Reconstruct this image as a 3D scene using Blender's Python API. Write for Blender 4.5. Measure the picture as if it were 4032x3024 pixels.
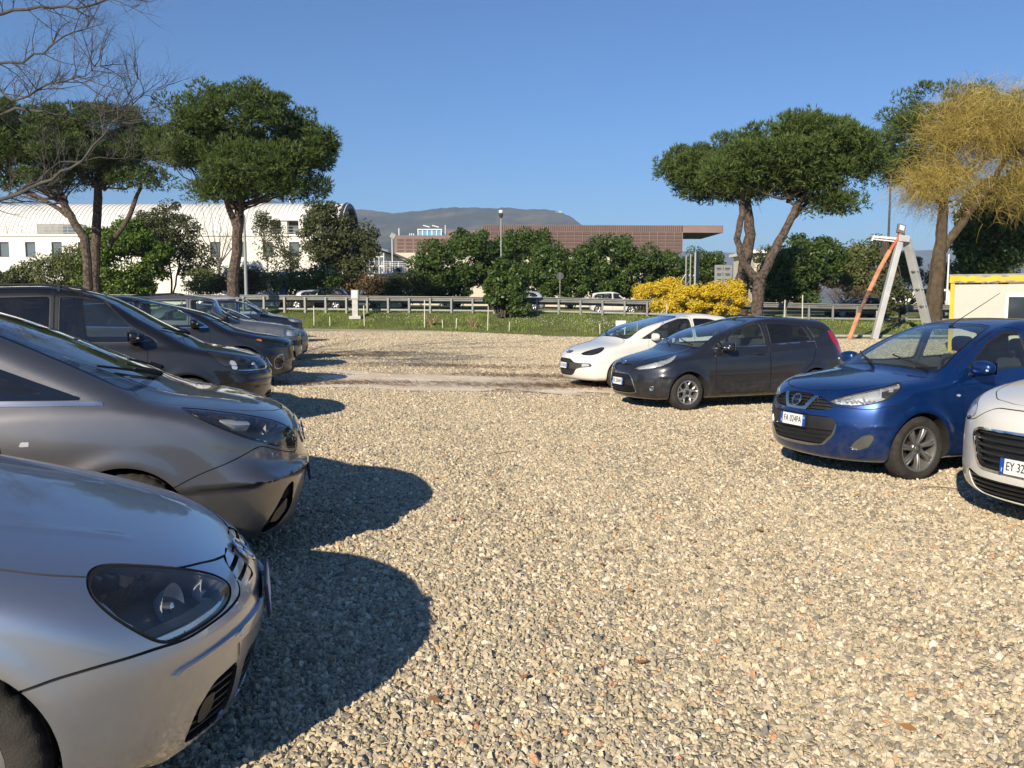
import bpy, bmesh, math, random
import numpy as np
from math import radians as R, sin, cos, pi
from mathutils import Vector, Matrix

for o in list(bpy.data.objects):
    bpy.data.objects.remove(o)
S = bpy.context.scene
COL = S.collection
random.seed(7)
RNG = np.random.default_rng(7)

# ------------------------------------------------------------------ camera
CAM_H = 1.62
PITCH = 5.46
FPX = 858.0
cam = bpy.data.cameras.new('camera')
cam.sensor_width = 36.0
cam.lens = 36.0 * FPX / 1024.0
cam.clip_start = 0.05
cam.clip_end = 30000
camo = bpy.data.objects.new('camera', cam)
camo.location = (0, 0, CAM_H)
camo.rotation_euler = (R(90 - PITCH), 0, 0)
COL.objects.link(camo)
S.camera = camo

# ------------------------------------------------------------------ sky + sun
SUN_EL, SUN_AZ = 25.5, 206.0        # azimuth clockwise from +Y: behind the camera, a little left
world = bpy.data.worlds.new('World')
S.world = world
world.use_nodes = True
wn = world.node_tree
bg = wn.nodes['Background']
sky = wn.nodes.new('ShaderNodeTexSky')
sky.sky_type = 'NISHITA'
sky.sun_disc = False
sky.sun_elevation = R(SUN_EL)
sky.sun_rotation = R(SUN_AZ)
sky.altitude = 50
sky.air_density = 1.0
sky.dust_density = 0.0
sky.ozone_density = 10.0
wn.links.new(sky.outputs[0], bg.inputs[0])
bg.inputs[1].default_value = 0.087
sd = bpy.data.lights.new('sun', 'SUN')
sd.energy = 4.8
sd.angle = R(0.53)
sd.color = (1.0, 0.89, 0.71)
suno = bpy.data.objects.new('sun', sd)
_d = Vector((sin(R(SUN_AZ)) * cos(R(SUN_EL)), cos(R(SUN_AZ)) * cos(R(SUN_EL)), sin(R(SUN_EL))))
suno.rotation_euler = (-_d).to_track_quat('-Z', 'Y').to_euler()
suno.location = (-20, -40, 40)
COL.objects.link(suno)
S.view_settings.view_transform = 'Standard'
S.view_settings.look = 'None'
S.view_settings.exposure = 0.46
S.view_settings.gamma = 1.0
S.view_settings.use_curve_mapping = False
S.cycles.use_denoising = True
S.cycles.max_bounces = 6
S.cycles.diffuse_bounces = 2
S.cycles.glossy_bounces = 4
S.cycles.transmission_bounces = 4
S.cycles.transparent_max_bounces = 16
S.cycles.adaptive_threshold = 0.02
S.cycles.caustics_reflective = False
S.cycles.caustics_refractive = False
S.cycles.volume_bounces = 0
S.cycles.sample_clamp_indirect = 6.0

def at(px, py, Y):
    """the point at depth Y (metres ahead) that the photograph shows at pixel px, py of 1024x768"""
    a = (px - 512) / FPX; b = (py - 384) / FPX
    cp, sp = cos(R(PITCH)), sin(R(PITCH))
    f = cp - b * sp; d = b * cp + sp
    t = Y / f
    return Vector((a * t, Y, CAM_H - d * t))

def smooth01(a, b, x):
    t = min(1, max(0, (x - a) / (b - a)))
    return t * t * (3 - 2 * t)

def edge_y(x):                       # far edge of the gravel
    return float(np.interp(x, [-60, -12, 3.5, 16.5, 60], [60, 49.6, 43.0, 40.8, 34]))
def rail_y(x): return float(np.interp(x, [-70, -15.6, 2.9, 19.1, 70], [56.5, 53.6, 52.0, 49.4, 40]))
def rail_z(x): return float(np.interp(x, [-70, -15.6, 2.9, 19.1, 70], [1.35, 1.12, 0.95, 0.56, 0.30]))
def ground_z(x, y):
    return smooth01(3, 12, y) * (0.09 - 0.19 * smooth01(-4.5, 2.5, x))

# ------------------------------------------------------------------ materials
MATS = {}
def mat(name):
    m = bpy.data.materials.new(name); m.use_nodes = True
    MATS[name] = m
    nt = m.node_tree
    return m, nt, nt.nodes['Principled BSDF']
def nd(nt, typ, **kw):
    n = nt.nodes.new(typ)
    for k, v in kw.items():
        if k.startswith('i_'):
            n.inputs[k[2:].replace('_', ' ')].default_value = v
        else:
            setattr(n, k, v)
    return n
def setp(b, **kw):
    for k, v in kw.items():
        k = k.replace('_', ' ')
        if k == 'Base Color' and len(v) == 3: v = (*v, 1)
        b.inputs[k].default_value = v
def ramp(nt, stops, interp='LINEAR'):
    n = nt.nodes.new('ShaderNodeValToRGB')
    cr = n.color_ramp; cr.interpolation = interp
    while len(cr.elements) > 1: cr.elements.remove(cr.elements[-1])
    cr.elements[0].position = stops[0][0]; cr.elements[0].color = (*stops[0][1], 1)
    for p, c in stops[1:]:
        e = cr.elements.new(p); e.color = (*c, 1)
    return n
def plain(name, col, rough=0.5, metal=0.0, var=0.12, scale=6.0, bump=0.0, bscale=60.0, **kw):
    """a simple surface with a little colour and roughness variation"""
    m, nt, b = mat(name)
    setp(b, Roughness=rough, Metallic=metal, **kw)
    L = nt.links
    tc = nd(nt, 'ShaderNodeTexCoord')
    nz = nd(nt, 'ShaderNodeTexNoise'); nz.inputs['Scale'].default_value = scale; nz.inputs['Detail'].default_value = 5
    L.new(tc.outputs['Object'], nz.inputs['Vector'])
    c = np.array(col)
    rp = ramp(nt, [(0.3, tuple(np.clip(c * (1 - var), 0, 1))), (0.7, tuple(np.clip(c * (1 + var), 0, 1)))])
    L.new(nz.outputs['Fac'], rp.inputs[0]); L.new(rp.outputs[0], b.inputs['Base Color'])
    if bump:
        n2 = nd(nt, 'ShaderNodeTexNoise'); n2.inputs['Scale'].default_value = bscale; n2.inputs['Detail'].default_value = 4
        L.new(tc.outputs['Object'], n2.inputs['Vector'])
        bp = nd(nt, 'ShaderNodeBump'); bp.inputs['Strength'].default_value = bump
        bp.inputs['Distance'].default_value = 0.02
        L.new(n2.outputs['Fac'], bp.inputs['Height']); L.new(bp.outputs[0], b.inputs['Normal'])
    return m
def paint(name, col, metal=0.55, rough=0.38, dust=0.25, coat=1.0, flake=True):
    m, nt, b = mat(name); L = nt.links
    setp(b, Metallic=metal, Coat_Weight=coat, Coat_Roughness=0.035)
    tc = nd(nt, 'ShaderNodeTexCoord')
    # road dust: thin, uneven, dulls the coat
    nz = nd(nt, 'ShaderNodeTexNoise'); nz.inputs['Scale'].default_value = 3.2; nz.inputs['Detail'].default_value = 9; nz.inputs['Roughness'].default_value = 0.7
    L.new(tc.outputs['Object'], nz.inputs['Vector'])
    mr = nd(nt, 'ShaderNodeMapRange'); mr.inputs[1].default_value = 0.42; mr.inputs[2].default_value = 0.78
    mr.inputs[3].default_value = 0.0; mr.inputs[4].default_value = dust
    L.new(nz.outputs['Fac'], mr.inputs[0])
    sz = nd(nt, 'ShaderNodeSeparateXYZ'); L.new(tc.outputs['Object'], sz.inputs[0])
    hz_ = nd(nt, 'ShaderNodeMapRange'); hz_.inputs[1].default_value = 0.62; hz_.inputs[2].default_value = 0.18; hz_.inputs[3].default_value = 0.0; hz_.inputs[4].default_value = 0.34; L.new(sz.outputs[2], hz_.inputs[0])
    n3 = nd(nt, 'ShaderNodeTexNoise'); n3.inputs['Scale'].default_value = 11; n3.inputs['Detail'].default_value = 10; n3.inputs['Roughness'].default_value = 0.75; L.new(tc.outputs['Object'], n3.inputs['Vector'])
    m3 = nd(nt, 'ShaderNodeMapRange'); m3.inputs[1].default_value = 0.40; m3.inputs[2].default_value = 0.72; L.new(n3.outputs['Fac'], m3.inputs[0])
    mu3 = nd(nt, 'ShaderNodeMath', operation='MULTIPLY'); L.new(hz_.outputs[0], mu3.inputs[0]); L.new(m3.outputs[0], mu3.inputs[1])
    mxx = nd(nt, 'ShaderNodeMath', operation='MAXIMUM'); L.new(mu3.outputs[0], mxx.inputs[0]); L.new(mr.outputs[0], mxx.inputs[1])
    mr = mxx
    mx = nd(nt, 'ShaderNodeMix', data_type='RGBA')
    mx.inputs[6].default_value = (*col, 1); mx.inputs[7].default_value = (0.27, 0.225, 0.17, 1)
    L.new(mr.outputs[0], mx.inputs[0])
    L.new(mx.outputs[2], b.inputs['Base Color'])
    ma = nd(nt, 'ShaderNodeMath', operation='MULTIPLY_ADD'); ma.inputs[1].default_value = 0.5; ma.inputs[2].default_value = rough
    L.new(mr.outputs[0], ma.inputs[0]); L.new(ma.outputs[0], b.inputs['Roughness'])
    mb = nd(nt, 'ShaderNodeMath', operation='MULTIPLY_ADD'); mb.inputs[1].default_value = 0.55; mb.inputs[2].default_value = 0.03
    L.new(mr.outputs[0], mb.inputs[0]); L.new(mb.outputs[0], b.inputs['Coat Roughness'])
    if flake:
        vo = nd(nt, 'ShaderNodeTexNoise'); vo.inputs['Scale'].default_value = 900; vo.inputs['Detail'].default_value = 1
        L.new(tc.outputs['Object'], vo.inputs['Vector'])
        bp = nd(nt, 'ShaderNodeBump'); bp.inputs['Strength'].default_value = 0.06; bp.inputs['Distance'].default_value = 0.002
        L.new(vo.outputs['Fac'], bp.inputs['Height']); L.new(bp.outputs[0], b.inputs['Normal'])
    return m
def thin_glass(name, tint=(0.55, 0.62, 0.58), refl=1.0, rough=0.0, dust=0.06):
    """a pane: what lies behind shows tinted, the sky reflects by Fresnel, a film of dust scatters"""
    m, nt, b = mat(name); L = nt.links
    nt.nodes.remove(b)
    out = [n for n in nt.nodes if n.type == 'OUTPUT_MATERIAL'][0]
    tr = nd(nt, 'ShaderNodeBsdfTransparent'); tr.inputs[0].default_value = (*tint, 1)
    gl = nd(nt, 'ShaderNodeBsdfGlossy'); gl.inputs['Roughness'].default_value = rough
    gl.inputs[0].default_value = (0.95, 0.97, 1, 1)
    fr = nd(nt, 'ShaderNodeFresnel')
    ge = nd(nt, 'ShaderNodeNewGeometry'); io_ = nd(nt, 'ShaderNodeMapRange'); io_.inputs[3].default_value = 1.5; io_.inputs[4].default_value = 1 / 1.5   # a thin pane reflects alike from both sides
    L.new(ge.outputs['Backfacing'], io_.inputs[0]); L.new(io_.outputs[0], fr.inputs[0])
    mu = nd(nt, 'ShaderNodeMath', operation='MULTIPLY'); mu.inputs[1].default_value = refl * 1.5
    mu.use_clamp = True
    L.new(fr.outputs[0], mu.inputs[0])
    mx = nd(nt, 'ShaderNodeMixShader'); L.new(mu.outputs[0], mx.inputs[0]); L.new(tr.outputs[0], mx.inputs[1]); L.new(gl.outputs[0], mx.inputs[2])
    df = nd(nt, 'ShaderNodeBsdfDiffuse'); df.inputs[0].default_value = (0.45, 0.42, 0.36, 1)
    tc = nd(nt, 'ShaderNodeTexCoord'); nz = nd(nt, 'ShaderNodeTexNoise'); nz.inputs['Scale'].default_value = 4; nz.inputs['Detail'].default_value = 6
    L.new(tc.outputs['Object'], nz.inputs['Vector'])
    m2 = nd(nt, 'ShaderNodeMath', operation='MULTIPLY'); m2.inputs[1].default_value = dust * 2
    L.new(nz.outputs['Fac'], m2.inputs[0])
    my = nd(nt, 'ShaderNodeMixShader'); L.new(m2.outputs[0], my.inputs[0]); L.new(mx.outputs[0], my.inputs[1]); L.new(df.outputs[0], my.inputs[2])
    L.new(my.outputs[0], out.inputs['Surface'])
    return m

plain('rubber', (0.022, 0.02, 0.018), 0.75, bump=0.1, bscale=200, var=0.35)
plain('tyre', (0.030, 0.026, 0.022), 0.85, bump=0.25, bscale=150, var=0.4, scale=9)
plain('black_plastic', (0.018, 0.018, 0.019), 0.45, var=0.2)
plain('grey_plastic', (0.05, 0.05, 0.052), 0.6, var=0.2)
plain('gloss_black', (0.008, 0.008, 0.009), 0.12, var=0.1, Coat_Weight=1.0)
plain('gap_dark', (0.006, 0.006, 0.006), 0.8, var=0.1)
plain('seat_cloth', (0.035, 0.036, 0.042), 0.9, bump=0.2, bscale=300)
plain('lining', (0.085, 0.085, 0.085), 0.85)
plain('lining_pale', (0.16, 0.155, 0.145), 0.85)
plain('alloy', (0.52, 0.51, 0.49), 0.32, metal=0.85, var=0.08)
plain('alloy_dark', (0.27, 0.265, 0.255), 0.38, metal=0.7, var=0.15)
plain('chrome', (0.78, 0.79, 0.8), 0.08, metal=1.0, var=0.04)
plain('satin_chrome', (0.62, 0.63, 0.64), 0.24, metal=1.0, var=0.05)
plain('brake_metal', (0.16, 0.13, 0.11), 0.5, metal=0.8, var=0.3)
plain('plate_white', (0.78, 0.79, 0.77), 0.35, var=0.04)
plain('plate_blue', (0.01, 0.07, 0.36), 0.35, var=0.05)
plain('plate_ink', (0.012, 0.012, 0.014), 0.5, var=0.05)
plain('lamp_dark', (0.035, 0.037, 0.042), 0.3, metal=0.3, var=0.1)
plain('lamp_bright', (0.74, 0.75, 0.76), 0.22, metal=0.5, var=0.06)
plain('lamp_orange', (0.55, 0.16, 0.03), 0.25, var=0.1)
plain('lamp_red', (0.36, 0.012, 0.014), 0.14, var=0.15, Coat_Weight=1.0)
thin_glass('window_glass', (0.74, 0.84, 0.80), 1.0, dust=0.02)
thin_glass('privacy_glass', (0.10, 0.11, 0.11), 0.9, dust=0.02)
thin_glass('windscreen_glass', (0.78, 0.88, 0.85), 1.0, dust=0.022)
thin_glass('lamp_lens', (0.93, 0.94, 0.95), 0.7, dust=0.02)
plain('frit', (0.008, 0.008, 0.009), 0.1, var=0.05)
# ------------------------------------------------------------------ object helpers
def tag(o, label=None, cat=None, group=None, kind=None):
    if label: o['label'] = label
    if cat: o['category'] = cat
    if group: o['group'] = group
    if kind: o['kind'] = kind
    return o
def empty(name, loc=(0, 0, 0), rz=0.0, parent=None):
    o = bpy.data.objects.new(name, None)
    o.location = loc; o.rotation_euler = (0, 0, rz); o.empty_display_size = 0.2
    COL.objects.link(o); o.parent = parent
    return o
def mesh_np(name, V, F, m, N=None, smooth=True, mi=None):
    """mesh from arrays; F is (n,3) or (n,4) or a list of polygons"""
    me = bpy.data.meshes.new(name)
    V = np.asarray(V, dtype=np.float64)
    if isinstance(F, np.ndarray):
        k = F.shape[1] if len(F) else 3
        me.vertices.add(len(V)); me.vertices.foreach_set('co', V.astype(np.float32).ravel())
        me.loops.add(F.size); me.loops.foreach_set('vertex_index', F.astype(np.int32).ravel())
        me.polygons.add(len(F)); me.polygons.foreach_set('loop_start', np.arange(0, F.size, k, dtype=np.int32))
        me.update(calc_edges=True)
    else:
        me.from_pydata([tuple(v) for v in V], [], F)
    ms = m if isinstance(m, (list, tuple)) else [m]
    for x in ms: me.materials.append(MATS[x] if isinstance(x, str) else x)
    if mi is not None: me.polygons.foreach_set('material_index', np.asarray(mi, dtype=np.int32))
    me.polygons.foreach_set('use_smooth', np.full(len(me.polygons), bool(smooth)))
    if not isinstance(F, np.ndarray): me.validate()
    me.update()
    if N is not None and len(me.vertices) == len(N):
        me.normals_split_custom_set_from_vertices(np.asarray(N, dtype=np.float32))
    return me
def link(name, me, parent=None, loc=None):
    o = bpy.data.objects.new(name, me)
    COL.objects.link(o); o.parent = parent
    if loc is not None: o.location = loc
    return o

class MB:
    """collects boxes, tubes, lathes into one mesh"""
    def __init__(s): s.v = []; s.f = []; s.mi = []; s.cur = 0
    def add(s, V, F):
        n = len(s.v); s.v.extend([tuple(v) for v in V]); s.f.extend([tuple(i + n for i in f) for f in F]); s.mi.extend([s.cur] * len(F)); return s
    def box(s, c, d, rot=None, taper=1.0):
        hx, hy, hz = d[0] / 2, d[1] / 2, d[2] / 2
        P = [Vector((x * hx * (taper if z > 0 else 1), y * hy * (taper if z > 0 else 1), z * hz)) for z in (-1, 1) for y in (-1, 1) for x in (-1, 1)]
        if rot is not None: P = [rot @ p for p in P]
        P = [p + Vector(c) for p in P]
        return s.add(P, [(0, 2, 3, 1), (4, 5, 7, 6), (0, 1, 5, 4), (2, 6, 7, 3), (0, 4, 6, 2), (1, 3, 7, 5)])
    def box2(s, a, b):
        return s.box([(a[i] + b[i]) / 2 for i in range(3)], [abs(b[i] - a[i]) for i in range(3)])
    def bar(s, a, b, w, h=None, up=(0, 0, 1)):
        a, b = Vector(a), Vector(b); d = b - a; h = h or w
        z = d.normalized(); u = Vector(up)
        if abs(z.dot(u)) > 0.98: u = Vector((1, 0, 0))
        x = u.cross(z).normalized(); y = z.cross(x)
        m = Matrix((x, y, z)).transposed()
        return s.box((a + b) / 2, (w, h, d.length), m)
    def tube(s, pts, rad, n=8, cap=True):
        pts = [Vector(p) for p in pts]
        if not hasattr(rad, '__len__'): rad = [rad] * len(pts)
        V, F = [], []
        px = None
        for i, p in enumerate(pts):
            t = (pts[min(i + 1, len(pts) - 1)] - pts[max(i - 1, 0)]).normalized()
            if px is None:
                a = Vector((0, 0, 1)) if abs(t.z) < 0.9 else Vector((1, 0, 0))
                px = t.cross(a).normalized()
            else:
                px = (px - t * px.dot(t)).normalized()
            py = t.cross(px)
            for k in range(n):
                a = 2 * pi * k / n
                V.append(p + (px * cos(a) + py * sin(a)) * rad[i])
        for i in range(len(pts) - 1):
            for k in range(n):
                F.append((i * n + k, i * n + (k + 1) % n, (i + 1) * n + (k + 1) % n, (i + 1) * n + k))
        if cap:
            F.append(tuple(range(n - 1, -1, -1))); F.append(tuple((len(pts) - 1) * n + k for k in range(n)))
        return s.add(V, F)
    def lathe(s, prof, axis=(0, 1, 0), c=(0, 0, 0), n=32, fn=None):
        """prof: list of (r, h) along the axis"""
        ax = Vector(axis).normalized()
        a = Vector((0, 0, 1)) if abs(ax.z) < 0.9 else Vector((1, 0, 0))
        ux = ax.cross(a).normalized(); uy = ax.cross(ux)
        V, F = [], []
        m = len(prof)
        for k in range(n):
            t = 2 * pi * k / n
            for j, (r, h) in enumerate(prof):
                rr = r if fn is None else fn(r, j, k)
                V.append(Vector(c) + (ux * cos(t) + uy * sin(t)) * rr + ax * h)
        for k in range(n):
            for j in range(m - 1):
                F.append((k * m + j, k * m + j + 1, ((k + 1) % n) * m + j + 1, ((k + 1) % n) * m + j))
        return s.add(V, F)
    def prism(s, poly, z0, z1, tf=lambda p: p):
        """poly (u,v) extruded along w; tf maps (u,v,w) to space"""
        n = len(poly)
        V = [tf(Vector((u, v, z0))) for u, v in poly] + [tf(Vector((u, v, z1))) for u, v in poly]
        F = [tuple(range(n - 1, -1, -1)), tuple(range(n, 2 * n))] + [(i, (i + 1) % n, n + (i + 1) % n, n + i) for i in range(n)]
        return s.add(V, F)
    def build(s, name, m, parent=None, smooth=False, loc=None, bevel=0.0, angle=35, recalc=False):
        me = bpy.data.meshes.new(name)
        me.from_pydata(s.v, [], s.f)
        ms = m if isinstance(m, (list, tuple)) else [m]
        for x in ms: me.materials.append(MATS[x])
        if max(s.mi, default=0): me.polygons.foreach_set('material_index', np.array(s.mi, dtype=np.int32))
        if bevel or recalc:
            bm = bmesh.new(); bm.from_mesh(me)
            if recalc: bmesh.ops.recalc_face_normals(bm, faces=bm.faces[:])
            if bevel:
                es = [e for e in bm.edges if e.is_manifold and e.calc_face_angle(0) > R(30)]
                bmesh.ops.bevel(bm, geom=es, offset=bevel, segments=2, affect='EDGES', profile=0.6)
            bm.to_mesh(me); bm.free()
        if smooth:
            me.polygons.foreach_set('use_smooth', np.full(len(me.polygons), True))
            me.set_sharp_from_angle(angle=R(angle))
        me.update()
        return link(name, me, parent, loc)

def copy_tree(o, parent=None):
    c = o.copy(); COL.objects.link(c); c.parent = parent
    for ch in [x for x in bpy.data.objects if x.parent == o]:
        copy_tree(ch, c)
    return c

TXT_CACHE = {}
def text_mesh(txt, size, ext=0.001):
    key = (txt, size)
    if key in TXT_CACHE: return TXT_CACHE[key]
    cu = bpy.data.curves.new('lettering', 'FONT'); cu.body = txt; cu.size = size; cu.extrude = ext
    cu.align_x = 'CENTER'; cu.align_y = 'CENTER'; cu.resolution_u = 3
    o = bpy.data.objects.new('lettering', cu); COL.objects.link(o)
    dg = bpy.context.evaluated_depsgraph_get(); dg.update()
    me = bpy.data.meshes.new_from_object(o.evaluated_get(dg))
    bpy.data.objects.remove(o); bpy.data.curves.remove(cu)
    TXT_CACHE[key] = me
    return me
def lettering(txt, size, m, parent, mtx, sx=1.0, name='lettering'):
    me = text_mesh(txt, size).copy(); me.materials.clear(); me.materials.append(MATS[m])
    me.transform(mtx @ Matrix.Diagonal((sx, 1, 1, 1)))
    return link(name, me, parent)

# ------------------------------------------------------------------ implicit car bodies
class Cv:
    """smooth 1-D curve through knots"""
    def __init__(s, kn, sig=0.03):
        kn = sorted(kn); x = np.array([k[0] for k in kn], float); y = np.array([k[1] for k in kn], float)
        h = np.diff(x); d = np.diff(y) / h; n = len(x)
        m = np.zeros(n)
        for i in range(1, n - 1):
            if d[i - 1] * d[i] > 0:
                w1 = 2 * h[i] + h[i - 1]; w2 = h[i] + 2 * h[i - 1]
                m[i] = (w1 + w2) / (w1 / d[i - 1] + w2 / d[i])
        m[0] = d[0]; m[-1] = d[-1]
        pad = 0.4; st = 0.004
        X = np.arange(x[0] - pad, x[-1] + pad, st)
        i = np.clip(np.searchsorted(x, X) - 1, 0, n - 2)
        t = (X - x[i]) / h[i]
        Y = (1 + 2 * t) * (1 - t) ** 2 * y[i] + t * (1 - t) ** 2 * h[i] * m[i] + t * t * (3 - 2 * t) * y[i + 1] + t * t * (t - 1) * h[i] * m[i + 1]
        Y = np.where(X < x[0], y[0] + m[0] * (X - x[0]), Y); Y = np.where(X > x[-1], y[-1] + m[-1] * (X - x[-1]), Y)
        if sig:
            k = np.arange(-int(3 * sig / st), int(3 * sig / st) + 1) * st
            g = np.exp(-(k / sig) ** 2 / 2); g /= g.sum()
            p = len(k) // 2
            Yp = np.concatenate([Y[0] + (Y[1] - Y[0]) * np.arange(-p, 0), Y, Y[-1] + (Y[-1] - Y[-2]) * np.arange(1, p + 1)])
            Y = np.convolve(Yp, g, mode='valid')
        s.X, s.Y = X, Y; s.D = np.gradient(Y, st)
    def __call__(s, q): return np.interp(q, s.X, s.Y)
    def d(s, q): return np.interp(q, s.X, s.D)
def smax(a, b, r):
    h = np.maximum(r - np.abs(a - b), 0) / r
    return np.maximum(a, b) + h * h * r * 0.25
def smin(a, b, r): return -smax(-a, -b, r)
def seg_dist(u, v, pl):
    d = np.full(u.shape, 1e9)
    for (a, b), (c, e) in zip(pl[:-1], pl[1:]):
        dx, dy = c - a, e - b
        t = np.clip(((u - a) * dx + (v - b) * dy) / (dx * dx + dy * dy + 1e-12), 0, 1)
        d = np.minimum(d, np.hypot(u - a - t * dx, v - b - t * dy))
    return d
def poly_sdf(u, v, P):
    """signed distance to a closed polygon, negative inside"""
    P = np.asarray(P, float); n = len(P)
    k = (u > P[:, 0].min() - 0.12) & (u < P[:, 0].max() + 0.12) & (v > P[:, 1].min() - 0.12) & (v < P[:, 1].max() + 0.12)
    res = np.full(u.shape, 1.0)
    if not k.any(): return res
    u, v = u[k], v[k]
    d = np.full(u.shape, 1e18); sgn = np.ones(u.shape)
    for i in range(n):
        a = P[i]; b = P[(i + 1) % n]
        ex, ey = b - a; wx, wy = u - a[0], v - a[1]
        t = np.clip((wx * ex + wy * ey) / (ex * ex + ey * ey + 1e-15), 0, 1)
        d = np.minimum(d, (wx - ex * t) ** 2 + (wy - ey * t) ** 2)
        c1 = v >= a[1]; c2 = v < b[1]; c3 = ex * wy > ey * wx
        flip = (c1 & c2 & c3) | (~c1 & ~c2 & ~c3)
        sgn = np.where(flip, -sgn, sgn)
    res[k] = sgn * np.sqrt(d)
    return res
def chaikin(P, r=0.03):
    """round the corners of a closed polygon, at most r from each corner"""
    P = np.asarray(P, float); n = len(P); out = []
    for i in range(n):
        a, b, c = P[i - 1], P[i], P[(i + 1) % n]
        la, lc = np.linalg.norm(a - b), np.linalg.norm(c - b)
        p0 = b + (a - b) / la * min(r, la * 0.49); p2 = b + (c - b) / lc * min(r, lc * 0.49)
        for t in (0, 0.25, 0.5, 0.75, 1): out.append(p0 * (1 - t) ** 2 + b * 2 * t * (1 - t) + p2 * t * t)
    return np.array(out)

class Patch:
    def __init__(s, V, N, T): s.V, s.N, s.T = V, N, T
    def sub(s, mask):
        T = s.T[mask]; u, inv = np.unique(T, return_inverse=True)
        return Patch(s.V[u], s.N[u], inv.reshape(-1, 3))
    def __len__(s): return len(s.T)
    def move(s, d): return Patch(s.V + s.N * np.asarray(d).reshape(-1, 1) if np.ndim(d) else s.V + s.N * d, s.N, s.T)
    def mirror(s):
        m = np.array([1, -1, 1.0]); return Patch(s.V * m, s.N * m, s.T[:, ::-1])
    def flip(s): return Patch(s.V, -s.N, s.T[:, ::-1])
def joinp(ps):
    ps = [p for p in ps if len(p)]
    if not ps: return Patch(np.zeros((0, 3)), np.zeros((0, 3)), np.zeros((0, 3), int))
    o = np.cumsum([0] + [len(p.V) for p in ps])
    return Patch(np.concatenate([p.V for p in ps]), np.concatenate([p.N for p in ps]), np.concatenate([p.T + k for p, k in zip(ps, o)]))
def split(p, g):
    """cut the patch along g = 0; returns (g<0, g>0)"""
    g = np.where(np.abs(g) < 1e-7, 1e-7, g)
    neg = g < 0
    tn = neg[p.T]; c = tn.sum(1)
    mixed = (c == 1) | (c == 2)
    if not mixed.any(): return p.sub(c == 3), p.sub(c == 0)
    M = p.T[mixed]; mn = tn[mixed]; cm = c[mixed]
    lone_is_neg = cm == 1
    lone = np.where(lone_is_neg, mn.argmax(1), (~mn).argmax(1))
    r = np.arange(len(M))
    a = M[r, lone]; b = M[r, (lone + 1) % 3]; d = M[r, (lone + 2) % 3]
    e1 = np.sort(np.stack([a, b], 1), 1); e2 = np.sort(np.stack([a, d], 1), 1)
    E, inv = np.unique(np.concatenate([e1, e2]), axis=0, return_inverse=True)
    inv = inv.ravel()
    t = (g[E[:, 0]] / (g[E[:, 0]] - g[E[:, 1]]))[:, None]
    NV = p.V[E[:, 0]] * (1 - t) + p.V[E[:, 1]] * t
    NN = p.N[E[:, 0]] * (1 - t) + p.N[E[:, 1]] * t
    NN /= np.linalg.norm(NN, axis=1, keepdims=True) + 1e-12
    n0 = len(p.V); q1 = n0 + inv[:len(M)]; q2 = n0 + inv[len(M):]
    V = np.concatenate([p.V, NV]); N = np.concatenate([p.N, NN])
    tl = np.stack([a, q1, q2], 1); to = np.concatenate([np.stack([q1, b, d], 1), np.stack([q1, d, q2], 1)])
    ln2 = np.concatenate([lone_is_neg, lone_is_neg])
    Tn = np.concatenate([p.T[c == 3], tl[lone_is_neg], to[~ln2]])
    Tp = np.concatenate([p.T[c == 0], tl[~lone_is_neg], to[ln2]])
    A = Patch(V, N, Tn); B = Patch(V, N, Tp)
    return A.sub(np.ones(len(Tn), bool)), B.sub(np.ones(len(Tp), bool))
def boundary(p, skip_mid=True):
    E = np.concatenate([p.T[:, [0, 1]], p.T[:, [1, 2]], p.T[:, [2, 0]]])
    S_ = np.sort(E, 1); _, idx, cnt = np.unique(S_, axis=0, return_index=True, return_counts=True)
    E = E[idx[cnt == 1]]
    if skip_mid and len(E):
        E = E[~((np.abs(p.V[E[:, 0], 1]) < 2e-4) & (np.abs(p.V[E[:, 1], 1]) < 2e-4))]
    return E
def walls(p, d0, d1):
    """strip along the patch border from offset d0 to offset d1"""
    E = boundary(p)
    if not len(E): return joinp([])
    a, b = E[:, 0], E[:, 1]
    A0, B0 = p.V[a] + p.N[a] * d0, p.V[b] + p.N[b] * d0
    A1, B1 = p.V[a] + p.N[a] * d1, p.V[b] + p.N[b] * d1
    n = np.cross(B0 - A0, B1 - A0); n /= np.linalg.norm(n, axis=1, keepdims=True) + 1e-12
    m = len(E); i = np.arange(m)
    V = np.concatenate([A0, B0, A1, B1]); N = np.concatenate([n] * 4)
    T = np.concatenate([np.stack([i, i + m, i + 3 * m], 1), np.stack([i, i + 3 * m, i + 2 * m], 1)])
    return Patch(V, N, T)
def plate(p, out, inn):
    """solid slab from the patch: outer face at +out, walls down to -inn"""
    return joinp([p.move(out), walls(p, out, -inn)])
def recess(p, depth):
    return joinp([p.move(-depth), walls(p, 0.0, -depth)])

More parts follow.
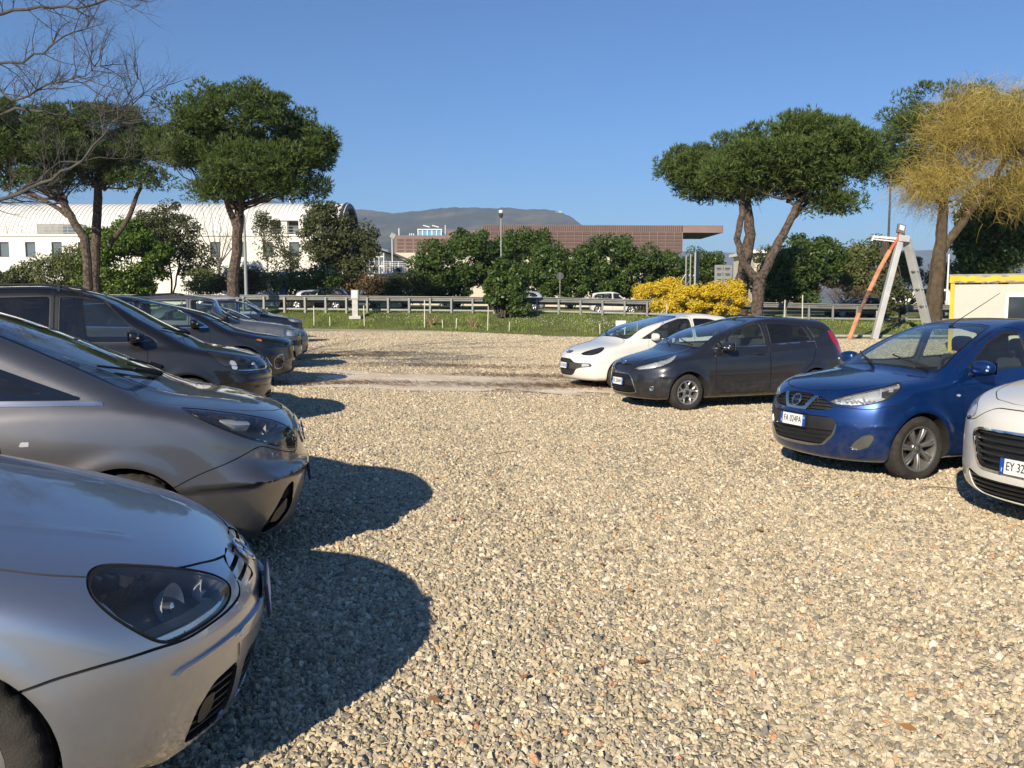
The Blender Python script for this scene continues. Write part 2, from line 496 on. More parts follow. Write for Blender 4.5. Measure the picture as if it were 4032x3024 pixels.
class CarBody:
    def __init__(s, q):
        s.q = q
        fo, wb, ro, W, H = q['fo'], q['wb'], q['ro'], q['W'], q['H']
        s.nose = Cv(q['nose'], q.get('nose_sig', 0.022)); s.top = Cv(q['top'], 0.05); s.crown = Cv(q['crown'], 0.08)
        s.plan = Cv(q['plan'], 0.1); s.sec = Cv(q['sec'], 0.025); s.rear = Cv(q['rear'], 0.03)
        s.ws = Cv(q['ws'], 0.04); s.roof = Cv(q['roof'], 0.08); s.rw = Cv(q['rw'], 0.05); s.gw = Cv(q['gw'], 0.03)
        s.gplan = Cv(q.get('gplan', [(-3, 0), (0, 0)]), 0.1)
        s.hw = W / 2
    def base(s, x, y, z):
        q = s.q; ay = np.abs(y); t = np.minimum(ay / s.hw, 1.15)
        ztop = s.top(x) - s.crown(x) * t ** q.get('crown_p', 2.2)
        f_top = (z - ztop) / np.sqrt(1 + s.top.d(x) ** 2)
        fl = 0
        for xw in (0, -q['wb']):
            d = np.hypot(x - xw, z - q['wr'])
            fl = fl + q.get('flare', 0.014) * np.exp(-((d - q['ar'] - 0.015) / 0.06) ** 2)
        f_side = ay - (s.plan(x) + s.sec(z) + fl)
        B, pw = q['bow']; bow = B * t ** pw; db = B * pw * t ** (pw - 1) / s.hw
        f_front = (x - (s.nose(z) - bow)) / np.sqrt(1 + np.minimum(s.nose.d(z), 4) ** 2 + db ** 2)
        f_rear = (s.rear(z) + 0.22 * t ** 3 - x) / np.sqrt(1 + s.rear.d(z) ** 2)
        f_bot = q['zb'] + 0.03 * t ** 6 - z
        f = smax(f_top, f_side, q.get('r_ts', 0.10))
        f = smax(f, f_front, q.get('r_f', 0.10))
        f = smax(f, f_rear, 0.16)
        f = smax(f, f_bot, 0.07)
        b2 = q.get('wsbow', 0.24) * (ay / s.hw) ** 2.2
        g = smax((x - (s.ws(z) - b2)) / np.sqrt(1 + s.ws.d(z) ** 2), (z - (s.roof(x) - 0.05 * t ** 2)), q.get('r_wr', 0.12))
        tx = -s.gw.d(z)
        g = smax(g, (ay - (s.gw(z) + s.gplan(x))) / np.sqrt(1 + tx ** 2), q.get('r_gs', 0.10))
        g = smax(g, ((s.rw(z) + 0.10 * t ** 2) - x) / np.sqrt(1 + s.rw.d(z) ** 2), 0.12)
        g = smax(g, 0.55 - z, 0.02)
        return smin(f, g, q.get('r_lg', 0.045))
    def views(s, V):
        x, y, z = V[:, 0], V[:, 1], V[:, 2]
        return {'side': (x, z), 'front': (y, z), 'top': (x, y), 'nose': (np.degrees(np.arctan2(y, x - s.q.get('ncx', -0.2))) * 0.0175, z)}
    def fine(s, V):
        f = s.base(V[:, 0], V[:, 1], V[:, 2])
        vw = s.views(V)
        for view, pl, amp, sg in s.q.get('creases', []):
            u, v = vw[view]
            if view == 'nose': pl = [(a * 0.0175, b) for a, b in pl]
            f = f - amp * np.exp(-(seg_dist(u, v, pl) / sg) ** 2)
        for view, poly, amp, sg in s.q.get('bulges', []):
            u, v = vw[view]
            if view == 'nose': poly = [(a * 0.0175, b) for a, b in poly]
            d = poly_sdf(u, v, chaikin(poly, 0.03))
            f = f - amp / (1 + np.exp(np.clip(d / sg, -30, 30)))
        return f
    def grad(s, V, h=0.003):
        g = np.zeros_like(V)
        for k in range(3):
            e = np.zeros(3); e[k] = h
            g[:, k] = (s.fine(V + e) - s.fine(V - e)) / (2 * h)
        return g
    def mesh(s, h):
        q = s.q
        X = np.arange(q['fo'] + 0.12, q.get('fine_to', -9), -h); X = [x for x in X if x > -(q['wb'] + q['ro']) - 0.1]
        while X[-1] > -(q['wb'] + q['ro']) - 0.08: X.append(X[-1] - min((X[-2] - X[-1]) * 1.08, h * 2.6))
        X = np.array(X[::-1]); Y = np.arange(-2.5 * h, s.hw + 0.12, h); Z = np.arange(q['zb'] - 0.08, q['H'] + 0.1, h)
        nx, ny, nz = len(X), len(Y), len(Z)
        G = s.base(X[:, None, None], Y[None, :, None], Z[None, None, :])
        neg = G < 0
        cell = np.zeros((nx - 1, ny - 1, nz - 1), np.int8)
        acc = np.zeros((nx - 1, ny - 1, nz - 1, 3)); cnt = np.zeros((nx - 1, ny - 1, nz - 1))
        P = [X, Y, Z]
        quads = []
        for ax in range(3):
            sl0 = [slice(None)] * 3; sl1 = [slice(None)] * 3
            sl0[ax] = slice(0, -1); sl1[ax] = slice(1, None)
            a, b = G[tuple(sl0)], G[tuple(sl1)]
            I = np.argwhere((a < 0) != (b < 0))
            ga = a[tuple(I.T)]; gb = b[tuple(I.T)]
            t = ga / (ga - gb)
            pos = np.stack([X[I[:, 0]], Y[I[:, 1]], Z[I[:, 2]]], 1); pos[:, ax] += t * (np.diff(P[ax])[I[:, ax]])
            o1, o2 = (ax + 1) % 3, (ax + 2) % 3
            cs = []
            for u, v in ((0, 0), (-1, 0), (-1, -1), (0, -1)):
                c = I.copy(); c[:, o1] += u; c[:, o2] += v; cs.append(c)
            ok = np.ones(len(I), bool)
            for c in cs: ok &= (c >= 0).all(1) & (c[:, 0] < nx - 1) & (c[:, 1] < ny - 1) & (c[:, 2] < nz - 1)
            for c in cs:
                k = (c >= 0).all(1) & (c[:, 0] < nx - 1) & (c[:, 1] < ny - 1) & (c[:, 2] < nz - 1)
                np.add.at(acc, tuple(c[k].T), pos[k]); np.add.at(cnt, tuple(c[k].T), 1)
            Q = np.stack([np.ravel_multi_index(tuple(c[ok].T), cell.shape) for c in cs], 1)
            f = (ga < 0)[ok]
            Q[~f] = Q[~f][:, ::-1]
            quads.append(Q)
        Q = np.concatenate(quads)
        u, inv = np.unique(Q, return_inverse=True); Q = inv.reshape(-1, 4)
        V = acc.reshape(-1, 3)[u] / cnt.ravel()[u][:, None]
        E = np.unique(np.sort(np.concatenate([Q[:, [0, 1]], Q[:, [1, 2]], Q[:, [2, 3]], Q[:, [3, 0]]]), 1), axis=0)
        for it in range(4):
            if it < 3:
                ac = np.zeros_like(V); cn = np.zeros(len(V))
                for a, b in ((0, 1), (1, 0)):
                    for k in range(3): ac[:, k] += np.bincount(E[:, a], V[E[:, b], k], len(V))
                    cn += np.bincount(E[:, a], minlength=len(V))
                V = V * 0.5 + 0.5 * ac / np.maximum(cn, 1)[:, None]
            g = s.grad(V); f = s.fine(V)
            st = f / np.maximum((g * g).sum(1), 0.15)
            V = V - g * np.clip(st, -h, h)[:, None]
        N = s.grad(V); N /= np.linalg.norm(N, axis=1, keepdims=True) + 1e-9
        d1 = np.linalg.norm(V[Q[:, 0]] - V[Q[:, 2]], axis=1); d2 = np.linalg.norm(V[Q[:, 1]] - V[Q[:, 3]], axis=1)
        k = (d1 < d2)
        T = np.concatenate([Q[k][:, [0, 1, 2]], Q[k][:, [0, 2, 3]], Q[~k][:, [0, 1, 3]], Q[~k][:, [1, 2, 3]]])
        p = Patch(V, N, T)
        fn = np.cross(V[T[:, 1]] - V[T[:, 0]], V[T[:, 2]] - V[T[:, 0]])
        if (fn * N[T[:, 0]]).sum() < 0: p.T = p.T[:, ::-1]
        p = split(p, -p.V[:, 1])[0]
        lo = np.abs(p.V[:, 1]) < 2e-3
        p.V[lo, 1] = np.where(np.abs(p.V[lo, 1]) < 1e-4, 0, p.V[lo, 1])
        return p
    def hit(s, x, y, z, ax):
        """point on the surface found by marching from outside along -axis"""
        p = np.array([[x, y, z]], float); st = np.zeros(3); st['xyz'.index(ax[1])] = -1 if ax[0] == '+' else 1
        for _ in range(400):
            f = s.fine(p)[0]
            if f < 0.0005: break
            p = p + st * max(min(f * 0.6, 0.03), 0.0006)
        n = s.grad(p)[0]; n /= np.linalg.norm(n)
        return Vector(p[0]), Vector(n)

class Car:
    """body patches are carved by outlines drawn in a view; every outline becomes a part"""
    def __init__(s, root, q, h):
        s.root, s.q = root, q
        s.b = CarBody(q); s.rest = s.b.mesh(h); s.parts = []
        s.lining = []
    def field(s, p, view, poly, sm=0.03):
        u, v = s.b.views(p.V)[view]
        P = np.asarray(poly, float).copy()
        if view == 'nose': P[:, 0] *= 0.0175
        if sm: P = chaikin(P, sm)
        return poly_sdf(u, v, P)
    def cut(s, view, poly, where=None, sm=0.03, off=0.0, src=None):
        """take the outline's inside out of the rest of the body"""
        p = src if src is not None else s.rest
        if where is not None:
            k = where(p.V, p.N); km = k[p.T].all(1)
            a, other = p.sub(km), p.sub(~km)
        else: a, other = p, None
        if not len(a): return a, p
        i, o = split(a, s.field(a, view, poly, sm) - off)
        rest = joinp([o, other]) if other is not None else o
        if src is None: s.rest = rest
        return i, rest
    def inset(s, p, view, poly, d, sm=0.03):
        """split a cut piece into (inner, border ring of width d)"""
        return split(p, s.field(p, view, poly, sm) + d)
    def emit(s, name, p, m, parent=None, sides='both', smooth=True):
        """sides both: one mesh over both halves; pair: two objects; returns the objects"""
        par = parent if parent is not None else s.root
        if sides == 'both':
            pp = joinp([p, p.mirror()])
            return [link(name, mesh_np(name, pp.V, pp.T, m, pp.N), par)]
        out = []
        for k, pp in enumerate((p, p.mirror())):
            pa = par[k] if isinstance(par, (list, tuple)) else par
            out.append(link(name, mesh_np(name, pp.V, pp.T, m, pp.N), pa))
        return out
    def panel(s, view, poly, where=None, gap=0.0035, sm=0.05):
        """a shut panel: piece and its dark gap; the gap goes to the gaps mesh"""
        i, _ = s.cut(view, poly, where, sm, off=gap)
        inner, ring = split(i, s.field(i, view, poly, sm) + gap)
        s.parts.append(('gap', ring.move(-0.006)))
        for pp, sg in ((inner, 1),):
            w = walls(inner, 0, -0.007)
            inner = joinp([inner, w])
        return inner
# ------------------------------------------------------------------ car assembly
def arc_pts(c, r, a0, a1, n):
    return [(c[0] + r * cos(R(a0 + (a1 - a0) * k / (n - 1))), c[1] + r * sin(R(a0 + (a1 - a0) * k / (n - 1)))) for k in range(n)]

WHEEL_CACHE = {}
def wheel_meshes(Rw, wd, rr, style, rimmat, lod=1):
    key = (Rw, wd, rr, style, rimmat, lod)
    if key in WHEEL_CACHE: return WHEEL_CACHE[key]
    hb = wd / 2
    # tyre (axis +y is the outside)
    prof = [(rr - 0.012, hb * 0.78), (rr + 0.006, hb * 0.93), (rr + 0.02, hb * 0.98), ((rr + Rw) / 2, hb * 1.06), (Rw - 0.035, hb * 1.0), (Rw - 0.018, hb * 0.93),
            (Rw - 0.006, hb * 0.80), (Rw, hb * 0.62), (Rw + 0.001, hb * 0.5), (Rw - 0.008, hb * 0.47), (Rw - 0.008, hb * 0.41), (Rw + 0.002, hb * 0.38), (Rw + 0.002, hb * 0.05), (Rw - 0.008, hb * 0.03), (Rw - 0.008, -hb * 0.03),
            (Rw + 0.002, -hb * 0.05), (Rw, -hb * 0.62), (Rw - 0.02, -hb * 0.93), ((rr + Rw) / 2, -hb * 1.05), (rr, -hb * 0.9)]
    nseg = 96 if lod else 36
    def tread(r, j, k): return r - (0.007 if (4 <= j <= 8 and k % 3 == 0 and lod) else 0)
    t = MB(); t.lathe(prof, n=nseg, fn=tread)
    me_t = t_build(t, 'tyre', ['tyre'], 40)
    # rim
    r = MB()
    yo = hb * 0.80
    r.lathe([(rr + 0.004, hb * 0.93), (rr - 0.004, hb * 0.95), (rr - 0.014, hb * 0.90), (rr - 0.022, hb * 0.70), (rr - 0.030, hb * 0.3), (rr - 0.034, -hb * 0.8)], n=48)
    hub_y = yo - 0.018
    def spoke(ang, w0, w1, r0, r1, y0, y1, th, skew=0.0):
        ca, sa = cos(ang), sin(ang)
        N_ = 5; V = []; F = []
        for i in range(N_):
            t_ = i / (N_ - 1); rad = r0 + (r1 - r0) * t_; w = w0 + (w1 - w0) * t_; yy = y0 + (y1 - y0) * t_ + 0.012 * sin(pi * t_)
            sk = skew * t_
            for (du, dy) in ((-w, -th), (-w * 0.8, 0), (-w * 0.3, 0.006), (w * 0.3, 0.006), (w * 0.8, 0), (w, -th)):
                u = du + sk
                V.append((rad * ca - u * sa, yy + dy, rad * sa + u * ca))
        for i in range(N_ - 1):
            for j in range(5):
                F.append((i * 6 + j, i * 6 + j + 1, (i + 1) * 6 + j + 1, (i + 1) * 6 + j))
        r.add(V, F)
    R1 = rr - 0.012
    if style == 'y5':
        for k in range(5):
            a = 2 * pi * k / 5 + pi / 2
            spoke(a, 0.030, 0.026, 0.045, rr * 0.60, hub_y, hub_y + 0.002, 0.03)
            spoke(a, 0.024, 0.014, rr * 0.50, R1, hub_y, yo - 0.004, 0.026, skew=0.055)
            spoke(a, 0.024, 0.014, rr * 0.50, R1, hub_y, yo - 0.004, 0.026, skew=-0.055)
        r.lathe([(0.068, hub_y - 0.03), (0.068, hub_y), (0.060, hub_y + 0.006), (0.034, hub_y + 0.008)], n=30)
    elif style == 'blade7':
        for k in range(7):
            a = 2 * pi * k / 7 + 0.3
            spoke(a, 0.016, 0.013, 0.045, R1, hub_y, yo - 0.002, 0.03, skew=0.035)
            spoke(a + 0.06, 0.016, 0.022, 0.045, R1, hub_y, yo - 0.002, 0.034, skew=0.062)
        r.lathe([(0.064, hub_y - 0.03), (0.064, hub_y), (0.058, hub_y + 0.006), (0.032, hub_y + 0.008)], n=30)
    else:
        for k in range(5):
            spoke(2 * pi * k / 5 + pi / 2, 0.042, 0.03, 0.04, R1, hub_y, yo - 0.002, 0.03)
        r.lathe([(0.068, hub_y - 0.03), (0.068, hub_y), (0.060, hub_y + 0.006), (0.034, hub_y + 0.008)], n=30)
    me_r = t_build(r, 'rim', [rimmat], 30)
    c = MB()
    c.lathe([(0.001, hub_y + 0.007), (0.026, hub_y + 0.006), (0.030, hub_y + 0.002), (0.030, hub_y - 0.01)], n=20)
    nb = 4 if style in ('y5', 'blade7') else 5
    for k in range(nb):
        a = 2 * pi * (k + 0.5) / nb
        c.lathe([(0.001, hub_y + 0.012), (0.009, hub_y + 0.012), (0.010, hub_y - 0.002)], c=(0.05 * cos(a), 0, 0.05 * sin(a)), n=8)
    me_c = t_build(c, 'hub_cap', ['alloy_dark' if style != 'y5' else 'lamp_dark'], 40)
    d = MB()
    d.lathe([(0.001, -hb * 0.2), (rr * 0.78, -hb * 0.2), (rr * 0.78, -hb * 0.35), (0.001, -hb * 0.4)], n=36)
    d.lathe([(0.07, -hb * 0.4), (0.07, hb * 0.4), (0.001, hb * 0.42)], n=24)
    d.box((rr * 0.62, -hb * 0.2, rr * 0.1), (0.07, 0.07, 0.17))
    me_d = t_build(d, 'wheel', ['brake_metal'], 40)
    WHEEL_CACHE[key] = (me_t, me_r, me_c, me_d)
    return WHEEL_CACHE[key]
def t_build(mb, name, mats, angle):
    me = bpy.data.meshes.new(name); me.from_pydata(mb.v, [], mb.f)
    for m in mats: me.materials.append(MATS[m])
    bm = bmesh.new(); bm.from_mesh(me); bmesh.ops.recalc_face_normals(bm, faces=bm.faces[:]); bm.to_mesh(me); bm.free()
    me.polygons.foreach_set('use_smooth', np.full(len(me.polygons), True)); me.set_sharp_from_angle(angle=R(angle)); me.update()
    return me
def add_wheels(root, q):
    ms = wheel_meshes(q['wr'], q.get('tw', 0.195), q['rim'], q.get('style', 'five'), q.get('rimmat', 'alloy'), q.get('lod', 1))
    for xw in (0, -q['wb']):
        for sy in (1, -1):
            hub = link('wheel', ms[3], root, (xw, sy * (q['tr'] / 2), q['wr']))
            steer = q.get('steer', 0.0) if xw == 0 else 0
            hub.rotation_euler = (0, random.uniform(0, 6.28) if 'spin' not in q else q['spin'], (0 if sy > 0 else pi) + steer)
            for nm, me in (('tyre', ms[0]), ('rim', ms[1]), ('hub_cap', ms[2])): link(nm, me, hub)

def blob(c, r, axes=None, n=10, e=2.6, m=14):
    """superellipsoid verts/faces"""
    V, F = [], []
    for i in range(n + 1):
        t = -pi / 2 + pi * i / n
        for j in range(m):
            p = 2 * pi * j / m
            f = lambda v: math.copysign(abs(v) ** (2 / e), v)
            V.append(Vector((r[0] * f(cos(t)) * f(cos(p)), r[1] * f(cos(t)) * f(sin(p)), r[2] * f(sin(t)))) )
    for i in range(n):
        for j in range(m):
            F.append((i * m + j, i * m + (j + 1) % m, (i + 1) * m + (j + 1) % m, (i + 1) * m + j))
    if axes is not None: V = [axes @ v for v in V]
    return [v + Vector(c) for v in V], F

def add_mirrors(root, q, b):
    x, z = q['mirror']; pm = q.get('mirror_mat', q['paint'])
    for sy in (1, -1):
        p, n = b.hit(x, 1.3, z - 0.04, '+y')
        y0 = p.y
        o = MB()
        V, F = blob((0, 0, 0), (0.085, 0.115, 0.075), e=3.0, n=12, m=20)
        V2 = []
        for v in V:                                     # flat rear, rounded nose, tapering outwards
            xx = v.x if v.x > 0 else v.x * 0.35
            k = 1 - 0.22 * max(0, v.y / 0.115)
            V2.append((x + xx + 0.03, (y0 + 0.135 + v.y) * sy, z + v.z * k + 0.01))
        o.add(V2, F)
        ob = o.build('door_mirror', pm, root, smooth=True, recalc=True, angle=60)
        a = MB(); a.box((x + 0.02, (y0 + 0.03) * sy, z - 0.05), (0.09, 0.12, 0.035))
        a.build('mirror_arm', 'black_plastic', ob, bevel=0.01)
        g = MB(); g.box((x - 0.006, (y0 + 0.15) * sy, z + 0.01), (0.004, 0.19, 0.115)); g.build('mirror_glass', 'chrome', ob)
        i = MB(); i.box((x + 0.088, (y0 + 0.20) * sy, z - 0.005), (0.022, 0.07, 0.018), Matrix.Rotation(-sy * 0.55, 3, 'Z'))
        if q.get('mirror_lamp', True): i.build('indicator', 'lamp_bright', ob, bevel=0.004)

def add_cabin(root, q):
    """dashboard, steering wheel, seats"""
    cx, cz = q['cowl']; W = q['W']
    d = MB(); d.box((cx - 0.46, 0, cz - 0.20), (0.60, W - 0.50, 0.26)); d.build('dashboard', q.get('dash', 'black_plastic'), root, bevel=0.06, smooth=True)
    w = MB(); ring = []
    c = Vector((cx - 0.66, 0.36, cz - 0.06)); ax = Vector((-0.9, 0, 0.42)).normalized(); u = Vector((0, 1, 0)); v = ax.cross(u)
    w.tube([c + (u * cos(t) + v * sin(t)) * 0.18 for t in [2 * pi * k / 24 for k in range(25)]], 0.015, n=6, cap=False)
    w.bar(c - u * 0.17, c + u * 0.17, 0.05, 0.02); w.bar(c, c - v * 0.17, 0.04, 0.02)
    w.build('steering_wheel', 'black_plastic', root, smooth=True)
    sx = cx - 1.18; zs = 0.52
    for y in (0.36, -0.36):
        s = MB(); s.box((sx + 0.12, y, zs - 0.02), (0.50, 0.48, 0.16))
        s.box((sx - 0.22, y, zs + 0.30), (0.15, 0.46, 0.58), Matrix.Rotation(-0.28, 3, 'Y'), taper=0.8)
        so = s.build('seat', 'seat_cloth', root, bevel=0.05, smooth=True)
        hd = MB(); V, F = blob((sx - 0.35, y, zs + 0.70), (0.055, 0.13, 0.09), e=3.2); hd.add(V, F)
        hd.bar((sx - 0.33, y - 0.05, zs + 0.5), (sx - 0.35, y - 0.05, zs + 0.66), 0.012); hd.bar((sx - 0.33, y + 0.05, zs + 0.5), (sx - 0.35, y + 0.05, zs + 0.66), 0.012)
        hd.build('headrest', 'seat_cloth', so, smooth=True)
    rx = max(sx - 0.95, -(q['wb'] + q['ro']) + 0.95)
    s = MB(); s.box((rx + 0.15, 0, zs), (0.5, W - 0.46, 0.16)); s.box((rx - 0.16, 0, zs + 0.32), (0.14, W - 0.48, 0.56), Matrix.Rotation(-0.3, 3, 'Y'))
    so = s.build('rear_seat', 'seat_cloth', root, bevel=0.05, smooth=True)
    for y in (0.38, -0.38):
        hd = MB(); V, F = blob((rx - 0.27, y, zs + 0.68), (0.05, 0.12, 0.07), e=3.2); hd.add(V, F); hd.build('headrest', 'seat_cloth', so, smooth=True)

def add_plate(root, txt, p, n, w=0.36, h=0.11, dx=0.0, name='number_plate'):
    """Italian plate: white, blue strip at both ends; p centre on the bumper, n its normal"""
    n = Vector(n).normalized(); u = Vector((0, 0, 1)).cross(n).normalized(); v = n.cross(u)
    M = Matrix(((u.x, v.x, n.x, p[0]), (u.y, v.y, n.y, p[1]), (u.z, v.z, n.z, p[2]), (0, 0, 0, 1)))
    bk = MB(); bk.box((0, 0, 0.004), (w + 0.012, h + 0.012, 0.01)); o = bk.build(name, 'black_plastic', root); o.data.transform(M)
    a = MB(); a.box((0, 0, 0.011), (w - 0.068, h, 0.005)); x = a.build('plate_field', 'plate_white', o); x.data.transform(M)
    for sx in (-1, 1):
        c = MB(); c.box((sx * (w / 2 - 0.017), 0, 0.011), (0.034, h, 0.0052)); x = c.build('plate_band', 'plate_blue', o); x.data.transform(M)
    if txt == '|':                                              # too far off to read: strokes only
        for k in range(7):
            t = MB(); t.box((-0.12 + 0.038 * k + (0.014 if k > 1 else 0), 0, 0.0145), (0.016, h * 0.62, 0.001)); x = t.build('lettering', 'plate_ink', o); x.data.transform(M)
    elif txt: lettering(txt, h * 0.98, 'plate_ink', o, M @ Matrix.Translation((dx, 0.001, 0.0145)) @ Matrix.Diagonal((0.58, 0.82, 1, 1)))
    lettering('I', h * 0.38, 'plate_white', o, M @ Matrix.Translation((-w / 2 + 0.017, -h * 0.26, 0.0147)))
    if txt and len(txt) > 5:
        rg = MB(); rg.tube([(w / 2 - 0.017 + 0.009 * cos(t), h * 0.25 + 0.009 * sin(t), 0.0145) for t in [2 * pi * k / 12 for k in range(13)]], 0.0012, n=4, cap=False)
        x = rg.build('plate_ring', 'plate_white', o); x.data.transform(M)
    return o

def add_badge(root, b, q, kind, z, r, out=0.004):
    p, n = b.hit(q['fo'] + 0.3, 0, z, '+x'); n = Vector((n.x, 0, n.z)).normalized(); u = Vector((0, 1, 0)); v = n.cross(u); p = p + n * out
    P = lambda a, c_, d=0.0: p + u * a * r + v * c_ * r + n * d
    o = MB(); sy = 0.55 if kind == 'oval' else 1.0
    o.tube([P(cos(t), sin(t) * sy, 0.004) for t in [2 * pi * k / 28 for k in range(29)]], r * 0.10, n=6, cap=False)
    ob = o.build('badge', 'chrome', root, smooth=True)
    k = MB(); k.add([P(0, 0, 0.001)] + [P(0.95 * cos(t), 0.95 * sin(t) * sy, 0.001) for t in [2 * pi * j / 28 for j in range(28)]], [(0, j + 1, (j + 1) % 28 + 1) for j in range(28)])
    k.build('badge_field', 'plate_blue' if kind == 'oval' else 'gloss_black', ob)
    s = MB()
    if kind == 'vw':
        for a, c_, d, e in ((-0.42, 0.86, -0.06, 0.14), (0.42, 0.86, 0.06, 0.14), (-0.86, 0.40, -0.40, -0.80), (0.86, 0.40, 0.40, -0.80), (-0.40, -0.80, -0.05, -0.02), (0.40, -0.80, 0.05, -0.02)): s.bar(P(a, c_, 0.004), P(d, e, 0.004), r * 0.15, 0.006)
    elif kind == 'bar':
        s.bar(P(-1.15, 0, 0.006), P(1.15, 0, 0.006), r * 0.36, 0.008, up=n)
    elif kind == 'bolt':
        s.bar(P(-0.95, 0.12, 0.005), P(0.15, 0.12, 0.005), r * 0.16, 0.006, up=n); s.bar(P(0.15, 0.12, 0.005), P(-0.15, -0.12, 0.005), r * 0.16, 0.006, up=n); s.bar(P(-0.15, -0.12, 0.005), P(0.95, -0.12, 0.005), r * 0.16, 0.006, up=n)
    elif kind == 'oval':
        s.bar(P(-0.6, 0.0, 0.004), P(0.6, 0.0, 0.004), r * 0.2, 0.004, up=n)
    if s.v: s.build('badge_mark', 'chrome', ob)
    if kind == 'bar':
        M = Matrix(((u.x, v.x, n.x, p.x + n.x * 0.0115), (u.y, v.y, n.y, p.y), (u.z, v.z, n.z, p.z + n.z * 0.0115), (0, 0, 0, 1)))
        lettering('NISSAN', 0.02, 'plate_ink', ob, M)

def bowl(c, ax, r, depth, m, parent, name='reflector', bulb=True, lens=None):
    """round lamp reflector opening along ax"""
    ax = Vector(ax).normalized(); o = MB()
    prof = [(r * 1.04, 0.004), (r, 0.0)] + [(r * math.sqrt(max(t, 0.001)), -depth * (1 - t)) for t in (0.85, 0.6, 0.4, 0.2, 0.05, 0.002)]
    o.lathe(prof, axis=ax, c=c, n=28)
    ob = o.build(name, m, parent, smooth=True, recalc=True)
    if bulb:
        k = MB(); k.lathe([(0.001, depth * 0.1), (r * 0.22, 0.0), (r * 0.24, -depth * 0.5), (r * 0.2, -depth)], axis=ax, c=c, n=14)
        k.build('bulb_cover', 'chrome', parent, smooth=True)
    return ob

def base_spec(**k):
    """a hatchback; every knot list can be replaced"""
    fo, wb, ro, W, H = k['fo'], k['wb'], k['ro'], k['W'], k['H']
    hw = W / 2; re = -(wb + ro); cx, cz = k.get('cowl', (-0.55, 1.0)); bz = k.get('belt', 0.95); lip = k.get('lip', 0.76)
    rf = k.get('roof_front', cx - 0.95)
    d = dict(zb=0.17, wr=0.30, ar=0.345, rim=0.2, tr=W - 0.235, cowl=(cx, cz),
        nose=[(0.12, fo - 0.16), (0.2, fo - 0.06), (0.32, fo - 0.01), (0.48, fo), (0.58, fo - 0.012), (lip - 0.08, fo - 0.05), (lip, fo - 0.13), (lip + 0.08, fo - 0.38), (lip + 0.15, fo - 0.8)],
        top=[(fo + 0.1, lip - 0.14), (fo - 0.06, lip - 0.01), (fo - 0.3, lip + 0.06), (fo - 0.7, lip + 0.13), (cx + 0.15, cz - 0.03), (cx, cz - 0.01), (cx - 0.3, bz + 0.02), (cx - 0.8, bz), (re + 0.6, bz + 0.03), (re, bz + 0.02)],
        crown=[(fo, 0.10), (fo - 0.5, 0.075), (cx, 0.06), (cx - 0.6, 0.0), (re, 0.0)],
        plan=[(fo, hw - 0.05), (fo - 0.4, hw - 0.015), (-0.2, hw), (-wb / 2, hw), (-wb, hw - 0.01), (re, hw - 0.07)],
        sec=[(0.15, -0.10), (0.24, -0.035), (0.36, -0.012), (0.55, 0.0), (0.72, -0.004), (0.86, -0.03), (1.0, -0.075), (1.1, -0.13)],
        rear=[(0.15, re + 0.14), (0.3, re + 0.03), (0.5, re), (0.75, re + 0.03), (1.0, re + 0.12)],
        bow=(0.34, 2.6),
        ws=[(cz - 0.15, cx + 0.27), (cz, cx), (cz + 0.2, cx - 0.37), (H - 0.1, rf + 0.14), (H, rf - 0.16)],
        roof=[(cx, H - 0.18), (rf, H - 0.03), (rf - 0.5, H), (-wb + 0.2, H - 0.03), (re + 0.25, H - 0.1)],
        rw=[(0.85, re + 0.10), (1.1, re + 0.2), (1.3, re + 0.36), (H, re + 0.62)],
        gw=[(0.8, hw - 0.05), (bz, hw - 0.07), (1.2, hw - 0.15), (H - 0.12, hw - 0.235), (H, hw - 0.30)],
        gplan=[(cx - 0.1, 0.0), (-wb / 2, 0.0), (re + 0.3, -0.07), (re, -0.14)],
        mirror=(cx - 0.28, bz + 0.06), flare=0.012)
    d.update(k)
    return d

